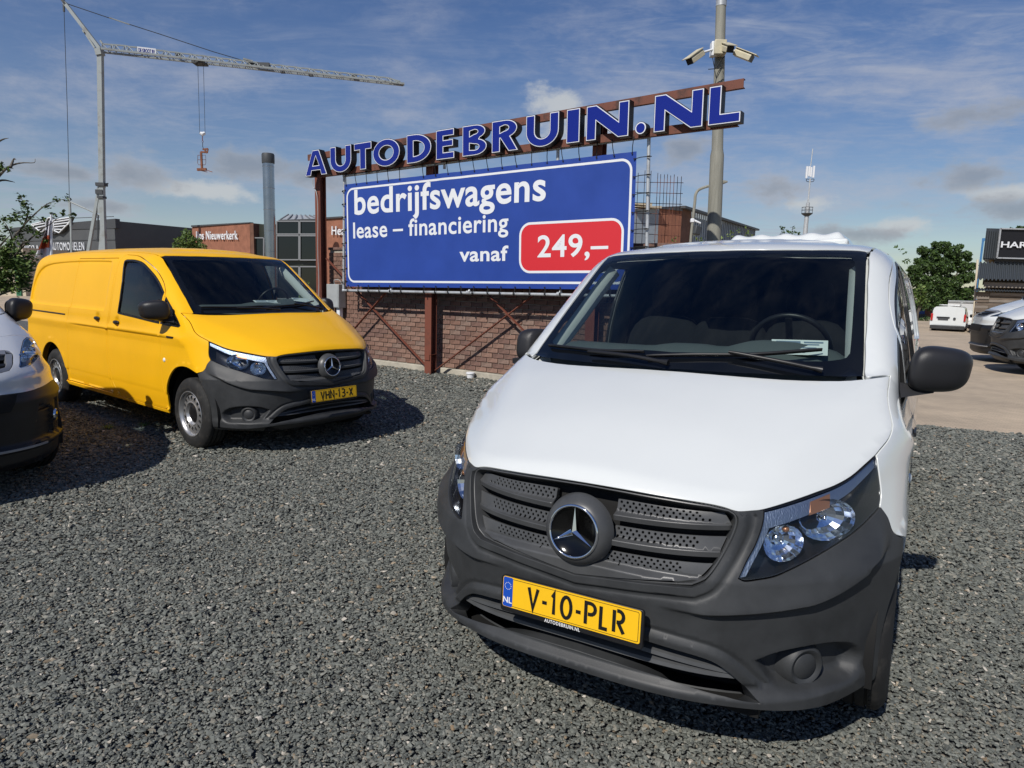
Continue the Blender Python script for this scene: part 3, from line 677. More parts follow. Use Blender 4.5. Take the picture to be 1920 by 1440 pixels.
    for o_ in (.013, .026, .038, .044, .052): q = inset(l2, -o_); q = q[q[:, 1] > .345]; q = q[np.argsort(q[:, 0])]; BL.append(tA(surf_y(q)))
    zef = lambda x: .302 - .03 * float(smooth(np.array((x - .45) / .35)))
    for fz in (lambda x: .3515, lambda x: .307 if x < .5 else zef(x) + .006, lambda x: zef(x) - .006, lambda x: zef(x) - .014, lambda x: zef(x) - .022): BL += [tA(surf_y([(x, fz(abs(x))) for x in np.linspace(-.86, .86, 120)]))]
    fg = dens(np.array(FOG)[:, [0, 2]], .01)
    for o_ in (.001, .012, .024, .035): BL += xzl(inset(fg, o_))
    D['bumper'] = panel_mesh('front_bumper', chartA, tA(allp), holes=[tA(LOW)], sp=.0125, bsp=.009, disp=d_bump, gap=.0016, rim=.05, hole_rim=.06, lines=BL)
    # grille: dark cavity, three double blades each side, emblem
    D['grille_back'] = panel_mesh('grille_cavity', chartA, tA(GRILLE), sp=.06, bsp=.03, off=-.075, rim=0, gap=-.02)
    D['grille_wall'] = panel_mesh('grille_cavity_wall', chartA, tA(GRILLE), holes=[inset(dens(tA(GRILLE), .02), .003)], sp=.03, bsp=.02, off=-.004, rim=.075, hole_rim=.07)
    D['low_back'] = panel_mesh('intake_cavity', chartA, tA(LOW), sp=.06, bsp=.03, off=-.10, rim=0, gap=-.04)
    gp = np.array(GRILLE)[:, [0, 2]]
    def xlim(z):      # half width of the opening at height z
        a = np.array([(p[0], p[2]) for p in GR_SIDE]); return float(np.interp(z, a[::-1, 1], a[::-1, 0]))
    rows = [(.906, .856), (.818, .774), (.736, .684)]
    for k, (z1, z0) in enumerate(rows):
        for s, sn in ((1, 'L'), (-1, 'R')):
            xi = .118 if k < 2 else 0.0; zt = lambda x: z1 + (.004 if k == 0 else .012) * (x / .48) ** 2; zb = lambda x: z0 + .012 * (x / .48) ** 2 - (.048 if k == 2 else 0) * max(0, 1 - x / .40) 
            xs = np.linspace(xi, 1, 12); top = []; bt = []
            for x in np.linspace(xi, .52, 26):
                if x < xlim(zt(x)) - .006: top.append((x, .0, zt(x)))
                if x < xlim(zb(x)) - .006: bt.append((x, .0, zb(x)))
            top.append((xlim(z1 + .01) - .006, 0, zt(.48))); bt.append((xlim(z0 + .008) - .006, 0, zb(xlim(z0))))
            o = chain(bt, list(reversed(top))); o3 = surf_y([(p[0], p[2]) for p in o])
            # perforations: three staggered rows of round holes, kept real openings
            holes = []; px_ = .0215
            for r_ in range(3):
                zc = z1 - .0080 - r_ * .0118
                for i in range(16):
                    x = (.130 if k < 2 else .02) + px_ * (i + .5 * (r_ % 2)) + (0 if k else .0)
                    if x > xlim(zc) - .095 + .012 * r_: continue
                    if k == 2 and math.hypot(x, zc - .79) < .118: continue
                    zz_ = zc + (.004 if k == 0 else .012) * (x / .48) ** 2
                    holes.append([(x + .0052 * math.cos(a), zz_ + .0052 * math.sin(a)) for a in np.arange(8) * math.pi / 4])
            hh3 = [tA(surf_y(h)) for h in holes]
            zmid = (z1 + z0) / 2
            def dsl(P, z1=z1, z0=z0):
                z = P[:, 2]; t = (z1 - z) / (z1 - z0); return -.034 + .004 * t + .030 * np.clip((t - .70) / .30, 0, 1)
            D['slat%d%s' % (k, sn)] = panel_mesh('grille_blade', chartA, tA(o3), holes=hh3, sp=.014, bsp=.012, hsp=.02, disp=dsl, rim=.020, hole_rim=.004, sgn=s, lines=[tA(surf_y([(x, z1 - t_ * (z1 - z0)) for x in np.linspace(0, .5, 40)])) for t_ in (.70, .85)])
    return D
PLATE_W, PLATE_H = .52, .11
def glyphs(s, h, adv, w):
    """number-plate characters as strokes"""
    G = {'V': [[(0, 1), (.5, 0), (1, 1)]], '1': [[(.1, .82), (.45, 1), (.45, 0)]], '0': [arc(.5, .5, .5, .5, 0, 360, 20)],
         'P': [[(0, 0), (0, 1), (.45, 1)] + arc(.45, .74, .5, .26, 90, -90, 8)[1:] + [(.22, .48)]], 'L': [[(0, 1), (0, 0), (.85, 0)]],
         'R': [[(0, 0), (0, 1)], [(.25, 1), (.45, 1)] + arc(.45, .74, .45, .26, 90, -90, 8)[1:] + [(.25, .48)], [(.42, .45), (.95, 0)]],
         'H': [[(0, 0), (0, 1)], [(1, 0), (1, 1)], [(0, .5), (1, .5)]], 'N': [[(0, 0), (0, 1), (1, 0), (1, 1)]],
         '3': [[(.05, 1), (.55, 1)] + arc(.5, .76, .45, .24, 70, -90, 6)[1:] + arc(.5, .26, .5, .26, 90, -120, 8)[1:] + [(.0, .06)]],
         'X': [[(0, 0), (1, 1)], [(0, 1), (1, 0)]], '-': [[(.0, .45), (1, .45)]]}
    out = []; x = 0
    for c in s:
        cw = w * {'-': .5, '1': .55, 'L': .8}.get(c, 1.0)
        out.append((c, [[(x + px * cw, py * h) for px, py in st] for st in G[c]])); x += cw + adv
    return out, x - adv
def wheel_proto():
    """tyre, steel rim with oval holes, black centre cap; axis along +X, outer face at x=0"""
    t = bpy.data.objects.new('wheel', None); COL.objects.link(t)
    Mx = Matrix.Rotation(R(90), 4, 'Y')      # lathe axis z -> +x
    ro = .338; w = .205
    prof = [(.213, -.010), (.222, .0), (.245, .006), (.285, .004), (.312, -.006), (.326, -.018), (.334, -.026), (ro, -.034), (ro, -.058), (ro - .009, -.060), (ro - .009, -.066), (ro, -.068), (ro, -.098), (ro - .009, -.100), (ro - .009, -.106), (ro, -.108), (ro, -.138), (ro - .009, -.140), (ro - .009, -.146), (ro, -.148), (ro, -.172), (.330, -.184), (.31, -.198), (.28, -.208), (.22, -.20)]
    mb = MB(); mb.lathe(prof, 72, Mx)
    me = mb.mesh('tyre', 50)
    tyre = link('tyre', me, M['rubber'], t)
    # shoulder blocks cut as small ribs
    rb = MB()
    for i in range(60):
        a = 2 * math.pi * i / 60; c = Matrix.Rotation(a, 4, 'X')
        rb.add([c @ Vector(p) for p in [(-.020, -.007, .329), (-.020, .007, .329), (-.052, .007, .3405), (-.052, -.007, .3405), (-.020, -.007, .32), (-.020, .007, .32), (-.052, .007, .33), (-.052, -.007, .33)]], [(0, 1, 2, 3), (0, 4, 5, 1), (1, 5, 6, 2), (2, 6, 7, 3), (3, 7, 4, 0)])
        c2 = Matrix.Rotation(a + .05, 4, 'X')
        rb.add([c2 @ Vector(p) for p in [(-.150, -.007, .3405), (-.150, .007, .3405), (-.186, .007, .329), (-.186, -.007, .329), (-.15, -.007, .33), (-.15, .007, .33), (-.186, .007, .318), (-.186, -.007, .318)]], [(0, 1, 2, 3), (0, 4, 5, 1), (1, 5, 6, 2), (2, 6, 7, 3), (3, 7, 4, 0)])
    tr = rb.build('tread', M['rubber'], t); tr['kind'] = 'stuff'
    rim = MB(); rim.lathe([(.214, -.004), (.218, -.001), (.216, .003), (.208, .002), (.203, -.010), (.197, -.014), (.192, -.030), (.188, -.05), (.186, -.19), (.20, -.20)], 64, Mx)
    # disc with 16 round holes
    n = 16; per = 8; N_ = n * per; rings = []
    def P(r, a, h): return Mx @ Vector((r * math.cos(a), r * math.sin(a), h))
    hv = []; hf = []
    r_out, r_hole, r_in = .186, .150, .118
    prof_h = lambda r: -.040 + .022 * smooth(np.array((.190 - r) / .03)) - .0 * r
    for k in range(n):
        a0 = 2 * math.pi * k / n; da = 2 * math.pi / n; b = len(hv)
        # cell corner ring (outer boundary of the cell, 16 pts) and hole ring (16 pts)
        ob = []; hb = []
        m = 16
        for i in range(m):
            t_ = 2 * math.pi * i / m; ct, st = math.cos(t_), math.sin(t_); s_ = 1 / max(abs(ct), abs(st)); u, v = ct * s_, st * s_
            ob.append(((r_in + r_out) / 2 + u * (r_out - r_in) / 2, a0 + v * da / 2)); hb.append((r_hole + .0225 * ct, a0 + .0185 * st / r_hole))
        for r_, a_ in ob: hv.append(P(r_, a_, float(prof_h(r_))))
        for r_, a_ in hb: hv.append(P(r_, a_, float(prof_h(r_)) - .001))
        for r_, a_ in hb: hv.append(P(r_, a_, float(prof_h(r_)) - .012))
        for i in range(m):
            j = (i + 1) % m; hf += [(b + i, b + j, b + m + j, b + m + i), (b + m + i, b + m + j, b + 2 * m + j, b + 2 * m + i)]
    rim.add(hv, hf, 0, True)
    rim.lathe([(.118, -.018), (.112, -.014), (.106, -.014), (.095, -.026), (.085, -.045), (.075, -.05), (.0, -.05)], 48, Mx)
    link('rim', rim.mesh('rim', 40), M['rim_silver'], t)
    cap = MB(); cap.lathe([(.0, -.022), (.03, -.021), (.070, -.026), (.084, -.034), (.086, -.05)], 40, Mx)
    for k in range(5):
        a = 2 * math.pi * k / 5; c = Matrix.Rotation(a, 4, 'X'); cap.box(c @ Vector((-.0235, 0, .053)), (.004, .008, .022), c)
    link('hub_cap', cap.mesh('hub_cap', 40), M['black_plastic'], t)
    bk = MB(); bk.lathe([(.0, -.12), (.185, -.12)], 32, Mx); link('brake_drum', bk.mesh('brake_drum'), M['matt_black'], t)
    return t
def sstar_mesh():
    """three faceted rays, ring and dark bowl of the grille emblem (in its own plane, facing +z)"""
    st = MB(); r1, r0 = .084, .0105
    for k in range(3):
        a = R(90 + 120 * k); L_ = a + R(60); Rr = a - R(60)
        tip = (r1 * math.cos(a), r1 * math.sin(a), .004); l = (.0125 * math.cos(L_), .0125 * math.sin(L_), .004); r_ = (.0125 * math.cos(Rr), .0125 * math.sin(Rr), .004); c = (0, 0, .014)
        st.add([tip, l, c, r_], [(0, 1, 2), (0, 2, 3)])
    ring = MB(); prof = [(.088 + .0052 * math.cos(t), .004 + .0065 * math.sin(t)) for t in np.linspace(0, 2 * math.pi, 12, endpoint=False)]
    ring.lathe(prof, 64, closed=True)
    bowl = MB(); bowl.lathe([(.0, -.022), (.04, -.018), (.075, -.008), (.086, .0)], 40)
    pod = MB(); pod.lathe([(.093, .002), (.097, .000), (.106, -.008), (.118, -.022), (.126, -.05)], 56)
    return st.mesh('emblem_star'), ring.mesh('emblem_ring', 80), bowl.mesh('emblem_bowl', 60), pod.mesh('emblem_pod', 60)
def blob(rx, ry, rz, e=2.6, n=28, m=18, warp=None):
    """rounded box (superellipsoid)"""
    mb = MB(); vs = []; fs = []; sg = lambda c, p: math.copysign(abs(c) ** p, c); p = 2 / e
    for i in range(m + 1):
        v = -math.pi / 2 + math.pi * i / m
        for j in range(n):
            u = 2 * math.pi * j / n; x, y, z = rx * sg(math.cos(v), p) * sg(math.cos(u), p), ry * sg(math.cos(v), p) * sg(math.sin(u), p), rz * sg(math.sin(v), p)
            vs.append(warp(x, y, z) if warp else (x, y, z))
    for i in range(m):
        for j in range(n): fs.append((i * n + j, i * n + (j + 1) % n, (i + 1) * n + (j + 1) % n, (i + 1) * n + j))
    mb.add(vs, fs, 0, True); return mb
def nrm(p): return grad(np.array([p], float))[0]
def plate_object(root, text, P, tilt, strip=None):
    fr = MB()
    o = rrect(.538, .132, .012); n = len(o); 
    fr.prism([(x, z) for x, z in o], -.007, .006)
    pf = fr.build('plate_frame', M['black_plastic'], root, loc=P, rot=(tilt, 0, 0), bevel=.002)
    pm = MB(); pm.prism([(x, z + .008) for x, z in rrect(PLATE_W, PLATE_H, .008)], -.0095, -.005)
    pl = pm.build('license_plate', M['plate_yellow'], root, loc=P, rot=(tilt, 0, 0))
    def onp(me, nm, x, z, m, d=-.0097): return link(nm, me, m, pl, (x, d, z + .008), (R(90), 0, 0))
    bl = MB(); bl.prism([(x - PLATE_W / 2 + .0215, z + .008) for x, z in rrect(.039, PLATE_H - .003, .006)], -.0102, -.0094); bl.build('country_band', M['plate_blue'], pl)
    me, w, h = text_mesh('country_letters', 'NL', h=.0215, offset=.02); onp(me, 'country_letters', -PLATE_W / 2 + .0215 - w / 2, -.040, M['white_ink'], -.0106)
    stb = MB()
    for k in range(12):
        a = R(30 * k); c = (-PLATE_W / 2 + .0215 + .0125 * math.cos(a), .022 + .0125 * math.sin(a))
        stb.add([(c[0] + (.0023 if i % 2 == 0 else .001) * math.sin(R(36 * i)), -.0106, c[1] + .008 + (.0023 if i % 2 == 0 else .001) * math.cos(R(36 * i))) for i in range(10)], [tuple(range(10))])
    stb.build('country_stars', M['white_ink'], pl)
    bd = MB(); o1 = rrect(PLATE_W - .012, PLATE_H - .010, .006); o2 = rrect(PLATE_W - .0155, PLATE_H - .0135, .005); n = len(o1)
    bd.add([(x, -.0100, z + .008) for x, z in o1] + [(x, -.0100, z + .008) for x, z in o2], [(i, (i + 1) % n, n + (i + 1) % n, n + i) for i in range(n)]); bd.build('plate_border', M['black_ink'], pl)
    gs, tw = glyphs(text, .073, .0185, .036); x0 = .026 - tw / 2
    for c, st in gs:
        me = stroke_mesh('plate_character', [[(px + x0, py - .0365) for px, py in s_] for s_ in st], .0122, .0012); onp(me, 'plate_character', 0, 0, M['black_ink'], -.0094)
    if strip:
        me, w, h = text_mesh('dealer_strip', strip, w=.136, h=.0125, offset=.02, spacing=1.15); link('dealer_strip', me, M['white_ink'], pf, (-.088, -.0078, -.0635), (R(90), 0, 0))
    return pl
VD = {}
def build_van(name, label, pose, paint, plate, group, strip=None, kind='full', z=0., fold=0, sc=None, mdx=0.):
    X, Y_, yaw, ro = pose
    root = thing(name, label, 'van', (X, Y_, z), (0, -ro, -yaw), group); p = M[paint]
    if sc: root.scale = sc
    def put(key, nm, m, parent=root, **k):
        me = VD[key]
        if not me.materials: me.materials.append(None)
        o = bpy.data.objects.new(nm, me); COL.objects.link(o); o.parent = parent; o.material_slots[0].link = 'OBJECT'; o.material_slots[0].material = m; return o
    put('hood' if kind != 'nose' else 'p_hood', 'hood', p); body = put('roof', 'roof', p)
    ws = put('windscreen', 'windscreen', M['windscreen_glass']); put('frit', 'windscreen_border', M['frit'], ws)
    put('bumper' if kind != 'nose' else 'p_bumper', 'front_bumper', M['bumper_plastic' if kind != 'nose' else 'gloss_black'])
    if kind == 'nose':
        put('p_nose', 'nose_panel', p); gb = put('p_grille_back', 'grille', M['matt_black']); put('p_grille_ring', 'grille_frame', M['silver_grey'], gb)
        for k in range(3): put('p_bar%d' % k, 'grille_bar', M['black_plastic'], gb)
        put('p_mouth', 'lower_intake', M['matt_black']); put('p_lip', 'chin_trim', M['silver_grey'])
    put('rear', 'rear_doors', p)
    if kind != 'nose':
        gb = put('grille_back', 'grille', M['matt_black']); put('grille_wall', 'cavity_wall', M['grille_plastic'], gb)
        for k in range(3):
            for sn in 'LR': put('slat%d%s' % (k, sn), 'grille_blade', M['grille_plastic'], gb)
        lb = put('low_back', 'lower_intake', M['matt_black'])
        for k, z in enumerate((.425, .385)):
            xs = np.linspace(-.53, .53, 24); pts = surf_y([(x, z - .012 * (x / .5) ** 2 * (1 if k else 3)) for x in xs]); b = MB(); vs = []
            for q in pts: vs += [(q[0], q[1] + .008, q[2] + .004), (q[0], q[1] + .004, q[2] - .008), (q[0], q[1] + .05, q[2] - .004), (q[0], q[1] + .05, q[2] + .022)]
            fs = []
            for i in range(len(pts) - 1):
                for j in range(4): fs.append((4 * i + j, 4 * i + (j + 1) % 4, 4 * i + 4 + (j + 1) % 4, 4 * i + 4 + j))
            b.add(vs, fs); b.build('intake_blade', M['grille_plastic'], lb)
        # emblem
        if kind == 'full':
            em = thing('emblem', None, None); em.parent = root; em.location = (0, -.010, .792); em.rotation_euler = (R(90 - 7), 0, 0)
            for k_, m_ in (('star', 'chrome'), ('ring', 'chrome'), ('bowl', 'bowl_black'), ('pod', 'grille_plastic')):
                link('emblem_' + k_, VD['em_' + k_], None, em)
                if not VD['em_' + k_].materials: VD['em_' + k_].materials.append(M[m_])
            plate_object(root, plate, (0, -.035, .522), R(-4), strip)
    for s, sn in ((1, 'L'), (-1, 'R')):
        put('body_side' + sn, 'body_side', p)
        d = put('door' + sn, 'door', p); put('side_glass' + sn, 'window', M['side_glass'], d); put('seal' + sn, 'window_seal', M['black_plastic'], d)
        q = put('quarter_glass' + sn, 'quarter_window', M['side_glass']); put('qseal' + sn, 'window_seal', M['black_plastic'], q)
        sd = put('slide' + sn, 'sliding_door', p)
        put('lining' + sn, 'interior_lining', M['trim_grey']); put('pillar' + sn, 'pillar_trim', M['trim_grey']); put('arch0' + sn, 'wheel_house', M['matt_black']); put('arch1' + sn, 'wheel_house', M['matt_black'])
        # headlight
        if kind != 'nose':
            hl = put('hl_back' + sn, 'headlight', M['lamp_black'])
            put('lens' + sn, 'lens', M['lamp_glass'], hl); put('hl_house' + sn, 'lamp_housing', M['lamp_black'], hl)
            put('hl_strip' + sn, 'reflector_strip', M['lamp_strip'], hl); put('hl_edge' + sn, 'reflector_strip', M['lamp_strip'], hl); put('hl_amber' + sn, 'indicator_segment', M['amber'], hl)
            for (cx, cy, cz, rx, rz, dp) in ((.735, .380, .858, .100, .072, .06), (.628, .232, .802, .068, .062, .05)):
                o = bpy.data.objects.new('reflector_bowl', VD['bowl']); COL.objects.link(o); o.parent = hl
                o.location = (cx * s, cy, cz); o.scale = (rx, rz, dp); o.rotation_euler = Euler((R(90), 0, R(38 * s)), 'XYZ')
                o2 = bpy.data.objects.new('bulb', VD['bulb']); COL.objects.link(o2); o2.parent = hl; o2.location = (cx * s, cy, cz); o2.rotation_euler = Euler((R(90), 0, R(38 * s)), 'XYZ')
            o3 = bpy.data.objects.new('indicator_bulb', VD['ibulb']); COL.objects.link(o3); o3.parent = hl; o3.location = (.632 * s, .245, .845)
            # fog lamp cover
            P = surf_y([(FOGC[0], FOGC[1])])[0]; N = nrm(P); Mx = frame_at((P + N * -.012) * [s, 1, 1], N * [s, 1, 1])
            f = bpy.data.objects.new('fog_lamp_cover', VD['fog']); COL.objects.link(f); f.parent = root; f.matrix_local = Mx
        else:
            hl = put('p_hl_back' + sn, 'headlight', M['lamp_black']); put('p_lens' + sn, 'lens', M['lamp_glass'], hl); put('p_hl_house' + sn, 'lamp_housing', M['lamp_chrome'], hl)
            for (cx, cy, cz, rx, rz) in ((.70, .46, 1.005, .085, .045), (.60, .33, .98, .05, .035)):
                o = bpy.data.objects.new('reflector_bowl', VD['bowl']); COL.objects.link(o); o.parent = hl; o.location = (cx * s, cy, cz); o.scale = (rx, rz, .05); o.rotation_euler = Euler((R(90), 0, R(38 * s)), 'XYZ')
            P = surf_y([(.80, .52)])[0]; N = nrm(P); f = bpy.data.objects.new('fog_lamp', VD['p_fog']); COL.objects.link(f); f.parent = root; f.matrix_local = frame_at((P + N * .002) * [s, 1, 1], N * [s, 1, 1])
        # mirror
        mr = bpy.data.objects.new('mirror_housing', VD['mirror' + sn]); COL.objects.link(mr); mr.parent = root
        if mdx: mr.location = (mdx * s, 0, 0)
        if fold == s: mr.matrix_basis = Matrix.Translation((.93 * s, 1.36, 0)) @ Matrix.Rotation(R(88 * s), 4, 'Z') @ Matrix.Translation((-.985 * s, -1.30, 0))
        o = bpy.data.objects.new('mirror_glass', VD['mglass' + sn]); COL.objects.link(o); o.parent = mr
        o = bpy.data.objects.new('mirror_arm', VD['marm' + sn]); COL.objects.link(o); o.parent = mr if fold != s else root
        # handles, repeater, badge
        for y, z in HANDLES:
            par = d if y < 2.6 else sd; P = surf_x([(y, z)])[0]; N = nrm(P); h = bpy.data.objects.new('handle', VD['handle']); COL.objects.link(h); h.parent = par
            h.matrix_local = frame_at((P + N * .008) * [s, 1, 1], N * [s, 1, 1])
        P = surf_x([(1.33, .809)])[0]; o = bpy.data.objects.new('side_repeater', VD['rep']); COL.objects.link(o); o.parent = root; o.matrix_local = frame_at(P * [s, 1, 1], (s, 0, 0))
        P = surf_x([(1.18, 1.04)])[0]; o = bpy.data.objects.new('fender_badge', VD['badge']); COL.objects.link(o); o.parent = root; o.matrix_local = frame_at(P * [s, 1, 1], (s, 0, 0.05)); 
        for cy in (.895, YR):
            w = copy_tree(WHEEL, root); w.location = (.948 * s, cy, .336); w.rotation_euler = (R(random.uniform(0, 360)), 0, 0 if s > 0 else math.pi)
    # door rail groove, wipers, interior
    for s in (1, -1):
        g = MB(); P = surf_x([(y, 1.128 + .004 * (y - 3.8)) for y in np.linspace(3.86, 5.05, 8)]); g.tube([(v[0] * s + .001 * s, v[1], v[2]) for v in P], .009, 6); g.build('door_rail', M['black_plastic'], root)
    for nm in ('wiper_a', 'wiper_b'):
        a, b = VD[nm]; o = bpy.data.objects.new('wiper', a); COL.objects.link(o); o.parent = root; o2 = bpy.data.objects.new('wiper_arm', b); COL.objects.link(o2); o2.parent = o
    for k_, nm, m_ in (('dash', 'dashboard', 'dash'), ('bulkhead', 'bulkhead', 'bulkhead'), ('floor', 'underbody', 'matt_black'), ('cowl', 'cowl', 'black_plastic'), ('firewall', 'engine_bay', 'matt_black'), ('rooflin', 'headliner', 'trim_grey')):
        if not VD[k_].materials: VD[k_].materials.append(M[m_])
        o = bpy.data.objects.new(nm, VD[k_]); COL.objects.link(o); o.parent = root
    for x, k_ in ((.40, 'seat'), (-.40, 'seat'), (-.02, 'seat')):
        o = bpy.data.objects.new('seat', VD[k_]); COL.objects.link(o); o.parent = root; o.location = (x, 1.98, .78)
    o = bpy.data.objects.new('steering_wheel', VD['steer']); COL.objects.link(o); o.parent = root; o.location = (.40, 1.60, 1.33); o.rotation_euler = (R(-62), 0, 0)
    return root
def van_small_parts():
    D = VD
    D['em_star'], D['em_ring'], D['em_bowl'], D['em_pod'] = sstar_mesh()
    b = MB(); b.lathe([(.05, -1.0), (.35, -.92), (.62, -.72), (.82, -.42), (.94, -.1), (1., .12)], 22, mi=0, smooth=False); D['bowl'] = b.mesh('reflector_bowl'); D['bowl'].materials.append(M['lamp_chrome'])
    b = MB(); b.lathe([(0, -.002), (.006, -.004), (.008, -.012), (.008, -.045)], 14); b.lathe([(.016, -.028), (.018, -.026), (.016, -.024)], 20); D['bulb'] = b.mesh('bulb', 60); D['bulb'].materials.append(M['lamp_chrome'])
    b = blob(.012, .012, .010, 2.0, 14, 8); D['ibulb'] = b.mesh('indicator_bulb'); D['ibulb'].materials.append(M['amber'])
    b = MB(); b.lathe([(0, .0), (.040, -.001), (.044, -.006), (.047, -.004), (.053, .001), (.060, .003), (.068, -.003), (.076, -.022), (.085, -.05)], 44); D['fog'] = b.mesh('fog_lamp_cover', 50); D['fog'].materials.append(M['bumper_plastic'])
    b = blob(.066, .021, .017, 2.4, 24, 10); 
    D['handle'] = b.mesh('handle', 60); D['handle'].materials.append(M['black_plastic'])
    b = MB(); b.lathe([(0, .008), (.014, .006), (.021, .001), (.022, -.004)], 20); D['rep'] = b.mesh('side_repeater', 60); D['rep'].materials.append(M['paper'])
    b = MB(); b.box((0, 0, .002), (.13, .017, .008)); D['badge'] = b.mesh('fender_badge'); D['badge'].materials.append(M['black_plastic'])
    for s, sn in ((1, 'L'), (-1, 'R')):
        def wp(x, y, z):
            y2 = y * (1.0 if y < 0 else .45); k = 1 - .16 * (x / .115) * (1 if z > 0 else .2); zz = z * k
            return ((1.035 + x + .012 * z / .09) * s, 1.325 + y2 + .05 * (x / .11), 1.290 + zz)
        m = blob(.112, .095, .094, 3.2, 36, 24, wp); D['mirror' + sn] = m.mesh('mirror_housing'); D['mirror' + sn].materials.append(M['mirror_plastic'])
        g = MB(); g.prism([(x, z) for x, z in rrect(.19, .155, .05)], 0, .004, Matrix.Translation((1.035 * s, 1.370, 1.290)) @ Matrix.Rotation(R(12 * s), 4, 'Z')); D['mglass' + sn] = g.mesh('mirror_glass'); D['mglass' + sn].materials.append(M['mirror_glass'])
        a = MB(); a.add([(x * s, y, z) for x, y, z in [(.905, 1.20, 1.175), (.905, 1.44, 1.165), (.91, 1.44, 1.205), (.89, 1.24, 1.235), (1.02, 1.27, 1.195), (1.02, 1.38, 1.195), (1.02, 1.38, 1.222), (1.02, 1.27, 1.222)]], [(0, 1, 5, 4), (1, 2, 6, 5), (2, 3, 7, 6), (3, 0, 4, 7), (4, 5, 6, 7), (0, 3, 2, 1)])
        a.add([(x * s, y, z) for x, y, z in [(.925, 1.41, 1.15), (.925, 1.462, 1.15), (.868, 1.462, 1.40), (.868, 1.435, 1.42), (.895, 1.41, 1.15), (.895, 1.462, 1.15), (.848, 1.462, 1.40), (.848, 1.435, 1.42)]], [(0, 1, 2, 3), (4, 7, 6, 5), (0, 3, 7, 4), (1, 5, 6, 2), (0, 4, 5, 1), (2, 6, 7, 3)])
        D['marm' + sn] = a.mesh('mirror_arm', 40); D['marm' + sn].materials.append(M['mirror_plastic'])
    # wipers lie along the foot of the windscreen
    for nm, path, armp in (('wiper_a', [(.60, 1.12), (.35, 1.00), (.10, .945), (-.10, .925)], [(.62, 1.0), (.45, .985), (.25, .975)]), ('wiper_b', [(-.12, .95), (-.35, .975), (-.60, 1.06), (-.69, 1.10)], [(.02, .875), (-.18, .915), (-.40, .965)])):
        q = surf_z(path); N = grad(q); c = cat([tuple(a + n * .016) for a, n in zip(q, N)], 5); b = MB()
        b.tube(c, [.004] + [.007] * (len(c) - 2) + [.004], 8)
        c2 = cat([tuple(a + n * .008) for a, n in zip(q, N)], 5); b.tube(c2, .005, 6); A = b.mesh('wiper', 50); A.materials.append(M['black_plastic'])
        q = surf_z(armp); N = grad(q); c = cat([tuple(a + n * .028) for a, n in zip(q, N)], 4); b = MB(); b.tube(c, [.015] + [.009] * (len(c) - 2) + [.006], 8); B = b.mesh('wiper_arm', 50); B.materials.append(M['black_plastic']); D[nm] = (A, B)
    # dashboard: section swept across the cabin
    b = MB(); xs = np.linspace(-.74, .74, 30); sec = [(1.10, 1.20), (1.15, 1.295), (1.26, 1.335), (1.38, 1.335), (1.46, 1.30), (1.50, 1.20), (1.50, .75)]; vs = []
    for x in xs:
        bump = .050 * math.exp(-((x - .40) / .20) ** 4) + .02 * math.exp(-(x / .15) ** 4)
        back = -.12 * (1 - (abs(x) / .74) ** 2.2)
        for k, (y, z) in enumerate(sec): vs.append((x, y + back * (1 if k < 4 else .3), z + (bump if k in (2, 3, 4) else 0) - .03 * (abs(x) > .66)))
    m = len(sec); b.add(vs, [(i * m + j, i * m + j + 1, (i + 1) * m + j + 1, (i + 1) * m + j) for i in range(len(xs) - 1) for j in range(m - 1)], 0, True); D['dash'] = b.mesh('dashboard', 60)
    b = MB(); b.prism([(-.80, .32), (.80, .32), (.86, 1.1), (.78, 1.55), (.68, 1.80), (.3, 1.86), (-.3, 1.86), (-.68, 1.80), (-.78, 1.55), (-.86, 1.1)], 2.50, 2.53)
    for x in (-.28, -.12, .0): b.bar((x, 2.49, 1.28), (x, 2.49, 1.34), .008)
    D['bulkhead'] = b.mesh('bulkhead')
    b = MB(); b.box((0, 2.75, .30), (1.62, 4.6, .02)); b.box((0, 2.2, .36), (1.1, .9, .1)); D['floor'] = b.mesh('underbody')
    b = MB(); cv = surf_z([(x, .86 + .35 * x * x) for x in np.linspace(-.76, .76, 16)]); vs = []
    for q in cv: vs += [(q[0], q[1] - .06, q[2] - .040), (q[0], q[1] + .05, q[2] - .055)]
    b.add(vs, [(2 * i, 2 * i + 1, 2 * i + 3, 2 * i + 2) for i in range(15)], 0, True); D['cowl'] = b.mesh('cowl')
    b = MB(); b.box((0, 1.06, .72), (1.5, .02, .85)); b.box((0, .72, .60), (1.08, .6, .5)); b.box((0, .34, .55), (.9, .02, .5)); b.box((0, .3, .24), (1.2, .3, .03)); D['firewall'] = b.mesh('engine_bay')
    li = full([tuple(v) for v in surf_z([(0, 1.70), (.45, 1.76), (.66, 1.85), (.69, 1.95), (.69, 2.5), (0, 2.5)])]); D['rooflin'] = panel_mesh('headliner', cB, tB(li), sp=.12, bsp=.08, off=-.05, rim=0)
    b = blob(.24, .09, .33, 3.4, 20, 12, lambda x, y, z: (x, y + .18 * (z + .33), z + .35)); hd = blob(.13, .06, .11, 2.8, 16, 10, lambda x, y, z: (x, y + .20, z + .79)); b.add(hd.v, hd.f, 0, True)
    cu = blob(.25, .26, .09, 3.2, 20, 10, lambda x, y, z: (x, y - .2, z)); b.add(cu.v, cu.f, 0, True); D['seat'] = b.mesh('seat'); D['seat'].materials.append(M['seat_cloth'])
    b = MB(); b.lathe([(.185 + .014 * math.cos(t), .014 * math.sin(t)) for t in np.linspace(0, 2 * math.pi, 10, endpoint=False)], 40, closed=True)
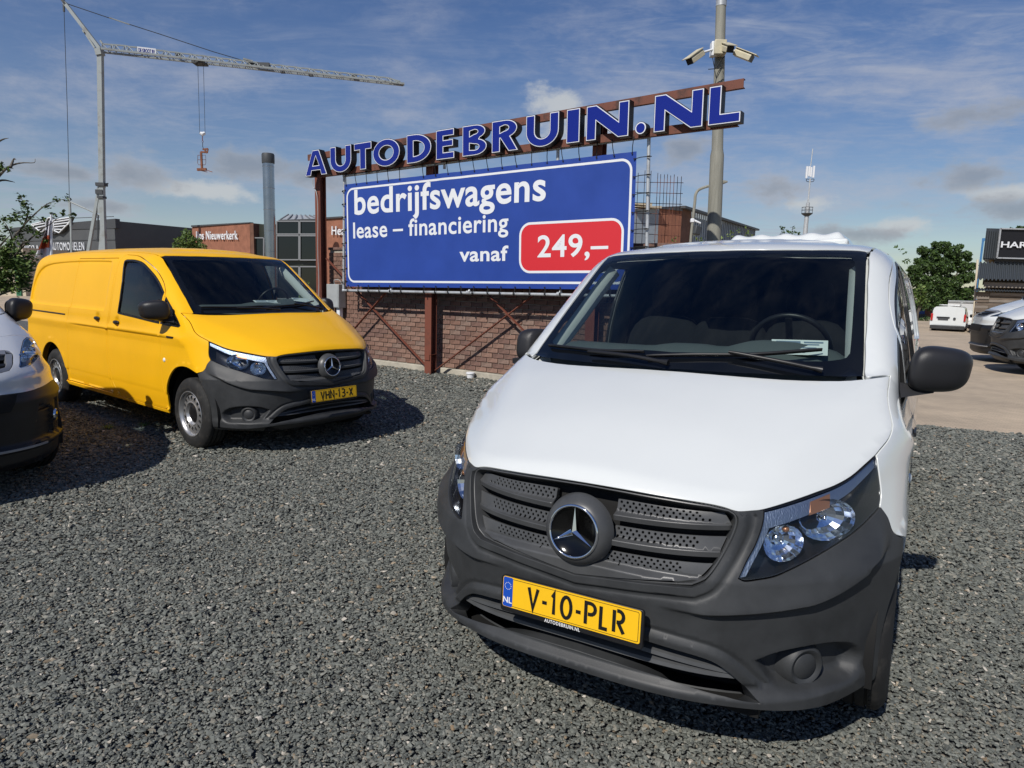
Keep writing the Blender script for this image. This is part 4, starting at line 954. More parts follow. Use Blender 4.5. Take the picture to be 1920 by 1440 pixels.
    b.lathe([(0, -.01), (.05, -.01), (.06, -.04)], 20); b.box((0, 0, -.015), (.36, .035, .014)); b.box((0, -.09, -.015), (.03, .18, .014)); D['steer'] = b.mesh('steering_wheel', 60); D['steer'].materials.append(M['black_plastic'])
def nose_meshes():
    """front of the other make of van: painted nose above a black lower bumper, lamps high at the hood edge"""
    D = VD; mat('gloss_black', (.012, .012, .013), .45, spec=.5, noise=.2); mat('silver_grey', (.30, .31, .33), .35, metal=.4)
    HLP = [(.500, .150, .925), (.505, .168, .945), (.599, .353, 1.013), (.728, .560, 1.068), (.800, .66, 1.088), (.862, .735, 1.090), (.885, .70, 1.03), (.878, .64, .98), (.840, .571, .962), (.788, .496, .972), (.712, .377, .955), (.594, .223, .930)]
    hl = cat(HLP + [HLP[0]], 3)[:-1]; hl2 = tA(hl)
    line = [(0, .50, 1.118), (.30, .515, 1.118), (.572, .582, 1.124), (.70, .66, 1.118), (.800, .72, 1.108), (.868, .757, 1.083), (.888, .772, 1.078)]
    ztop = [tuple(v) for v in surf_z([p[:2] for p in cat(line, 4)])]
    hs = [p for p in cat(HOOD_SIDE, 3) if p[1] > .775]
    hood = chain(ztop, hs, [(.83, 1.10, 1.265), (.79, 1.055, 1.262)], cat([(.79, 1.055, 1.262), (.70, .985, 1.262), (.5, .905, 1.262), (.25, .858, 1.262), (0, .845, 1.262)], 3))
    D['p_hood'] = panel_mesh('hood', cB, tB(full(hood)), sp=.035, bsp=.02, gap=.0018, rim=.02)
    side = chain(list(reversed([p for p in cat(HOOD_SIDE, 3) if p[1] <= .775])), cat(HL_OUT, 3), cat(FEND_BUMP, 3))
    blk = cat([(.961, .690, .742), (.90, .47, .768), (.80, .34, .776), (.662, .205, .769), (.513, .096, .760), (.385, .052, .762), (.2, .02, .765), (0, .01, .765)], 3)
    noseh = chain(list(reversed(blk)), list(reversed(side)), list(reversed(ztop)))
    grl = chain([(0, .36, 1.055), (.35, .36, 1.052)], cat([(.40, .36, 1.045), (.515, .350, 1.035), (.520, .30, 1.010), (.465, .171, .962), (.41, .108, .920)], 4), [(.30, .07, .905), (0, .05, .90)])
    dn = lambda P: .018 * np.exp(-((P[:, 2] - .86) / .05) ** 2) * smooth((np.abs(P[:, 0]) - .2) / .2)
    D['p_nose'] = panel_mesh('nose_panel', chartA, tA(full(noseh)), holes=[hl2, hl2[::-1] * [-1, 1], tA(full(grl))], sp=.018, bsp=.014, disp=dn, gap=.0016, rim=.02)
    bl = chain(blk[::-1], cat(ARCH_FB, 3), cat([(.895, .550, .235), (.82, .38, .222), (.70, .24, .212), (.5, .13, .205), (.25, .1, .202), (0, .1, .202)], 3))
    def db(P):
        x, z = np.abs(P[:, 0]), P[:, 2]; vent = inside(np.array([(.60, .66), (.755, .60), (.755, .40), (.52, .36)]), np.stack([x, z], 1)); d = np.where(vent, -.03 + .012 * (np.sin(z * 150) > .3), 0)
        pod = inside(np.array([(.765, .66), (.86, .64), (.88, .46), (.80, .38), (.765, .40)]), np.stack([x, z], 1)); d += np.where(pod, -.018, 0)
        return d + .03 * smooth((.40 - z) / .03) * smooth((z - .33) / .03) + .012 * np.exp(-((z - .70) / .05) ** 2)
    first = [p for p in bl if abs(p[0]) < 1e-6]
    D['p_bumper'] = panel_mesh('front_bumper', chartA, tA(full(list(reversed(bl)))) if bl[0][0] > 1e-6 else tA(full(bl)), sp=.016, bsp=.012, disp=db, gap=.0016, rim=.04)
    D['p_grille_back'] = panel_mesh('grille', chartA, tA(full(grl)), sp=.06, bsp=.03, off=-.05, rim=0, gap=-.02)
    g2 = tA(full(grl)); D['p_grille_ring'] = panel_mesh('grille_frame', chartA, g2, holes=[inset(dens(g2, .02), .028)], sp=.02, bsp=.015, off=.001, rim=.03, gap=.003)
    for k in range(3):
        z = .935 + .035 * k; xs = np.linspace(-.44 - .02 * k, .44 + .02 * k, 20); o = [(x, 0, z + .007) for x in xs] + [(x, 0, z - .007) for x in xs[::-1]]
        D['p_bar%d' % k] = panel_mesh('grille_bar', chartA, tA(surf_y([(p[0], p[2]) for p in o])), sp=.02, bsp=.02, off=-.015, rim=.012)
    mo = [(x, 0, .755 - .0 * x) for x in np.linspace(-.42, .42, 12)] + [(.36, 0, .64), (-.36, 0, .64)]
    D['p_mouth'] = panel_mesh('lower_intake', chartA, tA(surf_y([(p[0], p[2]) for p in mo])), sp=.03, bsp=.02, off=.018, rim=.004)
    xs = np.linspace(-.62, .62, 30); o = [(x, .372 - .01 * x * x) for x in xs] + [(x, .357 - .01 * x * x) for x in xs[::-1]]
    D['p_lip'] = panel_mesh('chin_trim', chartA, tA(surf_y(o)), sp=.02, bsp=.02, off=.036, rim=.004)
    for s, sn in ((1, 'L'), (-1, 'R')):
        D['p_lens' + sn] = panel_mesh('lens', chartA, hl2, sp=.035, bsp=.018, rim=0, off=-.001, gap=.003, sgn=s)
        D['p_hl_house' + sn] = panel_mesh('lamp_housing', chartA, hl2, holes=[inset(dens(hl2, .015), .007)], sp=.02, bsp=.015, rim=.05, off=-.002, gap=.0022, sgn=s, hole_rim=.045)
        D['p_hl_back' + sn] = panel_mesh('lamp_back', chartA, hl2, sp=.05, bsp=.02, rim=0, off=-.045, gap=-.004, sgn=s)
    b = MB(); b.lathe([(0, .012), (.02, .010), (.036, .004), (.042, .006), (.046, .0), (.046, -.02)], 30); D['p_fog'] = b.mesh('fog_lamp', 50); D['p_fog'].materials.append(M['lamp_chrome'])
VD.update(van_meshes()); van_small_parts(); nose_meshes(); WHEEL = wheel_proto()
POSE_W = (.242, 2.2135, .5400, .0205); POSE_Y = (-1.728599, 6.469555, -.900043, .009009)
white = build_van('panel_van', 'white panel van with dark grey bumper, nearest the camera, plate V-10-PLR', POSE_W, 'white_paint', 'V-10-PLR', None, 'AUTODEBRUIN.NL', fold=-1)
build_van('panel_van', 'bright yellow panel van with dark grey bumper parked before the blue banner', POSE_Y, 'yellow_paint', 'VHN-13-X', None, fold=1)
build_van('panel_van', 'silver-white van with black lower bumper, cut off by the left edge beside the yellow van', (-3.66, 4.33, -1.040, 0), 'silver_white_paint', None, None, None, 'nose')
build_van('panel_van', 'white van at the right edge whose whole front bumper is black, nearer of the pair', (11.0, 15.6, R(112), 0), 'white_paint', None, None, None, 'plain', yard_z(11, 15.5), sc=(1.18, 1.18, 1.36))
build_van('panel_van', 'white van at the right edge with painted nose, farther of the pair before the shed', (12.4, 18.4, R(110), 0), 'white_paint', None, None, None, 'nose', yard_z(12.5, 19), sc=(1.18, 1.18, 1.36))
def roof_cover():
    """moulded white cover with a row of rounded ribs, standing on the roof"""
    t = thing('roof_cover', 'white moulded cover with rounded ribs lying on the roof of the nearest van', 'roof cover'); t.matrix_world = white.matrix_basis @ Matrix.Translation((.03, 3.72, 1.90))
    nx, ny = 90, 36; vs = []; W_, L_ = .50, .42
    for i in range(nx + 1):
        for j in range(ny + 1):
            x = -W_ + 2 * W_ * i / nx; y = -L_ + 2 * L_ * j / ny; ex = 1 - abs(x) / W_; ey = 1 - abs(y) / L_
            e = float(smooth(np.array(min(ex / .30, 1.)))) * float(smooth(np.array(min(ey / .38, 1.))))
            rib = .5 + .5 * math.cos(x / .088 * math.pi); h = .015 + e * (.112 + .016 * rib)
            vs.append((x, y, h if ex > .001 and ey > .001 else 0))
    mb = MB(); mb.add(vs, [(i * (ny + 1) + j, (i + 1) * (ny + 1) + j, (i + 1) * (ny + 1) + j + 1, i * (ny + 1) + j + 1) for i in range(nx) for j in range(ny)], 0, True); mb.build('cover_shell', M['white_paint'], t)
    mb = MB(); mb.box((.33, -.42, .055), (.22, .10, .05)); mb.build('cover_lug', M['white_paint'], t, bevel=.015)
roof_cover()
def sheet(lab, pose, c, m='paper'):
    t = thing('price_sheet', lab, 'paper sheet'); t.matrix_world = pose.matrix_basis
    mb = MB(); mb.add(c, [(0, 1, 2, 3)]); q = [Vector(p) for p in c]; n = (q[1] - q[0]).cross(q[3] - q[0]).normalized(); n = n if n.z > 0 else -n
    mb.add([p - n * .0006 for p in q], [(3, 2, 1, 0)]); o = mb.build('sheet', M['paper'], t)
    pb = MB()
    P = lambda a, b: q[0].lerp(q[1], a).lerp(q[3].lerp(q[2], a), b) + n * .0008
    for a0, a1, b0, b1 in ((.08, .52, .62, .90), (.58, .92, .78, .88), (.58, .85, .64, .72), (.08, .80, .44, .50), (.08, .90, .30, .36), (.08, .60, .12, .18)): pb.add([P(a0, b0), P(a1, b0), P(a1, b1), P(a0, b1)], [(0, 1, 2, 3)])
    pb.build('print', M['paper_print'], t)
sheet('printed price sheet lying behind the windscreen of the nearest white van', white, [(.405, 1.12, 1.335), (.625, 1.12, 1.340), (.610, 1.24, 1.396), (.375, 1.24, 1.392)])
yel = [o for o in bpy.data.objects if o.get('label', '').startswith('bright yellow')][0]
sheet('printed sheet lying flat on the dashboard of the yellow van, nearer its middle', yel, [(-.06, 1.16, 1.345), (.20, 1.12, 1.345), (.26, 1.30, 1.372), (.0, 1.34, 1.372)])
sheet('narrow printed sheet on the dashboard of the yellow van, nearer the wall side', yel, [(.36, 1.12, 1.370), (.56, 1.10, 1.345), (.60, 1.22, 1.390), (.40, 1.24, 1.400)])
for c in list(WHEEL.children): bpy.data.objects.remove(c)
bpy.data.objects.remove(WHEEL)
# ---------------------------------------------------------------- ground
TH = R(35); WU = Vector((math.cos(TH), -math.sin(TH), 0)); WN = Vector((-math.sin(TH), -math.cos(TH), 0)); WO = Vector((-1.387, 12.25, 0))
def wp(u, D, z): return WO + WU * u + WN * D + Vector((0, 0, z))      # along the brick wall, out from it, up
def ground_mats():
    m = bpy.data.materials.new('gravel_bed'); m.use_nodes = True; nt = m.node_tree; N = nt.nodes; L = nt.links; b = N['Principled BSDF']; b.inputs['Roughness'].default_value = .9
    tc = N.new('ShaderNodeTexCoord'); v = N.new('ShaderNodeTexVoronoi'); v.inputs['Scale'].default_value = 62; L.new(tc.outputs['Object'], v.inputs['Vector'])
    cr = N.new('ShaderNodeValToRGB'); cr.color_ramp.elements[0].color = (.045, .046, .043, 1); cr.color_ramp.elements[1].color = (.17, .17, .155, 1)
    sx = N.new('ShaderNodeSeparateColor'); L.new(v.outputs['Color'], sx.inputs[0]); L.new(sx.outputs[0], cr.inputs[0]); L.new(cr.outputs[0], b.inputs['Base Color'])
    bp = N.new('ShaderNodeBump'); bp.inputs['Strength'].default_value = 1; bp.inputs['Distance'].default_value = .012; bp.invert = True; L.new(v.outputs['Distance'], bp.inputs['Height']); L.new(bp.outputs[0], b.inputs['Normal'])
    MATS['gravel_bed'] = m
    m = bpy.data.materials.new('gravel_stone'); m.use_nodes = True; nt = m.node_tree; N = nt.nodes; L = nt.links; b = N['Principled BSDF']; b.inputs['Roughness'].default_value = .72; b.inputs['Specular IOR Level'].default_value = .35
    oi = N.new('ShaderNodeObjectInfo'); cr = N.new('ShaderNodeValToRGB'); cr.color_ramp.interpolation = 'LINEAR'; e = cr.color_ramp.elements
    e[0].position = 0; e[0].color = (.074, .079, .072, 1); e[1].position = 1; e[1].color = (.50, .46, .40, 1)
    for p, c in ((.25, (.118, .126, .112)), (.5, (.148, .156, .137)), (.72, (.182, .189, .166)), (.88, (.212, .210, .18)), (.955, (.19, .175, .14)), (.975, (.24, .17, .10)), (.985, (.40, .36, .29))):
        x = e.new(p); x.color = (*c, 1)
    L.new(oi.outputs['Random'], cr.inputs[0])
    tc = N.new('ShaderNodeTexCoord'); t = N.new('ShaderNodeTexNoise'); t.inputs['Scale'].default_value = 3; t.inputs['Detail'].default_value = 3; L.new(tc.outputs['Object'], t.inputs['Vector'])
    mx = N.new('ShaderNodeMix'); mx.data_type = 'RGBA'; mx.blend_type = 'MULTIPLY'; mx.inputs[0].default_value = .6; L.new(cr.outputs[0], mx.inputs[6])
    rg = N.new('ShaderNodeMapRange'); rg.inputs[3].default_value = .55; rg.inputs[4].default_value = 1.5; L.new(t.outputs[0], rg.inputs[0]); L.new(rg.outputs[0], mx.inputs[7]); L.new(mx.outputs[2], b.inputs['Base Color'])
    MATS['gravel_stone'] = m
    m = bpy.data.materials.new('yard_paving'); m.use_nodes = True; nt = m.node_tree; N = nt.nodes; L = nt.links; b = N['Principled BSDF']; b.inputs['Roughness'].default_value = .85
    tc = N.new('ShaderNodeTexCoord'); mp = N.new('ShaderNodeMapping'); mp.inputs['Rotation'].default_value = (0, 0, R(20)); L.new(tc.outputs['Object'], mp.inputs[0])
    br = N.new('ShaderNodeTexBrick'); br.inputs['Scale'].default_value = 4.5; br.inputs['Color1'].default_value = (.49, .395, .285, 1); br.inputs['Color2'].default_value = (.43, .35, .255, 1); br.inputs['Mortar'].default_value = (.34, .28, .21, 1); br.inputs['Mortar Size'].default_value = .018
    L.new(mp.outputs[0], br.inputs['Vector'])
    t = N.new('ShaderNodeTexNoise'); t.inputs['Scale'].default_value = .6; t.inputs['Detail'].default_value = 9; t.inputs['Roughness'].default_value = .7; L.new(tc.outputs['Object'], t.inputs['Vector'])
    mx = N.new('ShaderNodeMix'); mx.data_type = 'RGBA'; mx.blend_type = 'MULTIPLY'; mx.inputs[0].default_value = .75; L.new(br.outputs[0], mx.inputs[6])
    cr = N.new('ShaderNodeValToRGB'); cr.color_ramp.elements[0].position = .3; cr.color_ramp.elements[0].color = (.62, .62, .62, 1); cr.color_ramp.elements[1].position = .68; cr.color_ramp.elements[1].color = (1.25, 1.22, 1.18, 1)
    L.new(t.outputs[0], cr.inputs[0]); L.new(cr.outputs[0], mx.inputs[7]); L.new(mx.outputs[2], b.inputs['Base Color'])
    MATS['yard_paving'] = m
ground_mats()
def build_ground():
    # one sheet to the horizon: level lot, then the yard that falls away gently
    a = wp(-3.2, -.02, 0); e = Vector((5.13, 8.39, 0)); f = Vector((6.12, 7.96, 0)); dr = (f - e).normalized(); s0 = e - dr * 14; s1 = e + dr * 30
    g0 = e - dr * 400; g1 = e + dr * 400; mb = MB()
    mb.add([(g0.x - 120, g0.y - 300, -.02), (g1.x - 120, g1.y - 300, -.02), (g1.x, g1.y, -.02), (e.x, e.y, -.02), tuple(wp(4.7, .05, -.02)), tuple(wp(-330, .05, -.02))], [(0, 1, 2, 3, 4, 5)])
    mb.build('ground', M['gravel_bed']).__setitem__('kind', 'structure')
    n = Vector((.42, .907, 0)); up = lambda p, d: (p.x, p.y, -YARD_SLOPE * d)
    q0 = e - dr * 400; q1 = e + dr * 400; r0 = q0 + n * 160; r1 = q1 + n * 160; t0 = q0 + n * 1500; t1 = q1 + n * 1500
    w1 = wp(4.7, .05, -.001); w0 = wp(-330, .05, 0); w0.z = -1.0; mb = MB(); mb.add([tuple(w0), tuple(w1), (e.x, e.y, -.001), (q1.x, q1.y, -.001), up(r1, 160), up(r0 + n * 120, 160), (t1.x, t1.y, -YARD_SLOPE * 160), (t0.x, t0.y, -YARD_SLOPE * 160)], [(0, 1, 2, 3, 4, 5), (5, 4, 6, 7)]); bm_ = None
    y = mb.build('yard', M['yard_paving']); y['kind'] = 'structure'
    # loose stones of the lot
    pts = []; sc = []
    rng = np.random.default_rng(3)
    def band(d0, d1, dens_, s):
        amin, amax = (R(-72), R(74)) if d1 < 7 else (R(-54), R(56)); area = (amax - amin) / 2 * (d1 * d1 - d0 * d0); n_ = int(area * dens_)
        a_ = rng.uniform(amin, amax, n_); d_ = np.sqrt(rng.uniform(d0 * d0, d1 * d1, n_)); x = d_ * np.sin(a_); y_ = d_ * np.cos(a_); out = (a_ < R(-41)) | (a_ > R(43)); k = ~out | (rng.uniform(size=n_) < .45)
        return x[k], y_[k], np.where(out, s * 1.4, s)[k]
    X = []; 
    for b_ in ((1.25, 2.8, 11500, .0068), (2.8, 4.4, 8600, .0077), (4.4, 6.6, 4800, .0098), (6.6, 10.0, 2300, .0128), (10.0, 15.5, 900, .019)): X.append(band(*b_))
    x = np.concatenate([a_[0] for a_ in X]); y_ = np.concatenate([a_[1] for a_ in X]); s = np.concatenate([a_[2] for a_ in X])
    lim = 8.39 - .4338 * (x - 5.13); uu = (x - WO.x) * WU.x + (y_ - WO.y) * WU.y; dd = (x - WO.x) * WN.x + (y_ - WO.y) * WN.y
    k = np.where(uu < 4.75, dd > .02, y_ < lim + .03 * rng.normal(size=len(x))); x, y_, s = x[k], y_[k], s[k]
    hgt = .010 * np.sin(x * 1.7 + y_) + .008 * np.sin(y_ * 2.9 - x * .6); s = s * rng.lognormal(0, .28, len(s)); s = np.minimum(s, .034); z = rng.uniform(-.006, .004, len(s)) + np.abs(s) * .2
    me = bpy.data.meshes.new('gravel'); me.vertices.add(len(x)); me.vertices.foreach_set('co', np.stack([x, y_, z], 1).ravel())
    at_ = me.attributes.new('s', 'FLOAT', 'POINT'); at_.data.foreach_set('value', s)
    ar = me.attributes.new('rot', 'FLOAT_VECTOR', 'POINT'); ar.data.foreach_set('vector', np.stack([rng.normal(0, .24, len(x)), rng.normal(0, .24, len(x)), rng.uniform(0, 6.28, len(x))], 1).ravel())
    o = link('gravel', me, M['gravel_stone']); o['kind'] = 'stuff'; o['label'] = 'loose dark grey crushed stone covering the parking lot around the vans'; o['category'] = 'gravel'
    # stone shapes
    stones = []
    for i in range(7):
        bm = bmesh.new(); r = random.Random(i); 
        pv = [Vector((r.gauss(0, 1), r.gauss(0, 1), r.gauss(0, 1))).normalized() for _ in range(11)]
        for p in pv: bm.verts.new((p.x * (1.15 + .3 * r.random()), p.y * (.8 + .3 * r.random()), p.z * .50))
        bmesh.ops.convex_hull(bm, input=bm.verts); 
        for v in [v for v in bm.verts if not v.link_faces]: bm.verts.remove(v)
        sm = bpy.data.meshes.new('stone_shape'); bm.to_mesh(sm); bm.free(); sm.materials.append(M['gravel_stone']); stones.append(sm)
    ng = bpy.data.node_groups.new('scatter_gravel', 'GeometryNodeTree'); ng.interface.new_socket('Geometry', in_out='INPUT', socket_type='NodeSocketGeometry'); ng.interface.new_socket('Geometry', in_out='OUTPUT', socket_type='NodeSocketGeometry')
    N = ng.nodes; L = ng.links; gi = N.new('NodeGroupInput'); go = N.new('NodeGroupOutput')
    j = N.new('GeometryNodeGeometryToInstance')
    for sm in stones:
        # stone geometry carried inside the node tree through tiny convex meshes
        so = bpy.data.objects.new('stone', sm); oi = N.new('GeometryNodeObjectInfo'); oi.inputs['Object'].default_value = so; oi.inputs['As Instance'].default_value = True; L.new(oi.outputs['Geometry'], j.inputs[0])
    ip = N.new('GeometryNodeInstanceOnPoints'); L.new(gi.outputs[0], ip.inputs['Points'])
    gj = N.new('GeometryNodeJoinGeometry')
    for nd in [x_ for x_ in N if x_.bl_idname == 'GeometryNodeObjectInfo']: L.new(nd.outputs['Geometry'], gj.inputs[0])
    N.remove(j); L.new(gj.outputs[0], ip.inputs['Instance']); ip.inputs['Pick Instance'].default_value = True
    rv = N.new('FunctionNodeRandomValue'); rv.data_type = 'INT'; rv.inputs['Min'].default_value = 0; rv.inputs['Max'].default_value = 6
    L.new([o_ for o_ in rv.outputs if o_.type == 'INT'][0], ip.inputs['Instance Index'])
    na = N.new('GeometryNodeInputNamedAttribute'); na.data_type = 'FLOAT'; na.inputs['Name'].default_value = 's'; L.new([o_ for o_ in na.outputs if o_.type == 'VALUE'][0], ip.inputs['Scale'])
    nb = N.new('GeometryNodeInputNamedAttribute'); nb.data_type = 'FLOAT_VECTOR'; nb.inputs['Name'].default_value = 'rot'; L.new([o_ for o_ in nb.outputs if o_.type == 'VECTOR'][0], ip.inputs['Rotation'])
    L.new(ip.outputs[0], go.inputs[0]); md = o.modifiers.new('scatter', 'NODES'); md.node_group = ng
build_ground()
# ---------------------------------------------------------------- brick wall and roadside sign
mat('mortar', (.40, .37, .31), .95, noise=.2, nscale=12)
for i, c in enumerate(((.20, .115, .086), (.24, .145, .11), (.17, .10, .08), (.22, .15, .12))): mat('brick%d' % i, c, .9, noise=.28, nscale=14, bump=.5, bscale=60)
mat('concrete', (.42, .39, .32), .9, noise=.2, nscale=5, bump=.3, bscale=40)
mat('rust_red', (.18, .056, .034), .7, noise=.22, nscale=9, dirt=(.12, .045, .03))
mat('rust_brown', (.17, .066, .045), .85, noise=.25, nscale=8, dirt=(.05, .035, .03))
mat('galvanised', (.50, .52, .53), .45, metal=.35, noise=.2, nscale=8, dirt=(.30, .30, .30))
mat('banner_blue', (.022, .060, .30), .48, spec=.4, noise=.08, nscale=1.5, rvar=.05)
mat('letter_blue', (.005, .016, .215), .28, spec=.5)
mat('letter_white', (.74, .76, .80), .35)
mat('letter_black', (.010, .010, .012), .5)
mat('banner_red', (.62, .025, .035), .5)
mat('banner_white', (.74, .76, .78), .5)
mat('cord_black', (.012, .012, .012), .7)
mat('grey_box', (.36, .38, .38), .5, noise=.08)
def wmat(): return Matrix((WU, -WN, Vector((0, 0, 1)))).transposed().to_4x4()     # local x along the wall, y into it, z up
WM = wmat(); WM.translation = WO; WROT = WM.to_euler()
def local_thing(name, label, cat_, u, D, z=0., group=None):
    p = wp(u, D, z); return thing(name, label, cat_, p, WROT, group)
def brick_wall():
    w = local_thing('brick_wall', 'low dark red brick wall with pale joints behind the blue banner', 'wall', 0, 0)
    u0, u1, H = -2.87, 4.70, 2.20
    mb = MB(); mb.box(((u0 + u1) / 2, .13, .10 + (H - .1) / 2), (u1 - u0 - .012, .236, H - .1)); mb.build('mortar_bed', M['mortar'], w)
    mb = MB(); mb.box(((u0 + u1) / 2, .11, .03), (u1 - u0 + .06, .36, .14)); mb.build('plinth', M['concrete'], w, bevel=.01)
    mb = MB(); mb.box(((u0 + u1) / 2, .12, H + .02), (u1 - u0 + .03, .28, .05)); mb.build('coping', M['brick2'], w, bevel=.006)
    bw, bh, jt = .226, .074, .011; rows = int((H - .1) / (bh + jt)); allb = []
    for r in range(rows):
        z = .10 + jt + bh / 2 + r * (bh + jt); off = (r % 2) * (bw + jt) / 2; x = u0 - off
        while x < u1:
            a = max(x, u0); b = min(x + bw, u1)
            if b - a > .04: allb.append((a, b, z))
            x += bw + jt
    # nearest and unhidden bricks singly, the rest as one piece
    def vis(b):
        u, z = (b[0] + b[1]) / 2, b[2]
        if u > 2.6: return 9 + u
        if z < 1.46: return abs(z - .8) * .3 + max(0, -1.3 - u) * 1.5 + max(0, u - 1.7)
        if u < -1.92: return .9 + .3 * abs(z - 1.8)
        return 9
    allb.sort(key=vis); proto = {}
    def bm_(L_):
        m = MB(); m.box((0, 0, 0), (L_, .03, bh)); me = m.mesh('brick'); bm = bmesh.new(); bm.from_mesh(me); bmesh.ops.bevel(bm, geom=list(bm.edges), offset=.004, segments=1, affect='EDGES'); bm.to_mesh(me); bm.free(); return me
    rest = MB()
    for i, (a, b, z) in enumerate(allb):
        L_ = round(b - a, 3)
        if i < 290:
            k = (L_, random.randrange(4))
            if k not in proto: me = bm_(L_); me.materials.append(M['brick%d' % k[1]]); proto[k] = me
            o = bpy.data.objects.new('brick', proto[k]); COL.objects.link(o); o.parent = w; o.location = ((a + b) / 2, .004 + random.uniform(-.003, .003), z + random.uniform(-.0015, .0015)); o.rotation_euler = (0, random.uniform(-.006, .006), 0)
        else: rest.box(((a + b) / 2, .004, z), (L_, .03, bh))
    r = rest.build('brickwork', M['brick0'], w); r['kind'] = 'stuff'
    # left end face of the wall
    e = MB()
    for r_ in range(rows): e.box((u0 - .002, .13, .10 + jt + bh / 2 + r_ * (bh + jt)), (.02, .23, bh))
    x = e.build('end_bricks', M['brick1'], w); x['kind'] = 'stuff'
brick_wall()
def hbeam(mb, u, D, z0, z1, w=.15, d=.15, t=.012):
    for s in (-1, 1): mb.box((u, -D + s * (d / 2 - t / 2), (z0 + z1) / 2), (w, t, z1 - z0))
    mb.box((u, -D, (z0 + z1) / 2), (t, d - 2 * t - .002, z1 - z0))
posts = ((-2.80, 'left rust-red steel post of the sign, rising beside the grey cabinet'), (.10, 'middle rust-red steel post under the banner, where the braces meet'), (3.30, 'right rust-red steel post of the sign, mostly hidden behind banner and white van'))
for u, lab in posts:
    t = local_thing('steel_post', lab, 'post', u, .26, 0, 'steel posts carrying the sign'); mb = MB(); hbeam(mb, 0, 0, -.02, 3.93); o = mb.build('beam', M['rust_red'], t)
    mb = MB(); mb.box((0, 0, .35), (.155, .158, .012)); mb.box((0, -.085, .30), (.11, .012, .10)); mb.build('splice_plate', M['rust_red'], t)
def brace(name_lab, a, b, D):
    t = local_thing('brace', name_lab, 'brace', a[0], D, a[1], 'crossed flat-bar braces between the posts'); mb = MB(); mb.bar((0, 0, 0), (b[0] - a[0], 0, b[1] - a[1]), .012, .052, up=(0, 1, 0)); mb.build('flat_bar', M['rust_red'], t)
brace('red flat-bar brace falling to the right, left of the middle post', (-2.72, 2.02), (.05, .05), .20)
brace('red flat-bar brace rising to the right, from behind the yellow van', (-2.72, -.0), (.03, 2.30), .225)
brace('red flat-bar brace rising to the right from the middle post', (.16, .06), (3.2, 2.13), .20)
brace('red flat-bar brace falling to the right towards the white van', (.16, 2.31), (3.2, .02), .225)
def beams():
    for nm, z, lab, u0, u1 in (('beam', 3.915, 'upper rusty steel beam behind the blue letters', -2.93, 5.36), ('beam', 3.585, 'lower rusty steel beam behind the blue letters', -2.70, 5.32)):
        t = local_thing('steel_beam', lab, 'beam', u0, .395, z, 'rusty beams behind the letters'); t.rotation_euler = (Matrix.Translation((0, 0, 0)) @ WM.to_3x3().to_4x4() @ Matrix.Rotation(R(-1.5 if z > 3.8 else -.72), 4, 'Y')).to_euler(); L_ = u1 - u0
        mb = MB(); mb.box((L_ / 2, -.05, 0), (L_, .010, .11)); mb.box((L_ / 2, -.018, .05), (L_, .056, .010)); mb.box((L_ / 2, -.018, -.05), (L_, .056, .010)); mb.build('channel', M['rust_brown'], t)
beams()
def zlift(u): return .0165 * (u + 1.9)        # the sign hangs a little higher at its right end
LETTERS = [('A', -2.835, -2.222), ('U', -2.118, -1.556), ('T', -1.472, -1.035), ('O', -.995, -.35), ('D', -.182, .362), ('E', .472, .851), ('B', 1.026, 1.503), ('R', 1.606, 2.09), ('U', 2.238, 2.8), ('I', 2.933, 3.142), ('N', 3.252, 3.896), ('.', 3.997, 4.15), ('N', 4.263, 4.915), ('L', 4.99, 5.387)]
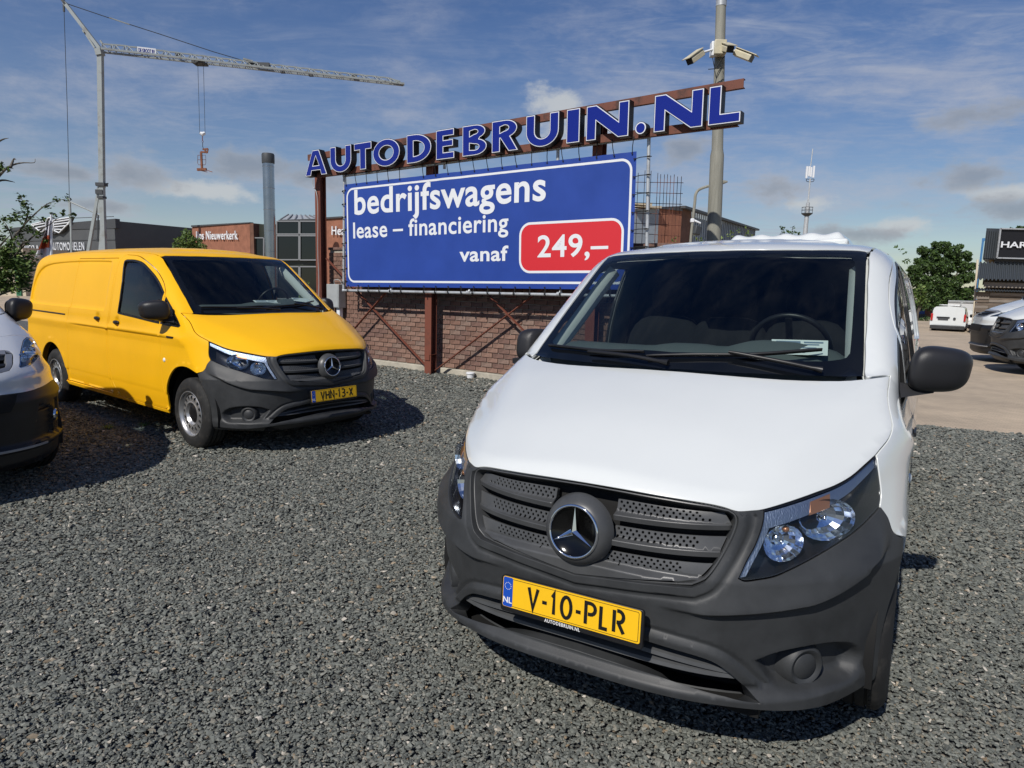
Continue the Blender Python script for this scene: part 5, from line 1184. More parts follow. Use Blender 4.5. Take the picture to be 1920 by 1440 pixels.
def letter_outline(ch, w, h, S=.150, T=.118):
    """bold sign letters: outer outline and counters, in metres"""
    el = lambda cx, cz, rx, rz, a0, a1, n=14: arc(cx, cz, rx, rz, a0, a1, n)
    if ch == 'I': return [(0, 0), (w, 0), (w, h), (0, h)], []
    if ch == 'L': return [(0, 0), (w, 0), (w, T), (S, T), (S, h), (0, h)], []
    if ch == 'T': c = w / 2; return [(c - S / 2, 0), (c + S / 2, 0), (c + S / 2, h - T), (w, h - T), (w, h), (0, h), (0, h - T), (c - S / 2, h - T)], []
    if ch == 'E': m = h * .53; t = T * .42; return [(0, 0), (w, 0), (w, T * .85), (S, T * .85), (S, m - t), (w * .93, m - t), (w * .93, m + t), (S, m + t), (S, h - T * .85), (w * .98, h - T * .85), (w * .98, h), (0, h)], []
    if ch == 'U': r = w / 2; ri = w / 2 - S; k = .215; return [(0, h)] + el(r, k, r, k, 180, 360, 18) + [(w, h), (w - S, h)] + el(r, k, ri, k - T * .95, 0, -180, 12) + [(S, h)], []
    if ch == 'A': c = w / 2; q = S * .60; return [(0, 0), (S * 1.03, 0), (S * 1.03 + .028, .09), (w - S * 1.03 - .028, .09), (w - S * 1.03, 0), (w, 0), (c + q, h), (c - q, h)], [[(S * 1.03 + .062, .09 + T * .72), (w - S * 1.03 - .062, .09 + T * .72), (c, h - .105)]]
    if ch == 'N': return [(0, 0), (S, 0), (S, h * .56), (w - S * 1.02, 0), (w, 0), (w, h), (w - S, h), (w - S, h * .44), (S * 1.02, h), (0, h)], []
    if ch == 'O': return el(w / 2, h / 2, w / 2, h / 2, 0, 345, 23), [el(w / 2, h / 2, w / 2 - S, h / 2 - T * .92, 0, 345, 23)]
    if ch == 'D': return [(0, 0)] + el(w * .30, h / 2, w * .70, h / 2, -90, 90, 18) + [(0, h)], [[(S, T * .88)] + el(w * .30, h / 2, w * .70 - S, h / 2 - T * .88, -90, 90, 14) + [(S, h - T * .88)]]
    if ch == 'B': m = h * .54; return [(0, 0)] + el(w * .52, m * .5, w * .48, m * .5, -90, 70, 12) + el(w * .50, m + (h - m) * .5, w * .44, (h - m) * .5, -60, 90, 12) + [(0, h)], [[(S * .95, T * .72)] + el(w * .50, m * .5, w * .48 - S * .92, m * .5 - T * .66, -90, 90, 8) + [(S * .95, m - T * .50)], [(S * .95, m + T * .36)] + el(w * .48, m + (h - m) * .5, w * .44 - S * .90, (h - m) * .5 - T * .60, -90, 90, 8) + [(S * .95, h - T * .74)]]
    m = h * .44; return [(0, 0), (S, 0), (S, m), (S * 1.05, m), (w - S * 1.12, 0), (w, 0), (w * .70, m + .012)] + el(w * .50, m + (h - m) * .5, w * .46, (h - m) * .5, -50, 90, 12) + [(0, h)], [[(S, m + T * .62)] + el(w * .48, m + (h - m) * .55, w * .46 - S * .95, (h - m) * .45 - T * .62, -90, 90, 8) + [(S, h - T * .78)]]
def flat_plate(name, outer, holes, d0, d1, m, parent):
    loops = [np.array(outer, float)] + [np.array(q_, float) for q_ in holes]; V = np.concatenate(loops); E_ = []; b0 = 0
    for l in loops: n = len(l); E_ += [(b0 + i, b0 + (i + 1) % n) for i in range(n)]; b0 += n
    r = delaunay_2d_cdt([Vector(v) for v in V], E_, [], 0, 1e-6, False); V2 = np.array([tuple(v) for v in r[0]]); T_ = np.array(r[2]); C = V2[T_].mean(1); k = inside(loops[0], C)
    for l in loops[1:]: k &= ~inside(l, C)
    mb = MB(); mb.add([(x, -d1, z) for x, z in V2], [tuple(int(i) for i in t_) for t_ in T_[k]])
    for l in loops: n = len(l); mb.add([(x, -d1, z) for x, z in l] + [(x, -d0, z) for x, z in l], [(i, (i + 1) % n, n + (i + 1) % n, n + i) for i in range(n)])
    me = mb.mesh(name); return link(name, me, m, parent)
def grow(poly, g, hole=False):
    P_ = np.array(poly, float); return inset(P_, g if hole else -g)
def outline_letter(parent, ch, w, h):
    """box letter: black body, white rim, blue face"""
    if ch == '.':
        for nm, r_, d0, d1, m in (('letter_body', w / 2 + .008, 0, .125, 'letter_black'), ('letter_rim', w / 2, .125, .132, 'letter_white'), ('letter_face', w / 2 - .015, .132, .136, 'letter_blue')):
            mb = MB(); mb.lathe([(0, d1), (r_, d1), (r_, d0)], 32, Matrix.Translation((w / 2, 0, w / 2)) @ Matrix.Rotation(R(90), 4, 'X')); mb.build(nm, M[m], parent, auto=40)
        return
    o_, hs_ = letter_outline(ch, w, h)
    flat_plate('letter_body', grow(o_, .008), [grow(q_, .008, True) for q_ in hs_], 0, .125, M['letter_black'], parent)
    flat_plate('letter_rim', o_, hs_, .125, .131, M['letter_white'], parent)
    flat_plate('letter_face', grow(o_, -.0115), [grow(q_, -.0115, True) for q_ in hs_], .131, .135, M['letter_blue'], parent)
nth = {}
for ch, a, b in LETTERS:
    nth[ch] = nth.get(ch, 0) + 1; h = .455 if ch != '.' else .15
    where = {'A': 'first letter of the roof sign', 'T': 'third letter of the sign, before the letter O', 'O': 'round letter between T and D', 'D': 'letter between O and E', 'E': 'letter between D and B', 'B': 'letter between E and R', 'R': 'letter between B and U', 'I': 'narrow letter between U and N', '.': 'round full stop between two letters N', 'L': 'last letter of the sign, in front of the camera pole'}.get(ch)
    if ch == 'U': where = ('second letter of the sign, between A and T', 'letter between R and I')[nth[ch] - 1]
    if ch == 'N': where = ('letter just before the full stop', 'letter just after the full stop')[nth[ch] - 1]
    z = 3.540 + .0135 * (a + 2.8)
    t = local_thing('sign_letter', 'blue box %s %s, %s' % ('letter' if ch != '.' else 'dot', ch if ch != '.' else 'with white edge', where), 'letter', a, .45, z, 'blue box letters on the sign'); t.rotation_euler = (WM.to_3x3().to_4x4() @ Matrix.Rotation(R(-.8), 4, 'Y')).to_euler()
    outline_letter(t, ch, b - a, h)
# banner with its printed text; rather flat vinyl with slight waves
def banner():
    u0, u1, z0, z1 = -1.90, 3.985, 1.487, 3.357; W_ = u1 - u0; H_ = z1 - z0
    t = local_thing('banner', 'large blue vinyl banner with white lettering and red price box', 'banner', u0, .42, z0); t.rotation_euler = (WM.to_3x3().to_4x4() @ Matrix.Rotation(R(-.9), 4, 'Y')).to_euler()
    def wave(x, z):
        e = min(z / H_, 1); return .010 * math.sin(x * 1.9) * math.sin(z * 1.4) + .018 * math.exp(-((x - 2.45) / .16) ** 2) * math.exp(-((z - H_) / .28) ** 2) + .010 * math.exp(-((x - 3.0 + .3 * (H_ - z)) / .1) ** 2) * max(0, (z - 1.1)) + .004 * math.sin(x * 27) * max(0, z - H_ + .15) * 6
    nx, nz = 120, 40; mb = MB(); vs = [(W_ * i / nx, -wave(W_ * i / nx, H_ * j / nz), H_ * j / nz) for i in range(nx + 1) for j in range(nz + 1)]
    mb.add(vs, [(i * (nz + 1) + j, (i + 1) * (nz + 1) + j, (i + 1) * (nz + 1) + j + 1, i * (nz + 1) + j + 1) for i in range(nx) for j in range(nz)], 0, True); mb.build('banner_sheet', M['banner_blue'], t)
    def drape(o, lay):      # prints follow the sheet
        me = o.data; bm = bmesh.new(); bm.from_mesh(me)
        bmesh.ops.triangulate(bm, faces=bm.faces)
        for _ in range(7):
            lg = [e for e in bm.edges if e.calc_length() > .075]
            if lg: bmesh.ops.subdivide_edges(bm, edges=lg, cuts=1); bmesh.ops.triangulate(bm, faces=bm.faces)
        mw = o.matrix_basis
        for v in bm.verts:
            p = mw @ v.co; v.co = mw.inverted() @ Vector((p.x, -wave(p.x, p.z) - lay, p.z))
        bmesh.ops.triangulate(bm, faces=bm.faces); bm.to_mesh(me); bm.free()
    bpy.context.view_layer.update()
    def ring(name, x0, z0_, x1, z1_, r, wd, m, lay, fill=None):
        o1 = rrect(x1 - x0, z1_ - z0_, r, 8); o2 = rrect(x1 - x0 - 2 * wd, z1_ - z0_ - 2 * wd, r - wd, 8); cx, cz = (x0 + x1) / 2, (z0_ + z1_) / 2
        def dn(o_):
            return [tuple(v) for v in o_]
        n = len(o1); b = MB(); b.add([(x + cx, 0, z + cz) for x, z in o1] + [(x + cx, 0, z + cz) for x, z in o2], [(i, (i + 1) % n, n + (i + 1) % n, n + i) for i in range(n)]); o = b.build(name, m, t); drape(o, lay)
        if fill:
            N_ = 14; b = MB(); xs = np.linspace(x0 + wd * .7, x1 - wd * .7, N_)
            w2, h2 = x1 - x0 - wd * 1.4, z1_ - z0_ - wd * 1.4; P_ = [(x + cx, 0, z + cz) for x, z in rrect(w2, h2, r - wd * .7, 8)]; b.add(P_ + [(cx, 0, cz)], [(i, (i + 1) % len(P_), len(P_)) for i in range(len(P_))]); o = b.build(fill[0], fill[1], t); drape(o, lay - .0006)
    ring('border_line', .055, .075, W_ - .055, H_ - .075, .17, .034, M['banner_white'], .0018)
    ring('price_frame', 3.970, .235, 5.735, 1.00, .20, .036, M['banner_white'], .0018, ('price_field', M['banner_red']))
    def put(s, x0, x1, z0_, z1_, off=.014, lay=.0030):
        me, a_, b_ = text_mesh('lettering', s, w=x1 - x0, h=z1_ - z0_, offset=off, res=6, spacing=1.05); o = link('lettering', me, M['banner_white'], t, (x0, 0, z0_), (R(90), 0, 0)); bpy.context.view_layer.update(); drape(o, lay); return o
    # heights measured on the sheet
    put('bedrijfswagens', .27, 4.44, 1.16, 1.76, .020); put('lease – financiering', .225, 3.76, .790, 1.175, .016); put('vanaf', 2.765, 3.765, .425, .665, .022); put('249,–', 4.31, 5.50, .415, .80, .016)
    # eyelets and bungee loops
    g = thing('tube_frame', 'galvanised tube frame around the blue banner', 'frame', wp(u0, .40, z0), t.rotation_euler)
    for nm, a, b in (('tube', (-.10, 0, -.075), (-.02, 0, 2.03)), ('tube', (-.02, 0, 2.03), (6.05, 0, 2.045)), ('tube', (6.05, 0, 2.045), (6.10, 0, -.09)), ('tube', (-.10, 0, -.075), (6.10, 0, -.09)), ('tube', (2.4, .03, 1.95), (2.4, .03, 2.05)), ('tube', (4.6, .03, 1.8), (4.6, .03, 2.05))):
        mb = MB(); mb.tube([a, b], .024, 12); mb.build(nm, M['galvanised'], g)
    for c in ((-.10, 0, -.075), (-.02, 0, 2.03), (6.05, 0, 2.045)): mb = blob(.034, .034, .034, 2, 12, 8, lambda x, y, z, c=c: (x + c[0], y + c[1], z + c[2])); mb.build('elbow', M['galvanised'], g)
    for x in (1.15, 2.95, 4.7): mb = MB(); mb.tube([(x - .04, 0, -.078), (x + .04, 0, -.078)], .034, 12); mb.tube([(x, .0, -.07), (x, .06, .03)], .018, 8); mb.build('clamp', M['galvanised'], g)
    def tie(a, b):
        c = local_tie; a = Vector(a); b = Vector(b); d = (b - a); pr = Vector((-d.z, 0, d.x)).normalized() * .008; mb = MB(); mb.tube([a, a.lerp(b, .45) + pr + Vector((0, -.01, 0)), b + Vector((0, -.03, 0)), b + d.normalized() * .03], .006, 5, smooth=False); mb.tube([b + Vector((0, -.03, 0)) - d.normalized() * .02, b + Vector((0, -.03, 0)) + d.normalized() * .02], .011, 5)
        mb.tube([a + Vector((0, -.004, 0)), a + Vector((0, -.010, 0))], .012, 8); o = mb.build('bungee_tie', M['cord_black'], t)
    local_tie = None
    for i in range(22):
        x = .06 + i * (W_ - .12) / 21
        if i in (6,): continue
        tie((x, -.006, H_ - .022), (x + random.uniform(-.03, .03), 0, 2.03 + .002 * x - .0)); 
        tie((x, -.006, .020), (x + random.uniform(-.02, .02), 0, -.077))
    for i in range(8):
        z = .1 + i * (H_ - .2) / 7; tie((.025, -.006, z), (-.085 + .04 * z, 0, z - .02)); tie((W_ - .025, -.006, z), (6.08, 0, z + .01))
banner()
# grey cabinet, white pot, reinforcement mesh
t = local_thing('electric_cabinet', 'plain light grey electric cabinet fixed to the wall beside the left post', 'cabinet', -2.53, .13, 1.06)
mb = MB(); mb.box((0, 0, .23), (.36, .18, .46)); mb.build('cabinet_box', M['grey_box'], t, bevel=.006); mb = MB(); mb.box((0, -.095, .23), (.33, .008, .43)); mb.build('cabinet_door', M['grey_box'], t, bevel=.003); mb = MB(); mb.box((.1, 0, -.10), (.09, .08, .20)); mb.build('cable_box', M['banner_white'], t)
mb = MB(); mb.tube(cat([(-.02, -.02, .46), (0, -.05, .53), (.10, -.05, .55), (.16, -.02, .52), (.17, 0, .46)], 4), .008, 6); mb.build('cable', M['grey_box'], t)
t = local_thing('drain_cap', 'small off-white plastic pot on the gravel at the wall foot', 'pot', .93, .16, 0.0); mb = MB(); mb.lathe([(0, .10), (.06, .10), (.075, .095), (.078, .075), (.066, .07), (.06, .0)], 24); mb.build('pot', M['banner_white'], t, auto=40)
t = local_thing('rebar_mesh', 'bundle of upright rusty reinforcement mesh right of the banner', 'wire mesh', 3.72, -.42, 1.9)
rm = MB()
for i in range(12):
    x = i * .052 if i > 3 else i * .10 - .2; rm.tube([(x, 0, 0), (x - .02 + .01 * random.random(), 0, 1.42 - .012 * i + .05 * random.random())], .0045, 4, smooth=False)
for j in range(9): rm.tube([(-.22, -.01, .08 + j * .15 + .0), (.60, -.01, .02 + j * .15)], .0045, 4, smooth=False)
x = rm.build('steel_wires', M['rust_brown'], t)
t = local_thing('control_cable', 'thin pale cable hanging down the left post', 'cable', -2.86, .36, 0); mb = MB(); mb.tube(cat([(-.04, 0, 3.52), (-.03, 0, 3.38), (.09, -.02, 3.25), (.12, -.02, 2.9), (.10, -.02, 2.2), (.12, -.02, 1.6), (.10, -.02, 1.2)], 5), .007, 6); mb.build('cable', M['grey_box'], t)
# ---------------------------------------------------------------- background
mat('dark_cladding', (.085, .088, .09), .5, noise=.06, nscale=1.); mat('dark_cladding2', (.075, .082, .095), .5, noise=.06)
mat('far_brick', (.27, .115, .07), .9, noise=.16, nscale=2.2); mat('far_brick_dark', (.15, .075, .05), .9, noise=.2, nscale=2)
mat('roof_edge', (.06, .062, .065), .5); mat('black_glass', (.006, .008, .008), .06, spec=.6); mat('dark_panel', (.030, .034, .026), .35)
mat('steel_flue', (.38, .40, .42), .22, metal=1., noise=.1, nscale=2., rvar=.06); mat('mullion', (.20, .21, .22), .5)
mat('corrugated_grey', (.27, .31, .35), .5, metal=.2, noise=.1); mat('corrugated_dark', (.050, .058, .066), .5); mat('cream', (.55, .48, .36), .8)
mat('crane_grey', (.30, .33, .33), .5, noise=.1, nscale=2, dirt=(.22, .22, .20)); mat('crane_dark', (.05, .055, .06), .6); mat('rust', (.20, .08, .045), .85, noise=.3, nscale=6)
mat('pole_grey', (.25, .245, .205), .7, noise=.18, nscale=5, nstretch=(4, 4, .4)); mat('cam_cream', (.55, .50, .36), .45, noise=.08); mat('old_wood', (.16, .125, .095), .9, noise=.35, nscale=5, nstretch=(.5, 1, 9)); mat('pale_wood', (.24, .205, .17), .9, noise=.3, nscale=5, nstretch=(.5, 1, 9))
mat('trailer_white', (.70, .71, .72), .45); mat('tail_red', (.45, .02, .02), .25); mat('sky_blue_paint', (.10, .28, .55), .5); mat('door_blue', (.03, .09, .32), .5)
mat('flag_white', (.72, .70, .74), .7); mat('flag_orange', (.62, .13, .05), .7); mat('buff_brick', (.42, .29, .15), .9, noise=.2, nscale=6)
for i, c in enumerate(((.045, .085, .018), (.062, .11, .022), (.085, .14, .03), (.030, .060, .016), (.12, .17, .035))):
    m = mat('leaf%d' % i, c, .6, noise=.25, nscale=1.5); 
mat('leaf3b', (.045, .075, .018), .6, noise=.25, nscale=1.5); mat('bark', (.10, .085, .065), .9, noise=.3, nscale=8)
def facade(name, parent, pxa, Ya, pxb, Yb, ya, yb, thick, m, z0=None, push=0.):
    """upright slab standing between two columns of the photograph at real distances"""
    A = at(pxa, ya, Ya); B = at(pxb, yb, Yb); d = Vector((B.x - A.x, B.y - A.y, 0)).normalized(); n = Vector((-d.y, d.x, 0)); n = n if n.y > 0 else -n
    a0 = A + n * push; b0 = B + n * push; z0 = z0 if z0 is not None else -2.2
    vs = [(a0.x, a0.y, z0), (b0.x, b0.y, z0), (b0.x, b0.y, b0.z), (a0.x, a0.y, a0.z)]; vs += [(v[0] + n.x * thick, v[1] + n.y * thick, v[2]) for v in vs]
    mb = MB(); mb.add(vs, [(0, 1, 2, 3), (7, 6, 5, 4), (0, 4, 5, 1), (1, 5, 6, 2), (2, 6, 7, 3), (3, 7, 4, 0)]); return mb.build(name, m, parent), A, B, n
def facade_text(parent, name, s, x0, x1, ya0, ya1, plane, m, depth=.12, off=.0, back=None):
    A, B, n = plane; d = Vector((B.x - A.x, B.y - A.y, 0)).normalized(); 
    def hit(px, py):
        r = ray(px, py); o = Vector((0, 0, CAM_H)); t = (A - o).dot(n) / r.dot(n); return o + r * t
    p0 = hit(x0, ya1); p1 = hit(x1, ya1); p2 = hit(x0, ya0); w = (p1 - p0).length; h = p2.z - p0.z
    me, _, _ = text_mesh(name, s, w=w, h=h, extrude=depth * .5, offset=off * .4, res=3, spacing=1.08); Mx = Matrix((d, Vector((0, 0, 1)), -n)).transposed().to_4x4(); 
    tilt = math.atan2(p1.z - p0.z, math.hypot(p1.x - p0.x, p1.y - p0.y)); o = link(name, me, m, parent); Mx = Mx @ Matrix.Rotation(tilt, 4, 'Z'); Mx.translation = p0 - n * .10; o.matrix_basis = Mx; return o, hit
def root(name, label, cat_, group=None): return thing(name, label, cat_, (0, 0, 0), group=group)
# grey car showroom
g = root('car_showroom', 'dark grey clad showroom with white winged emblem and white letters', 'building')
w, A, B, n = facade('wall', g, 20, 66, 214, 58, 431, 414, 14, M['dark_cladding'])
facade('roof_edge', g, 19, 65.9, 217, 57.9, 427.5, 410, .4, M['roof_edge'], z0=A.z - .1, push=-.05)
for k in range(7):
    zz = .6 + k * .95; a = Vector((A.x, A.y, zz)) - n * .02; b = Vector((B.x, B.y, zz)) - n * .02; mb = MB(); mb.bar(a, b, .05, .05); mb.build('panel_joint', M['roof_edge'], g)
facade('side_hall', g, 205, 60, 338, 64, 443.5, 453.5, 10, M['dark_cladding2']); facade('hall_roof_edge', g, 205, 59.9, 338, 63.9, 441.5, 451.5, .3, M['roof_edge'], z0=at(338, 456, 64).z, push=-.03)
facade_text(g, 'wall_letters', 'NICO A', 49, 76, 460, 471.5, (A, B, n), M['banner_white'], off=-.012); facade_text(g, 'wall_letters', 'AUTOMOBIELEN', 99, 161.5, 455, 469.5, (A, B, n), M['banner_white'], off=-.012)
def wings():
    _, hit = facade_text(g, 'wall_letters', 'IA', 99.5, 106.5, 418, 427, (A, B, n), M['banner_white']); nn = -n * .25
    H_ = lambda px, py: hit(px, py) + nn
    bk = MB(); outl = [(65, 421), (84, 414.5), (93, 414), (100, 407), (108, 412), (142, 407), (137, 418), (131, 426), (122, 436), (112, 437), (103, 440.5), (96, 439), (93, 433), (84, 437), (76, 431)]
    p = [H_(*q) for q in outl]; bk.add(p + [q + n * .2 for q in p], [tuple(range(len(p)))] + [(i, (i + 1) % len(p), (i + 1) % len(p) + len(p), i + len(p)) for i in range(len(p))]); bk.build('emblem_back', M['roof_edge'], g)
    wl = MB(); nn2 = -n * .32
    for pl in ([(66, 421.5), (92, 414.5)], [(66, 421.5), (78, 431), (84, 436.5), (91, 431)], [(70, 423), (92, 419)], [(73, 428), (92, 424)], [(79, 433), (92, 428.5)], [(108, 413), (141, 408), (134, 421), (118, 437), (109, 433)], [(109, 417), (138, 412.5)], [(109, 421.5), (135, 418)], [(109, 426), (130, 424)], [(109, 430.5), (123, 431)]):
        wl.tube([hit(*q) + nn2 for q in pl], .055, 5, smooth=False)
    c = [(100.5 + 7.5 * math.cos(a), 424 + 15.5 * math.sin(a)) for a in np.linspace(0, 2 * math.pi, 20)]; wl.tube([hit(*q) + nn2 for q in c], .06, 5, smooth=False); wl.build('winged_emblem', M['banner_white'], g)
wings()
g = root('office_building', 'red brick office with white letters and dark glazed middle bay', 'building')
w, A, B, n = facade('brick_wall', g, 360, 57, 468, 51.2, 424.8, 419, 12, M['far_brick']); P1 = (A, B, n); facade('roof_edge', g, 359, 56.9, 469, 51.1, 422.6, 416.6, .3, M['roof_edge'], z0=A.z - .05, push=-.04)
facade_text(g, 'wall_letters', 'Bos Nieuwerkerk', 371.5, 449, 434, 449.5, P1, M['banner_white'], off=.015)
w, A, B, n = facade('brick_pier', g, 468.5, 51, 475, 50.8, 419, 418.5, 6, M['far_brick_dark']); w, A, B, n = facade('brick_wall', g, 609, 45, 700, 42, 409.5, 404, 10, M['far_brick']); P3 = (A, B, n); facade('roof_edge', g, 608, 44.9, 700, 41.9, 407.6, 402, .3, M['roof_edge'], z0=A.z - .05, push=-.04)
facade_text(g, 'wall_letters', 'Hea', 625.5, 650, 424.5, 441, P3, M['banner_white'], off=.015)
w, A, B, n = facade('dark_bay', g, 475, 51, 519, 50.5, 419.5, 420, 6, M['dark_panel'], push=.3); w, A, B, n = facade('dark_bay', g, 518, 48, 610, 46, 413, 410, 6, M['dark_panel'], push=.3); facade('roof_edge', g, 517, 47.9, 610, 45.9, 411.4, 408.6, .3, M['roof_edge'], z0=A.z - .05, push=.25)
def pane(x0, x1, y0, y1, Y0, Y1):
    a, b, c, d = at(x0, y1, Y0), at(x1, y1, Y1), at(x1, y0, Y1), at(x0, y0, Y0); mb = MB(); mb.add([a, b, c, d], [(0, 1, 2, 3)]); o = mb.build('window_pane', M['black_glass'], g)
    fr = MB(); 
    for p, q in ((a, b), (b, c), (c, d), (d, a)): fr.bar(p + Vector((0, -.04, 0)), q + Vector((0, -.04, 0)), .08, .08)
    fr.build('window_frame', M['mullion'], o)
pane(519.5, 561, 442, 487, 48, 47.2); pane(563, 609, 442, 487.5, 47.15, 46); pane(476, 495, 446, 486, 51, 50.6); pane(519.5, 561, 500, 560, 48, 47.2); pane(563, 609, 500, 560, 47.15, 46); pane(476, 495, 500, 560, 51, 50.6); pane(519.5, 561, 415, 439, 48, 47.2); pane(563, 609, 415, 439, 47.15, 46)
mb = MB(); a = [at(526, 412, 50), at(610, 411, 48), at(588, 404.5, 51), at(541, 402.5, 51.5)]; a2 = [at(526, 412, 50), at(541, 402.5, 51.5), at(534, 412, 54)]; mb.add(a, [(0, 1, 2, 3)]); mb.add(a2, [(0, 1, 2)]); sk = mb.build('skylight', M['galvanised'], g)
mb = MB()
for k in range(7): mb.bar(a[0].lerp(a[1], k / 6) + Vector((0, 0, .03)), a[3].lerp(a[2], k / 6) + Vector((0, 0, .03)), .07)
mb.build('skylight_bars', M['mullion'], sk)
c = at(506.5, 450, 40); t = thing('flue_chimney', 'tall round stainless steel flue pipe with black top', 'chimney', (c.x, c.y, -.5)); top = at(506.5, 288, 40).z; H_ = top + .5
mb = MB(); r = .315; pr = [(r, 0)]; 
for k in range(7):
    zz = (k + 1) * H_ / 7.6; pr += [(r, zz - .03), (r + .012, zz - .02), (r + .012, zz + .02), (r, zz + .03)]
pr += [(r, H_ - .55)]; mb.lathe(pr, 40); mb.build('flue', M['steel_flue'], t, auto=40)
mb = MB(); mb.lathe([(r + .02, H_ - .55), (r + .035, H_ - .5), (r + .035, H_ - .08), (r + .0, H_), (r - .02, H_), (r - .02, H_ - .2)], 40); mb.build('flue_cap', M['crane_dark'], t, auto=30)
g = root('industrial_hall', 'brick and corrugated grey industrial hall behind the lamp pole', 'building')
w, A, B, n = facade('brick_corner', g, 1237, 41, 1279, 42, 389.5, 388, 5, M['far_brick']); facade('roof_edge', g, 1236, 40.9, 1280, 41.9, 388, 386.4, .3, M['roof_edge'], z0=A.z - .06, push=-.04)
w, A, B, n = facade('brick_return', g, 1279.3, 42, 1297, 44, 388.5, 395, 5, M['far_brick_dark']); w, A, B, n = facade('grey_wall', g, 1180, 40, 1237, 41, 392, 391.5, 5, M['corrugated_grey'])  # brick return faces away from the sun; its shade is put into the darker brick colour
facade('parapet', g, 1180, 39.8, 1223, 40.6, 381, 380, 1., M['cream'], z0=at(1223, 386, 40.6).z); facade('parapet', g, 1196, 39.6, 1241, 40.5, 387, 386, 1., M['cream'], z0=at(1240, 390.5, 40.5).z)
w, A, B, n = facade('metal_wall', g, 1297, 44, 1415, 57, 396, 431, 5, M['corrugated_grey']); facade('roof_edge', g, 1280, 41.8, 1416, 57, 387, 429, .5, M['roof_edge'], z0=None) if False else None
def ribs(A, B, n, m, parent, step, name='cladding_rib', z0=-2.2, wd=.10):
    L_ = math.hypot(B.x - A.x, B.y - A.y); k = int(L_ / step); mb = MB()
    for i in range(k + 1):
        f = i / k; p = A.lerp(B, f) - n * .03; mb.box((p.x, p.y, (p.z + z0) / 2), (wd, .06, p.z - z0), Matrix.Rotation(math.atan2(B.y - A.y, B.x - A.x), 4, 'Z'))
    o = mb.build(name, m, parent); o['kind'] = 'stuff'
ribs(A, B, n, M['corrugated_grey'], g, .42)
mb = MB(); mb.bar(at(1280, 388, 41.7), at(1420, 431, 57.5), .35, .14); mb.build('verge', M['roof_edge'], g)
# lamp pole with the cameras
def taper(mb, pts, rs, n=20): mb.tube(pts, rs, n)
cb = at(1334, 640, 10.6); c0 = at(1338, 450, 10.6); c1 = at(1344.5, 292, 10.6); c2 = at(1345, 280, 10.6); c3 = at(1353, -40, 10.6); d0 = (c1 - c0) / (c1.z - c0.z); base = c0 - d0 * c0.z
t = thing('mast', 'tall weathered grey pole carrying security cameras behind the last sign letter', 'pole', base); mb = MB(); q = lambda p: p - base
mb.tube([(0, 0, 0), q(c0), q(c1), q(c2) , q(c3)], [.112, .106, .100, .083, .068], 24); mb.build('pole_shaft', M['pole_grey'], t, auto=60)
mb = MB(); p = q(at(1352, 12, 10.6)); mb.tube([p, p + Vector((0, 0, .08))], .076, 20); mb.build('pole_band', M['galvanised'], t); mb = MB(); p = q(at(1352, 4, 10.6)); mb.tube([p, p + Vector((.01, 0, 1.2))], .07, 20); mb.build('pole_sleeve', M['crane_dark'], t)
mb = MB(); mb.tube(cat([q(at(*v, 10.45)) for v in ((1336, 108), (1341, 128), (1352, 112), (1359, 106))], 4), .006, 5); mb.tube(cat([q(at(*v, 10.42)) for v in ((1352, 112), (1355, 122), (1345, 138), (1341, 160))], 4), .006, 5); mb.tube([q(at(1328, 130, 10.4)), q(at(1352, 128, 10.4))], .006, 5); mb.build('camera_cable', M['cord_black'], t)
jb = q(at(1350, 92, 10.5))
mb = MB(); mb.box(jb + Vector((-.02, -.03, 0)), (.17, .16, .20)); mb.build('junction_box', M['cam_cream'], t, bevel=.01); mb = MB(); mb.box(q(at(1337, 93, 10.5)), (.07, .12, .20)); mb.build('junction_box', M['banner_white'], t, bevel=.01)
def camera(px, py, dirv, lab, armfrom):
    c = at(px, py, 10.35); o = thing('security_camera', lab, 'camera', c, group='security cameras on the pole'); d = Vector(dirv).normalized(); X = d.cross(Vector((0, 0, 1))).normalized(); Z = X.cross(d); o.rotation_euler = Matrix((X, d, Z)).transposed().to_euler()
    mb = MB(); prof = [(-.055, -.045), (.055, -.045), (.06, .02), (.04, .05), (-.04, .05), (-.06, .02)]; mb.add([(x, -.14, z) for x, z in prof] + [(x, .13, z) for x, z in prof], [tuple(range(6)), tuple(range(11, 5, -1))] + [(i, i + 6, (i + 1) % 6 + 6, (i + 1) % 6) for i in range(6)]); mb.build('housing', M['cam_cream'], o, bevel=.006)
    mb = MB(); mb.box((0, .03, .058), (.135, .34, .010)); mb.build('sun_hood', M['cam_cream'], o); mb = MB(); mb.box((0, .135, -.002), (.10, .02, .085)); mb.build('camera_face', M['black_plastic'], o)
    mb = MB(); inv = (Matrix.Translation(c) @ o.rotation_euler.to_matrix().to_4x4()).inverted(); mb.tube([inv @ at(*armfrom, 10.45), inv @ at((armfrom[0] * .4 + px * .6), (armfrom[1] * .6 + py * .4), 10.38), (0, -.10, -.01)], .016, 8); mb.build('camera_arm', M['banner_white'], o)
camera(1304, 107, (-.75, -.45, -.62), 'cream security camera pointing down left from the pole', (1336, 93)); camera(1394, 104, (.72, -.5, -.45), 'cream security camera pointing down right from the pole', (1368, 93)); camera(1363, 90, (.12, -1, -.45), 'cream security camera pointing at the viewer beside the pole', (1352, 92))
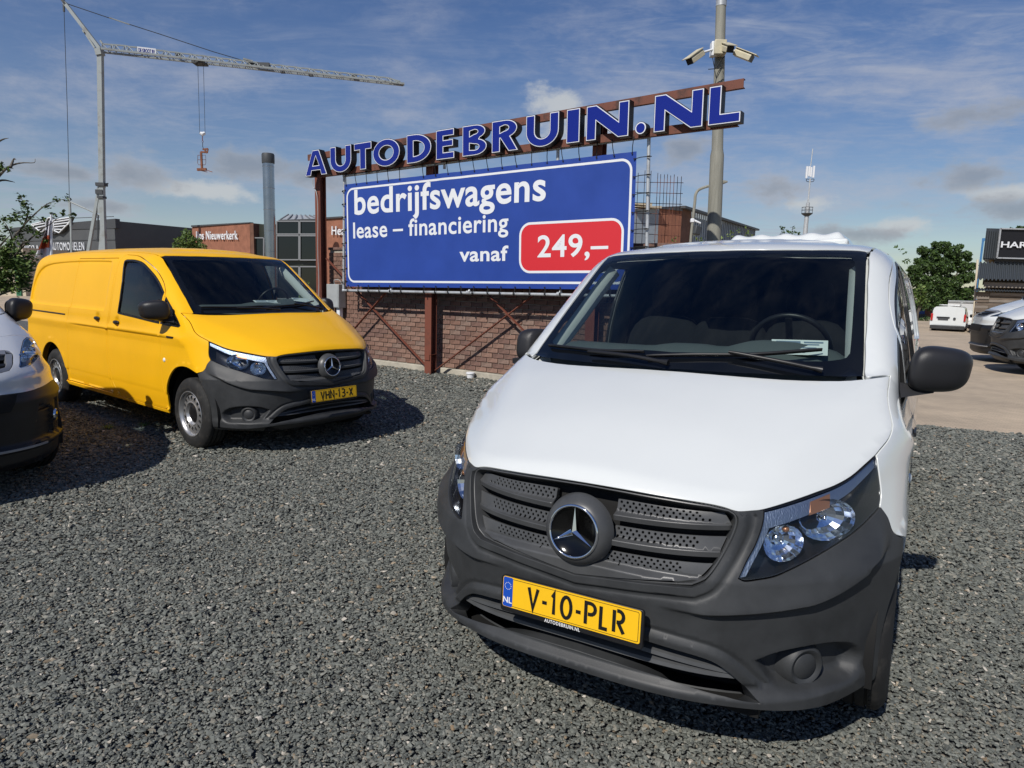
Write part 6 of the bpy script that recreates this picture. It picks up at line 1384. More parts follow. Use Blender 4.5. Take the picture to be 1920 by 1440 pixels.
# street lamp
Y0 = 25; b = at(1296, 452, Y0); t = thing('street_lamp', 'slim grey street lamp with curved arm beyond the white van', 'street lamp', (b.x - .1, b.y, -.2)); q = lambda px, py: at(px, py, Y0) - Vector((b.x - .1, b.y, -.2))
mb = MB(); mb.tube([(0, 0, 0)] + [tuple(v) for v in cat([q(1296, 440), q(1301, 395), q(1303, 378), q(1304, 366), q(1309, 357), q(1320, 351.5), q(1334, 347.5), q(1350, 343)], 4)], .05, 10); mb.build('lamp_pole', M['pole_grey'], t)
mb = MB(); mb.tube([q(1349, 344), q(1355, 341.5), q(1364, 340.5)], [.05, .08, .03], 10); mb.build('lamp_head', M['pole_grey'], t); mb = MB(); mb.box(q(1298, 413.5), (.12, .14, .14)); mb.tube([q(1301, 413), q(1314, 419)], .045, 6); mb.build('camera_unit', M['banner_white'], t, bevel=.02); mb = MB(); mb.box(q(1306, 432), (.26, .2, .32), Euler((0, .2, .5)).to_matrix()); mb.build('floodlight', M['crane_dark'], t, bevel=.03)
# telecom mast
Y0 = 90; b = at(1511, 450, Y0); t = thing('telecom_mast', 'pale telecom mast with antennas and whip aerial on the skyline', 'mast', (b.x, b.y, -2)); q = lambda px, py: at(px, py, Y0) - Vector((b.x, b.y, -2))
mb = MB(); mb.tube([(0, 0, 0), q(1511, 423), q(1513.5, 398)], [.34, .28, .26], 12); mb.tube([q(1513.5, 400), q(1515, 380)], .22, 10); mb.tube([q(1515, 381), q(1519, 335)], .10, 8); mb.tube([q(1520, 311), q(1524, 279)], .06, 6); mb.build('mast_tube', M['galvanised'], t)
mb = MB(); p = q(1513, 401); mb.lathe([(.2, -.35), (.68, .0), (.68, .08), (.2, .08)], 14, Matrix.Translation(p))
for h in (.45, .8): mb.lathe([(.68, h), (.70, h + .04), (.66, h + .04)], 14, Matrix.Translation(p))
for k in range(8): a = k * math.pi / 4; mb.tube([p + Vector((.68 * math.cos(a), .68 * math.sin(a), 0)), p + Vector((.68 * math.cos(a), .68 * math.sin(a), .84))], .03, 4)
mb.build('platform', M['crane_dark'], t)
for x, y in ((1512.5, 323), (1517, 321), (1520.5, 322.5), (1525.5, 322)): mb = MB(); mb.box(q(x, y), (.20, .18, 1.45 if x in (1512.5, 1525.5) else 1.2)); mb.build('antenna', M['banner_white'], t)
mb = MB()
for s in (-1, 1): mb.tube(cat([q(1519 + s * 1, 336), q(1519 + s * 7, 336), q(1519 + s * 6, 340), q(1519 + s * 1, 341)], 4), .04, 5)
mb.build('feed_cable', M['cord_black'], t)
# leaves and trees
def leaf_cloud(mb, centres, n, size, rng, mi=0, squash=.8):
    """many small leaf faces spread through blobs, open between them"""
    for c, r in centres:
        k = int(n * (r ** 2)); P = rng.normal(size=(k, 3)); P /= np.linalg.norm(P, axis=1, keepdims=True); rad = r * (rng.uniform(.35, 1, k) ** .5) * (1 + .18 * np.sin(P[:, 0] * 7 + c[0]) * np.cos(P[:, 2] * 6 + c[2]))
        P = P * rad[:, None] * [1, 1, squash] + np.array(c)
        for p in P:
            a = rng.normal(size=3); a /= np.linalg.norm(a); b_ = np.cross(a, rng.normal(size=3)); b_ /= np.linalg.norm(b_); s = size * rng.uniform(.6, 1.4)
            b0 = len(mb.v); mb.v += [tuple(p + a * s), tuple(p + b_ * s * .5), tuple(p - a * s), tuple(p - b_ * s * .5)]; mb.f.append((b0, b0 + 1, b0 + 2, b0 + 3)); mb.m.append(int(rng.integers(0, 3)) if mi is None else mi); mb.sm.append(False)
def build_leafy(mb, name, mats, parent):
    me = bpy.data.meshes.new(name); me.from_pydata(mb.v, [], mb.f); me.polygons.foreach_set('material_index', mb.m); me.update(); return link(name, me, mats, parent)
def tree(label, px, Y, blobs, base_z, mats, n, size, seed, trunk=.2, cat_='tree', name='tree'):
    rng = np.random.default_rng(seed); c0 = at(px, 560, Y); t = thing(name, label, cat_, (c0.x, c0.y, base_z)); cs = []
    for (bx, by, br) in blobs:
        p = at(bx, by, Y + rng.uniform(-.12, .12) * br * Y / F_PX * 2); r = br * Y / F_PX; cs.append(((p.x - c0.x, p.y - c0.y, p.z - base_z), r))
    mb = MB(); leaf_cloud(mb, cs, n, size, rng, None); build_leafy(mb, 'crown', [M[x] for x in mats], t)
    if trunk:
        tb = MB(); mid = cs[0][0]; tb.tube([(0, 0, 0), (0, 0, mid[2] * .45), (mid[0] * .5, mid[1] * .5, mid[2] * .8)], [trunk, trunk * .8, trunk * .4], 8)
        for c, r in cs[:9]: tb.tube([(0, 0, mid[2] * .42), (c[0] * .45, c[1] * .45, mid[2] * .42 + (c[2] - mid[2] * .42) * .5), c], [trunk * .5, trunk * .3, trunk * .1], 6)
        tb.build('trunk', M['bark'], t)
    return t
rb = np.random.default_rng(5); bl = [(1765, 500, 22), (1745, 480, 17), (1785, 474, 15), (1762, 464, 13), (1732, 500, 16), (1802, 500, 14), (1725, 525, 16), (1755, 530, 20), (1785, 530, 18), (1812, 520, 14), (1740, 555, 17), (1775, 558, 17), (1806, 550, 14), (1722, 490, 8), (1800, 462, 6), (1816, 486, 6), (1752, 458, 6), (1776, 459, 7), (1790, 485, 12), (1715, 548, 9), (1770, 545, 18), (1735, 540, 14), (1712, 505, 10), (1710, 530, 10), (1822, 500, 9), (1824, 545, 10), (1818, 565, 12), (1730, 470, 10), (1715, 515, 12), (1750, 570, 16), (1790, 568, 16), (1812, 478, 9), (1728, 572, 12)]
tree('large dark green leafy tree behind the small white vans', 1765, 58, bl, -1.2, ['leaf0', 'leaf3', 'leaf1'], 2300, .105, 1, .28)
tree('small light green bush-like tree left of the dark tree', 1724, 52, [(1727, 549, 11), (1722, 562, 11), (1732, 566, 9), (1727, 538, 6)], -1.0, ['leaf1', 'leaf2', 'leaf4'], 900, .11, 2, .1)
tree('rounded bright green tree in front of the brick office', 350, 40, [(352, 452, 17), (338, 456, 13), (366, 455, 14), (350, 437, 9), (378, 464, 10), (334, 466, 10), (358, 468, 16)], 0, ['leaf1', 'leaf2', 'leaf4'], 1500, .075, 3, .12)
tree('green shrub low between the yellow van and the wall', 578, 17, [(578, 548, 12), (566, 560, 12), (588, 560, 12), (573, 530, 7)], 0, ['leaf0', 'leaf2', 'leaf4'], 2600, .030, 4, .03, 'shrub', 'shrub')
tree('thin treetop showing beyond the roof of the white van', 1680, 38, [(1680, 464, 4), (1690, 468, 4), (1697, 475, 4), (1700, 490, 7)], 0, ['leaf0', 'leaf3', 'leaf1'], 420, .09, 6, 0)
tree('sparse treetop peeping over the white roof cover', 1470, 45, [(1467, 426, 5), (1486, 427, 4), (1475, 440, 12), (1490, 442, 10)], 0, ['leaf0', 'leaf3', 'leaf1'], 500, .09, 7, .08)
tree('thin shrubbery in front of the corrugated hall', 1385, 32, [(1385, 432, 5), (1398, 428, 5), (1370, 440, 8), (1352, 446, 8), (1310, 448, 7), (1264, 449, 6), (1405, 440, 8), (1300, 440, 4)], 0, ['leaf2', 'leaf1', 'leaf4'], 380, .07, 8, .05)
tree('dark treetop above the black sign building', 1905, 60, [(1896, 431, 5), (1912, 428, 6), (1920, 430, 7)], 0, ['leaf0', 'leaf3'], 700, .12, 9, .1)
# maple at the left edge: open branches with tufts of leaves
def left_tree():
    rng = np.random.default_rng(11); Y = 15.; b = at(-22, 560, Y); t = thing('maple_tree', 'open-branched maple tree at the left edge, leaves in loose tufts', 'tree', (b.x, b.y, 0)); O = Vector((b.x, b.y, 0)); br = MB(); lf = MB()
    q = lambda px, py, dy=0.: tuple(at(px, py, Y + dy) - O)
    br.tube([(0, 0, 0), q(-22, 540), q(-18, 470), q(-15, 380), q(-25, 250)], [.11, .10, .08, .05, .03], 8)
    tw = [[(-18, 520), (10, 470), (30, 440), (58, 408), (86, 384), (104, 377), (122, 373)], [(30, 440), (44, 425), (52, 400), (48, 385), (38, 370)], [(-18, 480), (8, 452), (20, 440)], [(-16, 540), (12, 500), (36, 470), (60, 445), (78, 430), (95, 420), (110, 408), (135, 402)], [(12, 500), (20, 480), (22, 450), (14, 425), (2, 410)], [(36, 470), (44, 455), (70, 452)], [(-20, 350), (10, 318), (28, 308), (45, 305), (64, 305), (66, 298)], [(20, 314), (26, 298), (30, 300)], [(-20, 345), (4, 338), (20, 340), (28, 342)], [(-20, 275), (4, 262), (16, 259)], [(-18, 560), (10, 520), (40, 500), (62, 505)], [(-18, 560), (20, 545), (50, 540)]]
    for w in tw: c = cat([q(x, y, rng.uniform(-.3, .3)) for x, y in w], 3); br.tube(c, [max(.005, .030 * (1 - i / len(c))) for i in range(len(c))], 5)
    br.build('branches', M['bark'], t)
    tufts = [(38, 372, 8), (48, 383, 9), (46, 396, 9), (30, 402, 8), (88, 388, 7), (105, 374, 7), (124, 373, 6), (100, 403, 5), (117, 400, 6), (136, 402, 6), (60, 408, 8), (78, 412, 6), (8, 412, 8), (24, 410, 9), (40, 408, 8), (12, 430, 9), (52, 428, 9), (36, 440, 9), (70, 440, 8), (60, 432, 6), (4, 445, 9), (24, 455, 10), (48, 455, 7), (5, 312, 7), (14, 316, 6), (-4, 318, 8), (86, 452, 5), (10, 470, 12)]
    for j in range(95):
        x = rng.uniform(-20, 62) if j < 70 else rng.uniform(-20, 45); y = rng.uniform(468, 545); tufts.append((x, y, rng.uniform(7, 13)))
    for x, y, r in tufts:
        c = np.array(q(x, y, rng.uniform(-.5, .5))); k = int(r * r * .62)
        for _ in range(k):
            p = c + rng.normal(size=3) * r * Y / F_PX * .48; a = rng.normal(size=3) * [1, 1, .5]; a /= np.linalg.norm(a); n_ = np.array([rng.normal() * .5, rng.normal() * .5, 1.]); b_ = np.cross(a, n_); b_ /= np.linalg.norm(b_); s = .040 * rng.uniform(.6, 1.3)
            b0 = len(lf.v); lf.v += [tuple(p + a * s), tuple(p + a * s * .15 + b_ * s * .75), tuple(p - a * s * .7), tuple(p + a * s * .15 - b_ * s * .75)]; lf.f.append((b0, b0 + 1, b0 + 2, b0 + 3)); lf.m.append(int(rng.integers(0, 4))); lf.sm.append(False)
    build_leafy(lf, 'leaves', [M['leaf1'], M['leaf2'], M['leaf4'], M['leaf0']], t)
left_tree()
# flag
Y0 = 21; b = at(96, 480, Y0); t = thing('flag_pole', 'white flagpole rising behind the yellow van in front of the showroom', 'flagpole', (b.x, b.y, 0)); q = lambda px, py, dy=0.: at(px, py, Y0 + dy) - Vector((b.x, b.y, 0)); mb = MB(); mb.tube([(0, 0, 0), q(96, 480), q(96, 401)], [.05, .04, .03], 10); mb.build('pole', M['banner_white'], t); mb = MB(); mb.lathe([(0, .05), (.05, .04), (.055, 0), (.0, 0)], 12, Matrix.Translation(q(96, 401))); mb.build('pole_cap', M['crane_grey'], t)
fo = Vector((b.x, b.y, 0)); t = thing('flag', 'limp white flag with an orange band hanging from the flagpole', 'flag', fo); mb = MB(); nx, ny = 14, 30
for i in range(nx + 1):
    for j in range(ny + 1):
        u = i / nx; v = j / ny; px = 96 - u * (5 + 26 * v ** 1.2) + 3 * (1 - u) * 0; py = 412 + v * (72 - 4 * u) + u * 2; p = q(px, py, .25 * math.sin(u * 9 + v * 3) * u); mb.v.append(tuple(p))
for i in range(nx):
    for j in range(ny):
        v = (j + .5) / ny; u = (i + .5) / nx; k = .36 < v - .10 * u + .0 < .70; mb.f.append((i * (ny + 1) + j, (i + 1) * (ny + 1) + j, (i + 1) * (ny + 1) + j + 1, i * (ny + 1) + j + 1)); mb.m.append(1 if k else 0); mb.sm.append(True)
me = mb.mesh('flag_cloth'); link('flag_cloth', me, [M['flag_white'], M['flag_orange']], t)
# far walls behind the maple
g = root('low_hall', 'pale low hall with a green door seen through the maple leaves', 'building'); facade('wall', g, -60, 50, 42, 50, 462, 464, 5, M['cream']); facade('door', g, 24, 49.9, 33, 49.9, 467, 467, .1, mat('green_paint', (.03, .16, .08), .5))
# ---------------------------------------------------------------- crane
def crane():
    Y0, Y1 = 50., 57.; base = at(193, 470, Y0); O = Vector((base.x, base.y, 0)); t = thing('tower_crane', 'grey self-erecting tower crane with long lattice jib over the rooftops', 'crane', O)
    def q(px, py, Y=None):
        if Y is None: Y = Y0 + (Y1 - Y0) * max(0., (px - 190) / 567.)
        return at(px, py, Y) - O
    G = M['crane_grey']; Dk = M['crane_dark']
    def P(name, m, fn): mb = MB(); fn(mb); return mb.build(name, m, t)
    P('mast', G, lambda b: (b.bar(q(191.5, 352), q(188, 98), .32, .32), b.bar(q(188.5, 104), q(185.5, 92), .5, .4)))
    P('lower_mast', G, lambda b: (b.bar(Vector((0, 0, 0)), q(191, 340), .30, .30), b.bar(q(187, 350), q(165, 476), .20, .2), b.bar(q(184, 352), q(186, 400), .14, .14), b.bar(q(194, 405), q(189, 470), .22, .22)))
    P('mast_head_gear', Dk, lambda b: (b.box(q(190.5, 346), (.62, .5, .22)), b.box(q(188, 360), (.5, .4, .3)), b.box(q(191, 370), (.4, .5, .16)), b.bar(q(180, 348), q(203, 344), .08), b.tube([q(184, 403), q(183.5, 448)], .05, 6), b.tube([q(183.5, 448), q(183.5, 453)], .14, 8)))
    P('stay_mast', G, lambda b: (b.bar(q(188, 92), q(121, 5), .22, .22), b.bar(q(178, 90), q(160, 62), .12, .12), b.bar(q(160, 62), q(157, 58), .3, .1), b.bar(q(184, 88), q(170, 66), .06)))
    P('stay_mast_tip', Dk, lambda b: (b.bar(q(124, 9), q(115, -3), .22, .16), b.bar(q(119.5, 8), q(120, 22), .10)))
    P('rope', Dk, lambda b: b.tube([q(120, 16), q(126, 200), q(130, 372)], .022, 4, smooth=False)).__setitem__('label', 'long back rope hanging from the stay mast tip')
    P('back_strut', G, lambda b: (b.tube([q(131, 378), q(160, 391)], .06, 6), b.tube([q(160, 391), q(195, 408)], .05, 6), b.bar(q(130, 372), q(133, 425), .12), b.bar(q(133, 425), q(134, 475), .10)))
    P('stay_rope', Dk, lambda b: b.tube([q(126, 7), q(200, 32), q(300, 64), q(400, 97), q(458, 114)], .028, 4, smooth=False))
    P('stay_clamp', G, lambda b: (b.bar(q(205, 33), q(243, 46), .07), b.bar(q(456, 110), q(474, 115), .12)))
    # jib: two lower chords, one upper chord, lattice
    n = 46; lo = []; up_ = []
    for i in range(n + 1):
        f = i / n; px = 192 + (757 - 192) * f; yl = 94.5 + (158.5 - 94.5) * f + 1.5 * math.sin(f * math.pi) ; h = 13.5 * (1 - .35 * f) if f < .955 else 13.5 * .65 * (1 - f) / .045
        if f < .03: h *= .9
        lo.append(q(px, yl)); up_.append(q(px + (6 if i % 2 else 0), yl - h))
    dv = (lo[-1] - lo[0]); dv.z = 0; side = Vector((-dv.y, dv.x, 0)).normalized() * .42
    P('lower_chord', G, lambda b: b.bar(lo[0] - side, lo[-1] - side * .6, .13, .13)); P('lower_chord', G, lambda b: b.bar(lo[0] + side, lo[-1] + side * .6, .13, .13))
    def upc(b):
        for i in range(0, n - 1): b.bar(up_[i], up_[i + 1], .09, .09)
        b.bar(up_[n - 2], lo[n], .07); b.bar(up_[0], q(188, 76), .12)
    P('upper_chord', G, upc)
    def lat(b):
        for i in range(0, n - 1):
            for s in (-1, 1):
                c = lo[i] + side * s; c2 = lo[i + 1] + side * s
                if i % 2: b.tube([c, up_[i]], .026, 4, smooth=False)
                else: b.tube([c, up_[i]], .026, 4, smooth=False)
                b.tube([up_[i], c2], .026, 4, smooth=False)
    o = P('lattice', G, lat); o['kind'] = 'stuff'
    P('trolley_gear', Dk, lambda b: (b.box(q(375, 119), (.85, .9, .16)), b.tube([q(369, 121), q(369.5, 122)], .12, 8), b.tube([q(383, 122), q(383.5, 123)], .12, 8)))
    P('jib_fittings', Dk, lambda b: (b.box(q(333, 102), (.30, .2, .14)), b.box(q(485, 122), (1.6, .2, .35)), b.box(q(665, 143.5), (.35, .2, .2)), b.box(q(755, 157.5), (.22, .3, .16)), b.box(q(530, 135.5), (.3, .3, .12)), b.box(q(583, 141.5), (.3, .3, .12))))
    # name board
    a, bq = q(259.5, 97.5), q(294, 101.5); d = (bq - a).normalized(); nn = Vector((d.y, -d.x, 0)).normalized(); up = nn.cross(d) * -1; up = up if up.z > 0 else -up
    o0 = (a + bq) / 2 + nn * .5; Mx = Matrix((d, up, d.cross(up))).transposed().to_4x4(); Mx.translation = o0; mb = MB(); mb.box((0, 0, 0), ((bq - a).length, .44, .03)); bd = mb.build('name_board', M['banner_white'], t); bd.matrix_basis = Mx
    me, w, h = text_mesh('board_letters', 'DE GROOT BV', w=(bq - a).length * .88, h=.26, offset=.03); link('board_letters', me, M['letter_blue'], bd, (-w / 2, -h / 2, .025))
    # hoist ropes and hook block
    for x0, x1 in ((371, 374.5), (381.5, 384.5)): P('hoist_rope', Dk, lambda b: b.tube([q(x0, 122), q(x1, 249)], .016, 4, smooth=False))
    P('hook_block', M['banner_white'], lambda b: (b.tube([q(375, 249), q(379.5, 251.5), q(384.5, 249)], [.10, .16, .10], 8), b.tube([q(379.5, 251), q(379.5, 255)], [.12, .05], 8)))
    P('hook', M['rust_red'], lambda b: (b.tube([q(379.5, 255), q(379.8, 264)], .03, 5), b.tube([q(380 + 1.4 * math.cos(a), 265.5 + 1.6 * math.sin(a)) for a in np.linspace(0, 6.28, 9)], .018, 4)))
    P('chain', Dk, lambda b: b.tube([q(380, 267), q(380, 275), q(382, 279)], .025, 5))
    # brick fork hanging from the hook
    f = thing('brick_fork', 'rusty lifting fork hanging from the crane hook', 'lifting fork', O); Yf = Y0 + (Y1 - Y0) * .33
    def FP(name, fn): mb = MB(); fn(mb); return mb.build(name, M['rust'], f)
    k = lambda px, py: at(px, py, Yf) - O
    FP('fork_post', lambda b: (b.bar(k(377, 285), k(378.8, 317), .13), b.bar(k(376.5, 285), k(386, 285.5), .12))); FP('top_hanger', lambda b: (b.bar(k(380, 280), k(390, 279), .10), b.bar(k(384, 281), k(388, 287), .10), b.bar(k(390, 279), k(388.5, 287), .08)))
    FP('fork_guard', lambda b: (b.tube([k(371, 291), k(370.5, 305), k(372, 309), k(385, 309), k(386, 305), k(385.5, 291), k(371, 291)], .018, 4), b.tube([k(371, 299.5), k(386, 299.5)], .018, 4)))
    FP('fork_foot', lambda b: b.bar(k(370, 318), k(387, 317.5), .18)); FP('fork_tine', lambda b: b.bar(k(373, 319), k(388.5, 322.5), .05)); FP('fork_tine', lambda b: b.bar(k(385, 318), k(398, 322.5), .05))
crane()
# ---------------------------------------------------------------- black sign building and wooden shed at the right
def sign_building():
    g = root('sign_building', 'dark corrugated building with black HAR sign over an old plank shed', 'building'); Y0 = 34.
    def slab(name, x0, x1, y0, y1, Y, th, m, par=None, y0b=None): # pixel rectangle -> real slab at distance Y
        a = at(x0, y1, Y); b = at(x1, y0, Y); w = b.x - a.x; h = b.z - a.z; mb = MB(); k = .74 * th; vs = [(a.x, Y, a.z), (b.x, Y, a.z), (b.x, Y, b.z), (a.x, Y, b.z)]; vs += [(v[0] + k, v[1] + th, v[2]) for v in vs]; mb.add(vs, [(0, 1, 2, 3), (7, 6, 5, 4), (0, 4, 5, 1), (1, 5, 6, 2), (2, 6, 7, 3), (3, 7, 4, 0)]); return mb.build(name, m, par or g)
    slab('upper_wall', 1842.5, 2080, 434, 486, Y0 + .3, 8, M['corrugated_dark'])
    a = at(1843, 484, Y0 + .3); b = at(1870, 434, Y0 + .3)
    for i in range(5): x = a.x + (i + .5) * (b.x - a.x) / 5; mb = MB(); mb.box((x, Y0 + .27, (a.z + b.z) / 2), (.06, .08, b.z - a.z)); mb.build('cladding_rib', M['corrugated_dark'], g)
    slab('gable_wall', 1835, 2080, 484, 640, Y0 + .5, 7.5, M['buff_brick']); slab('dark_infill', 1863, 2080, 486, 496, Y0 + .4, .1, M['roof_edge'])
    # sign
    s = slab('sign_board', 1869.5, 2060, 434.5, 482.5, Y0 + .05, .1, M['letter_black']); a = at(1868.5, 483.5, Y0); b = at(2062, 433.5, Y0); fr = MB()
    for p, q in (((a.x, a.z), (b.x, a.z)), ((b.x, a.z), (b.x, b.z)), ((b.x, b.z), (a.x, b.z)), ((a.x, b.z), (a.x, a.z))): fr.bar((p[0], Y0 - .02, p[1]), (q[0], Y0 - .02, q[1]), .06)
    fr.build('sign_frame', M['galvanised'], s); c0 = at(1875.5, 464, Y0); c1 = at(1926, 454, Y0); me, w, h = text_mesh('sign_letters', 'HAR', w=c1.x - c0.x, h=c1.z - c0.z, offset=.015, extrude=.02); link('sign_letters', me, M['banner_white'], s, (c0.x, Y0 - .02, c0.z), (R(90), 0, 0))
    # awning of corrugated sheet
    a = at(1836, 493, Y0 + .3); b = at(1832, 525, Y0 - 1.0); n = 46; vs = []; wd = 8.6
    for i in range(n * 4 + 1):
        f = i / (n * 4); ph = [0, 1, 1, 0][i % 4] * .075; vs += [(a.x + wd * f, a.y, a.z + ph), (b.x + wd * f, b.y, b.z + ph)]
    mb = MB(); mb.add(vs, [(2 * i, 2 * i + 1, 2 * i + 3, 2 * i + 2) for i in range(n * 4)]); mb.build('awning_sheet', M['corrugated_dark'], g)
    slab('awning_beam', 1844, 2060, 534.5, 538.5, Y0 - .7, .12, M['pale_wood']); slab('dark_opening', 1842, 2060, 526, 534, Y0 - .3, .2, M['old_wood'])
    z0 = on_yard(1824, 634).z; top = at(1830, 546, Y0 - .6).z; xl = at(1826.5, 590, Y0 - .8).x; np_ = 15; hh = (top - z0 - .25) / np_
    for k in range(np_):
        for j, (x0, x1) in enumerate(((0, .62), (.63, 4.2), (4.21, 8.2))):
            mb = MB(); mb.box((xl + (x0 + x1) / 2, Y0 - .78 + random.uniform(-.01, .01), z0 + .25 + (k + .5) * hh), (x1 - x0, .045, hh - .012)); o = mb.build('plank', M['old_wood' if (k + j) % 3 else 'pale_wood'], g); o.rotation_euler = (0, random.uniform(-.002, .002), 0)
    mb = MB(); mb.box((xl + 4.3, Y0 - .70, (z0 + top) / 2), (8.3, .06, top - z0 - .05)); mb.build('shed_body', M['old_wood'], g); mb = MB(); mb.box((xl + 4.1, Y0 - .76, z0 + .12), (8.25, .12, .26)); mb.build('plinth', M['concrete'], g)
    n = 60; vs = []; a = at(1828, 541, Y0 - .3); b = at(1826, 546, Y0 - 1.05)
    for i in range(n * 2 + 1): f = i / (n * 2); ph = (i % 2) * .05; vs += [(a.x + 8.3 * f, a.y, a.z + ph), (b.x + 8.3 * f, b.y, b.z + ph)]
    mb = MB(); mb.add(vs, [(2 * i, 2 * i + 1, 2 * i + 3, 2 * i + 2) for i in range(n * 2)]); mb.build('shed_roof_sheet', M['corrugated_dark'], g)
    mb = MB(); p0 = at(1820, 633, Y0 - 1.2); p1 = at(1833, 487, Y0 - .1); mb.tube([p0 + Vector((.25, .3, 0)), at(1829, 545, Y0 - .5), p1], .045, 8); mb.build('downpipe', M['cream'], g)
    t = thing('guard_rail', 'galvanised tube rail standing before the shed corner', 'rail', (p0.x, p0.y, p0.z)); h = at(1820, 591, p0.y).z - p0.z; mb = MB(); mb.tube([(0, 0, 0), (.05, 0, h - .12), (.14, 0, h), (2.2, .1, h)], .045, 8); mb.tube([(.18, .1, 0), (.20, .1, h)], .04, 8); mb.build('rail_tube', M['galvanised'], t)
    mb = MB(); p = at(1839, 485, 36.); t = thing('blue_post', 'light blue post standing against the left edge of the sign building', 'post', (p.x, 36., p.z - 4)); h = at(1839.5, 449, 36.).z - p.z; mb.box((0, 0, 2 + h / 2), (.07, .07, 4 + h)); mb.box((.03, 0, 4 + h), (.11, .11, .14)); mb.build('post', M['sky_blue_paint'], t)
sign_building()
g = root('far_store', 'distant low brick building with a blue door left of the parked small vans', 'building'); facade('brick_wall', g, 1690, 62, 1765, 62, 566, 568, 4, M['far_brick']); facade('blue_door', g, 1724, 61.8, 1735.5, 61.8, 571, 571, .3, M['door_blue'], z0=at(1730, 589, 61.8).z); facade('dark_opening', g, 1724, 61.7, 1735.5, 61.7, 589, 589, .2, M['roof_edge'])
t = thing('hedge', 'low dark green hedge at the far end of the yard', 'hedge', on_yard(1738, 608)); mb = MB(); leaf_cloud(mb, [((x, 0, .25), .45) for x in np.linspace(-3, .7, 9)], 900, .07, np.random.default_rng(4), None); build_leafy(mb, 'hedge_leaves', [M['leaf0'], M['leaf1'], M['leaf3']], t)
# box trailer
p = on_yard(1772, 616.5); p2 = at(1826, 618, p.y); t = thing('box_trailer', 'plain white box body standing behind the small white vans', 'trailer', (p.x, p.y, p.z)); h = at(1771, 563.5, p.y).z - p.z; mb = MB(); w_ = p2.x - p.x; vs = [(0, 0, 0), (w_, 0, 0), (w_, 0, h), (0, 0, h)]; vs += [(v[0] + 1.9, v[1] + 3, v[2]) for v in vs]; mb.add(vs, [(0, 1, 2, 3), (7, 6, 5, 4), (0, 4, 5, 1), (1, 5, 6, 2), (2, 6, 7, 3), (3, 7, 4, 0)]); mb.build('box_body', M['trailer_white'], t); mb = MB(); mb.box(((p2.x - p.x) / 2, -.02, h - .06), (p2.x - p.x, .05, .10)); mb.build('top_rail', M['galvanised'], t)
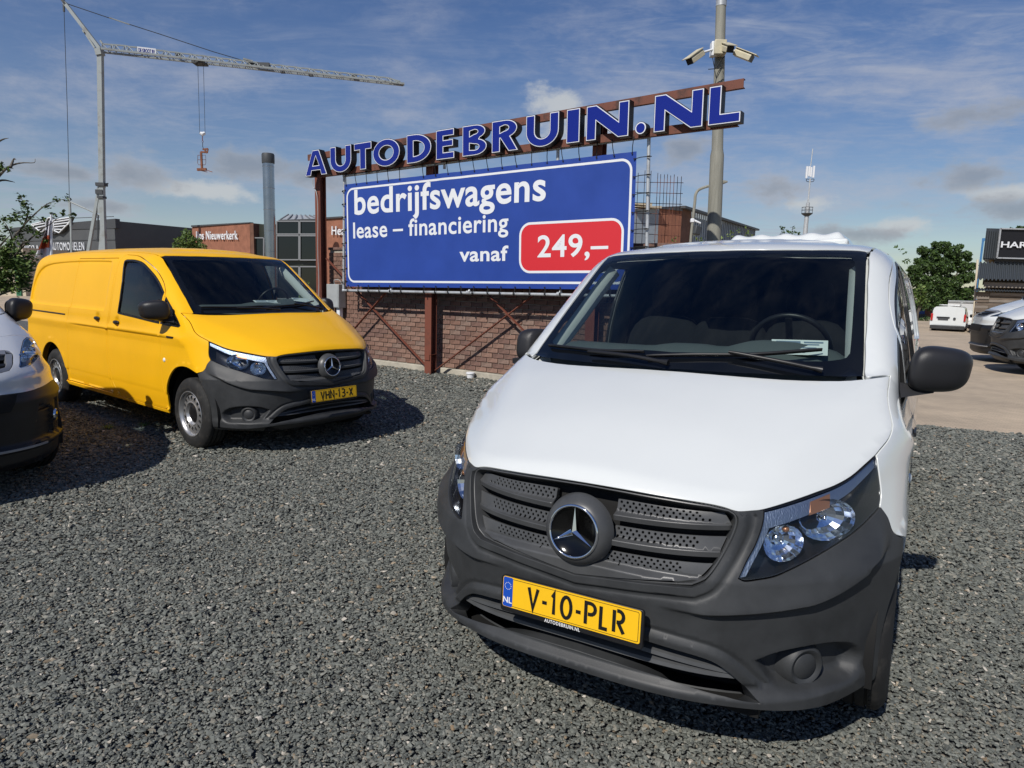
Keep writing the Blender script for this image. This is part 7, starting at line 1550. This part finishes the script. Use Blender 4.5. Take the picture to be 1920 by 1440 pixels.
# small delivery vans seen from behind
def small_van(px, py, scale_px, label, rack):
    """compact panel van, rear towards the viewer"""
    p = on_yard(px, py); W_ = scale_px * p.y / F_PX; k = W_ / 1.80; t = thing('delivery_van', label, 'van', p, group='small white vans at the far end of the yard'); t.scale = (k, k, k * .98); t.rotation_euler = (0, 0, -math.atan2(p.x, p.y) - .06)
    sec = [(-.86, .35), (-.90, .62), (-.89, .95), (-.84, 1.25), (-.76, 1.56), (-.66, 1.64), (0, 1.68)]; sec = sec + [(-x, z) for x, z in reversed(sec[:-1])]
    ys = [(0, 1.), (.04, 1.0), (2.6, 1.0), (3.0, .97), (3.3, .78), (4.1, .66), (4.25, .5)]; vs = []
    for y, f in ys:
        for x, z in sec: vs.append((x * (1 - .06 * (y > 3)), y - (.10 * (z - .35) if y < .1 else 0) * -1, .35 + (z - .35) * f))
    m = len(sec); mb = MB(); mb.add(vs, [(i * m + j, (i + 1) * m + j, (i + 1) * m + j + 1, i * m + j + 1) for i in range(len(ys) - 1) for j in range(m - 1)], 0, True); mb.add([vs[j] for j in range(m)], [tuple(range(m))]); mb.add([vs[-m + j] for j in range(m)], [tuple(range(m))]); mb.build('body', M['white_paint'], t, auto=35)
    for s, w0, w1 in ((-1, -.72, .14), (1, .16, .70)): mb = MB(); Mx = Matrix.Translation((0, .0, 0)); mb.add([(w0, -.015 + .025, .56), (w1, -.015 + .025, .56), (w1 - .08 * (s > 0), .10, 1.52), (w0 + .08 * (s < 0), .10, 1.52)], [(0, 1, 2, 3)]); mb.add([(w0, .03, .56), (w1, .03, .56), (w1 - .08 * (s > 0), .12, 1.52), (w0 + .08 * (s < 0), .12, 1.52)], [(0, 1, 2, 3)]); mb.build('rear_door', M['white_paint'], t)
    mb = MB(); mb.box((0, -.03, .42), (1.74, .2, .24)); mb.build('rear_bumper', M['bumper_plastic'], t, bevel=.04); mb = MB(); mb.box((-.25, .0, 1.02), (.66, .05, .06)); mb.build('door_handle', M['black_plastic'], t); mb = MB(); mb.box((-.25, .0, .92), (.52, .03, .11)); mb.build('number_plate', M['crane_dark'], t); mb = MB(); mb.lathe([(0, 0), (.07, 0), (.07, .03)], 12, Matrix.Translation((.32, 0, .96)) @ Matrix.Rotation(R(90), 4, 'X')); mb.build('door_badge', M['crane_dark'], t)
    for s in (-1, 1):
        mb = MB(); mb.box((.825 * s, .02, 1.02), (.11, .10, .42)); mb.build('tail_lamp', M['tail_red'], t, bevel=.02); mb = MB(); mb.box((.83 * s, .05, 1.38), (.05, .08, .34)); mb.build('pillar_trim', M['black_plastic'], t)
        for y in (.75, 3.45): mb = MB(); mb.lathe([(0, 0), (.20, 0), (.22, .02), (.31, .02), (.31, .22), (0, .22)], 20, Matrix.Translation((.82 * s + (.0 if s < 0 else -.20) + (.0), y, .31)) @ Matrix.Rotation(R(90), 4, 'Y')); mb.build('wheel', M['rubber'], t, auto=40)
        mb = blob(.10, .07, .10, 3, 12, 8, lambda x, y, z, s=s: (x + 1.04 * s, y + 2.75, z + 1.1)); mb.build('mirror', M['black_plastic'], t)
    mb = MB(); mb.box((0, 2.2, .33), (1.6, 4.2, .06)); mb.build('underbody', M['matt_black'], t); mb = MB(); mb.add([(-.62, 3.02, 1.56), (.62, 3.02, 1.56), (.72, 3.36, 1.20), (-.72, 3.36, 1.20)], [(0, 1, 2, 3)]); mb.build('windscreen', M['black_glass'], t)
    if rack:
        mb = MB(); mb.tube([(-.55, .5, 1.74), (.55, .5, 1.74)], .02, 6); mb.tube([(-.55, 1.8, 1.74), (.55, 1.8, 1.74)], .02, 6); mb.tube([(-.5, .3, 1.76), (-.5, 2.0, 1.76)], .02, 6); mb.tube([(.5, .3, 1.76), (.5, 2.0, 1.76)], .02, 6); mb.tube([(.5, .5, 1.66), (.52, .5, 1.9), (.6, .5, 1.92)], .025, 6); mb.build('roof_rack', M['galvanised'], t)
small_van(1774, 627, 57, 'small white delivery van with roof rack and black bumper, seen from behind', True)
small_van(1797, 621, 44, 'small white delivery van half hidden behind the one with the roof rack', False)

# a few weeds in the gravel
def weed(x, y, r, seed, lab):
    t = thing('weed', lab, 'weed', (x, y, 0)); g = np.random.default_rng(seed); mb = MB()
    for k in range(26):
        a = g.uniform(0, 6.28); l = r * g.uniform(.4, 1); w = .006; c = Vector((math.cos(a), math.sin(a), 0)); s_ = Vector((-c.y, c.x, 0)) * w; m_ = c * l * .5 + Vector((0, 0, l * .45)); e_ = c * l + Vector((0, 0, l * .25))
        mb.add([s_ * .3, -s_ * .3, m_ - s_, m_ + s_], [(0, 1, 2, 3)]); mb.add([m_ + s_, m_ - s_, e_], [(0, 1, 2)])
    mb.build('weed_leaves', M['leaf2'], t)
g0 = on_yard(273, 799); weed(g0.x, g0.y, .09, 1, 'small green weed growing in gravel beside the yellow van sill'); g0 = on_yard(205, 805); weed(g0.x, g0.y, .11, 2, 'low grey-green weed in the shadow between the left van and yellow van')
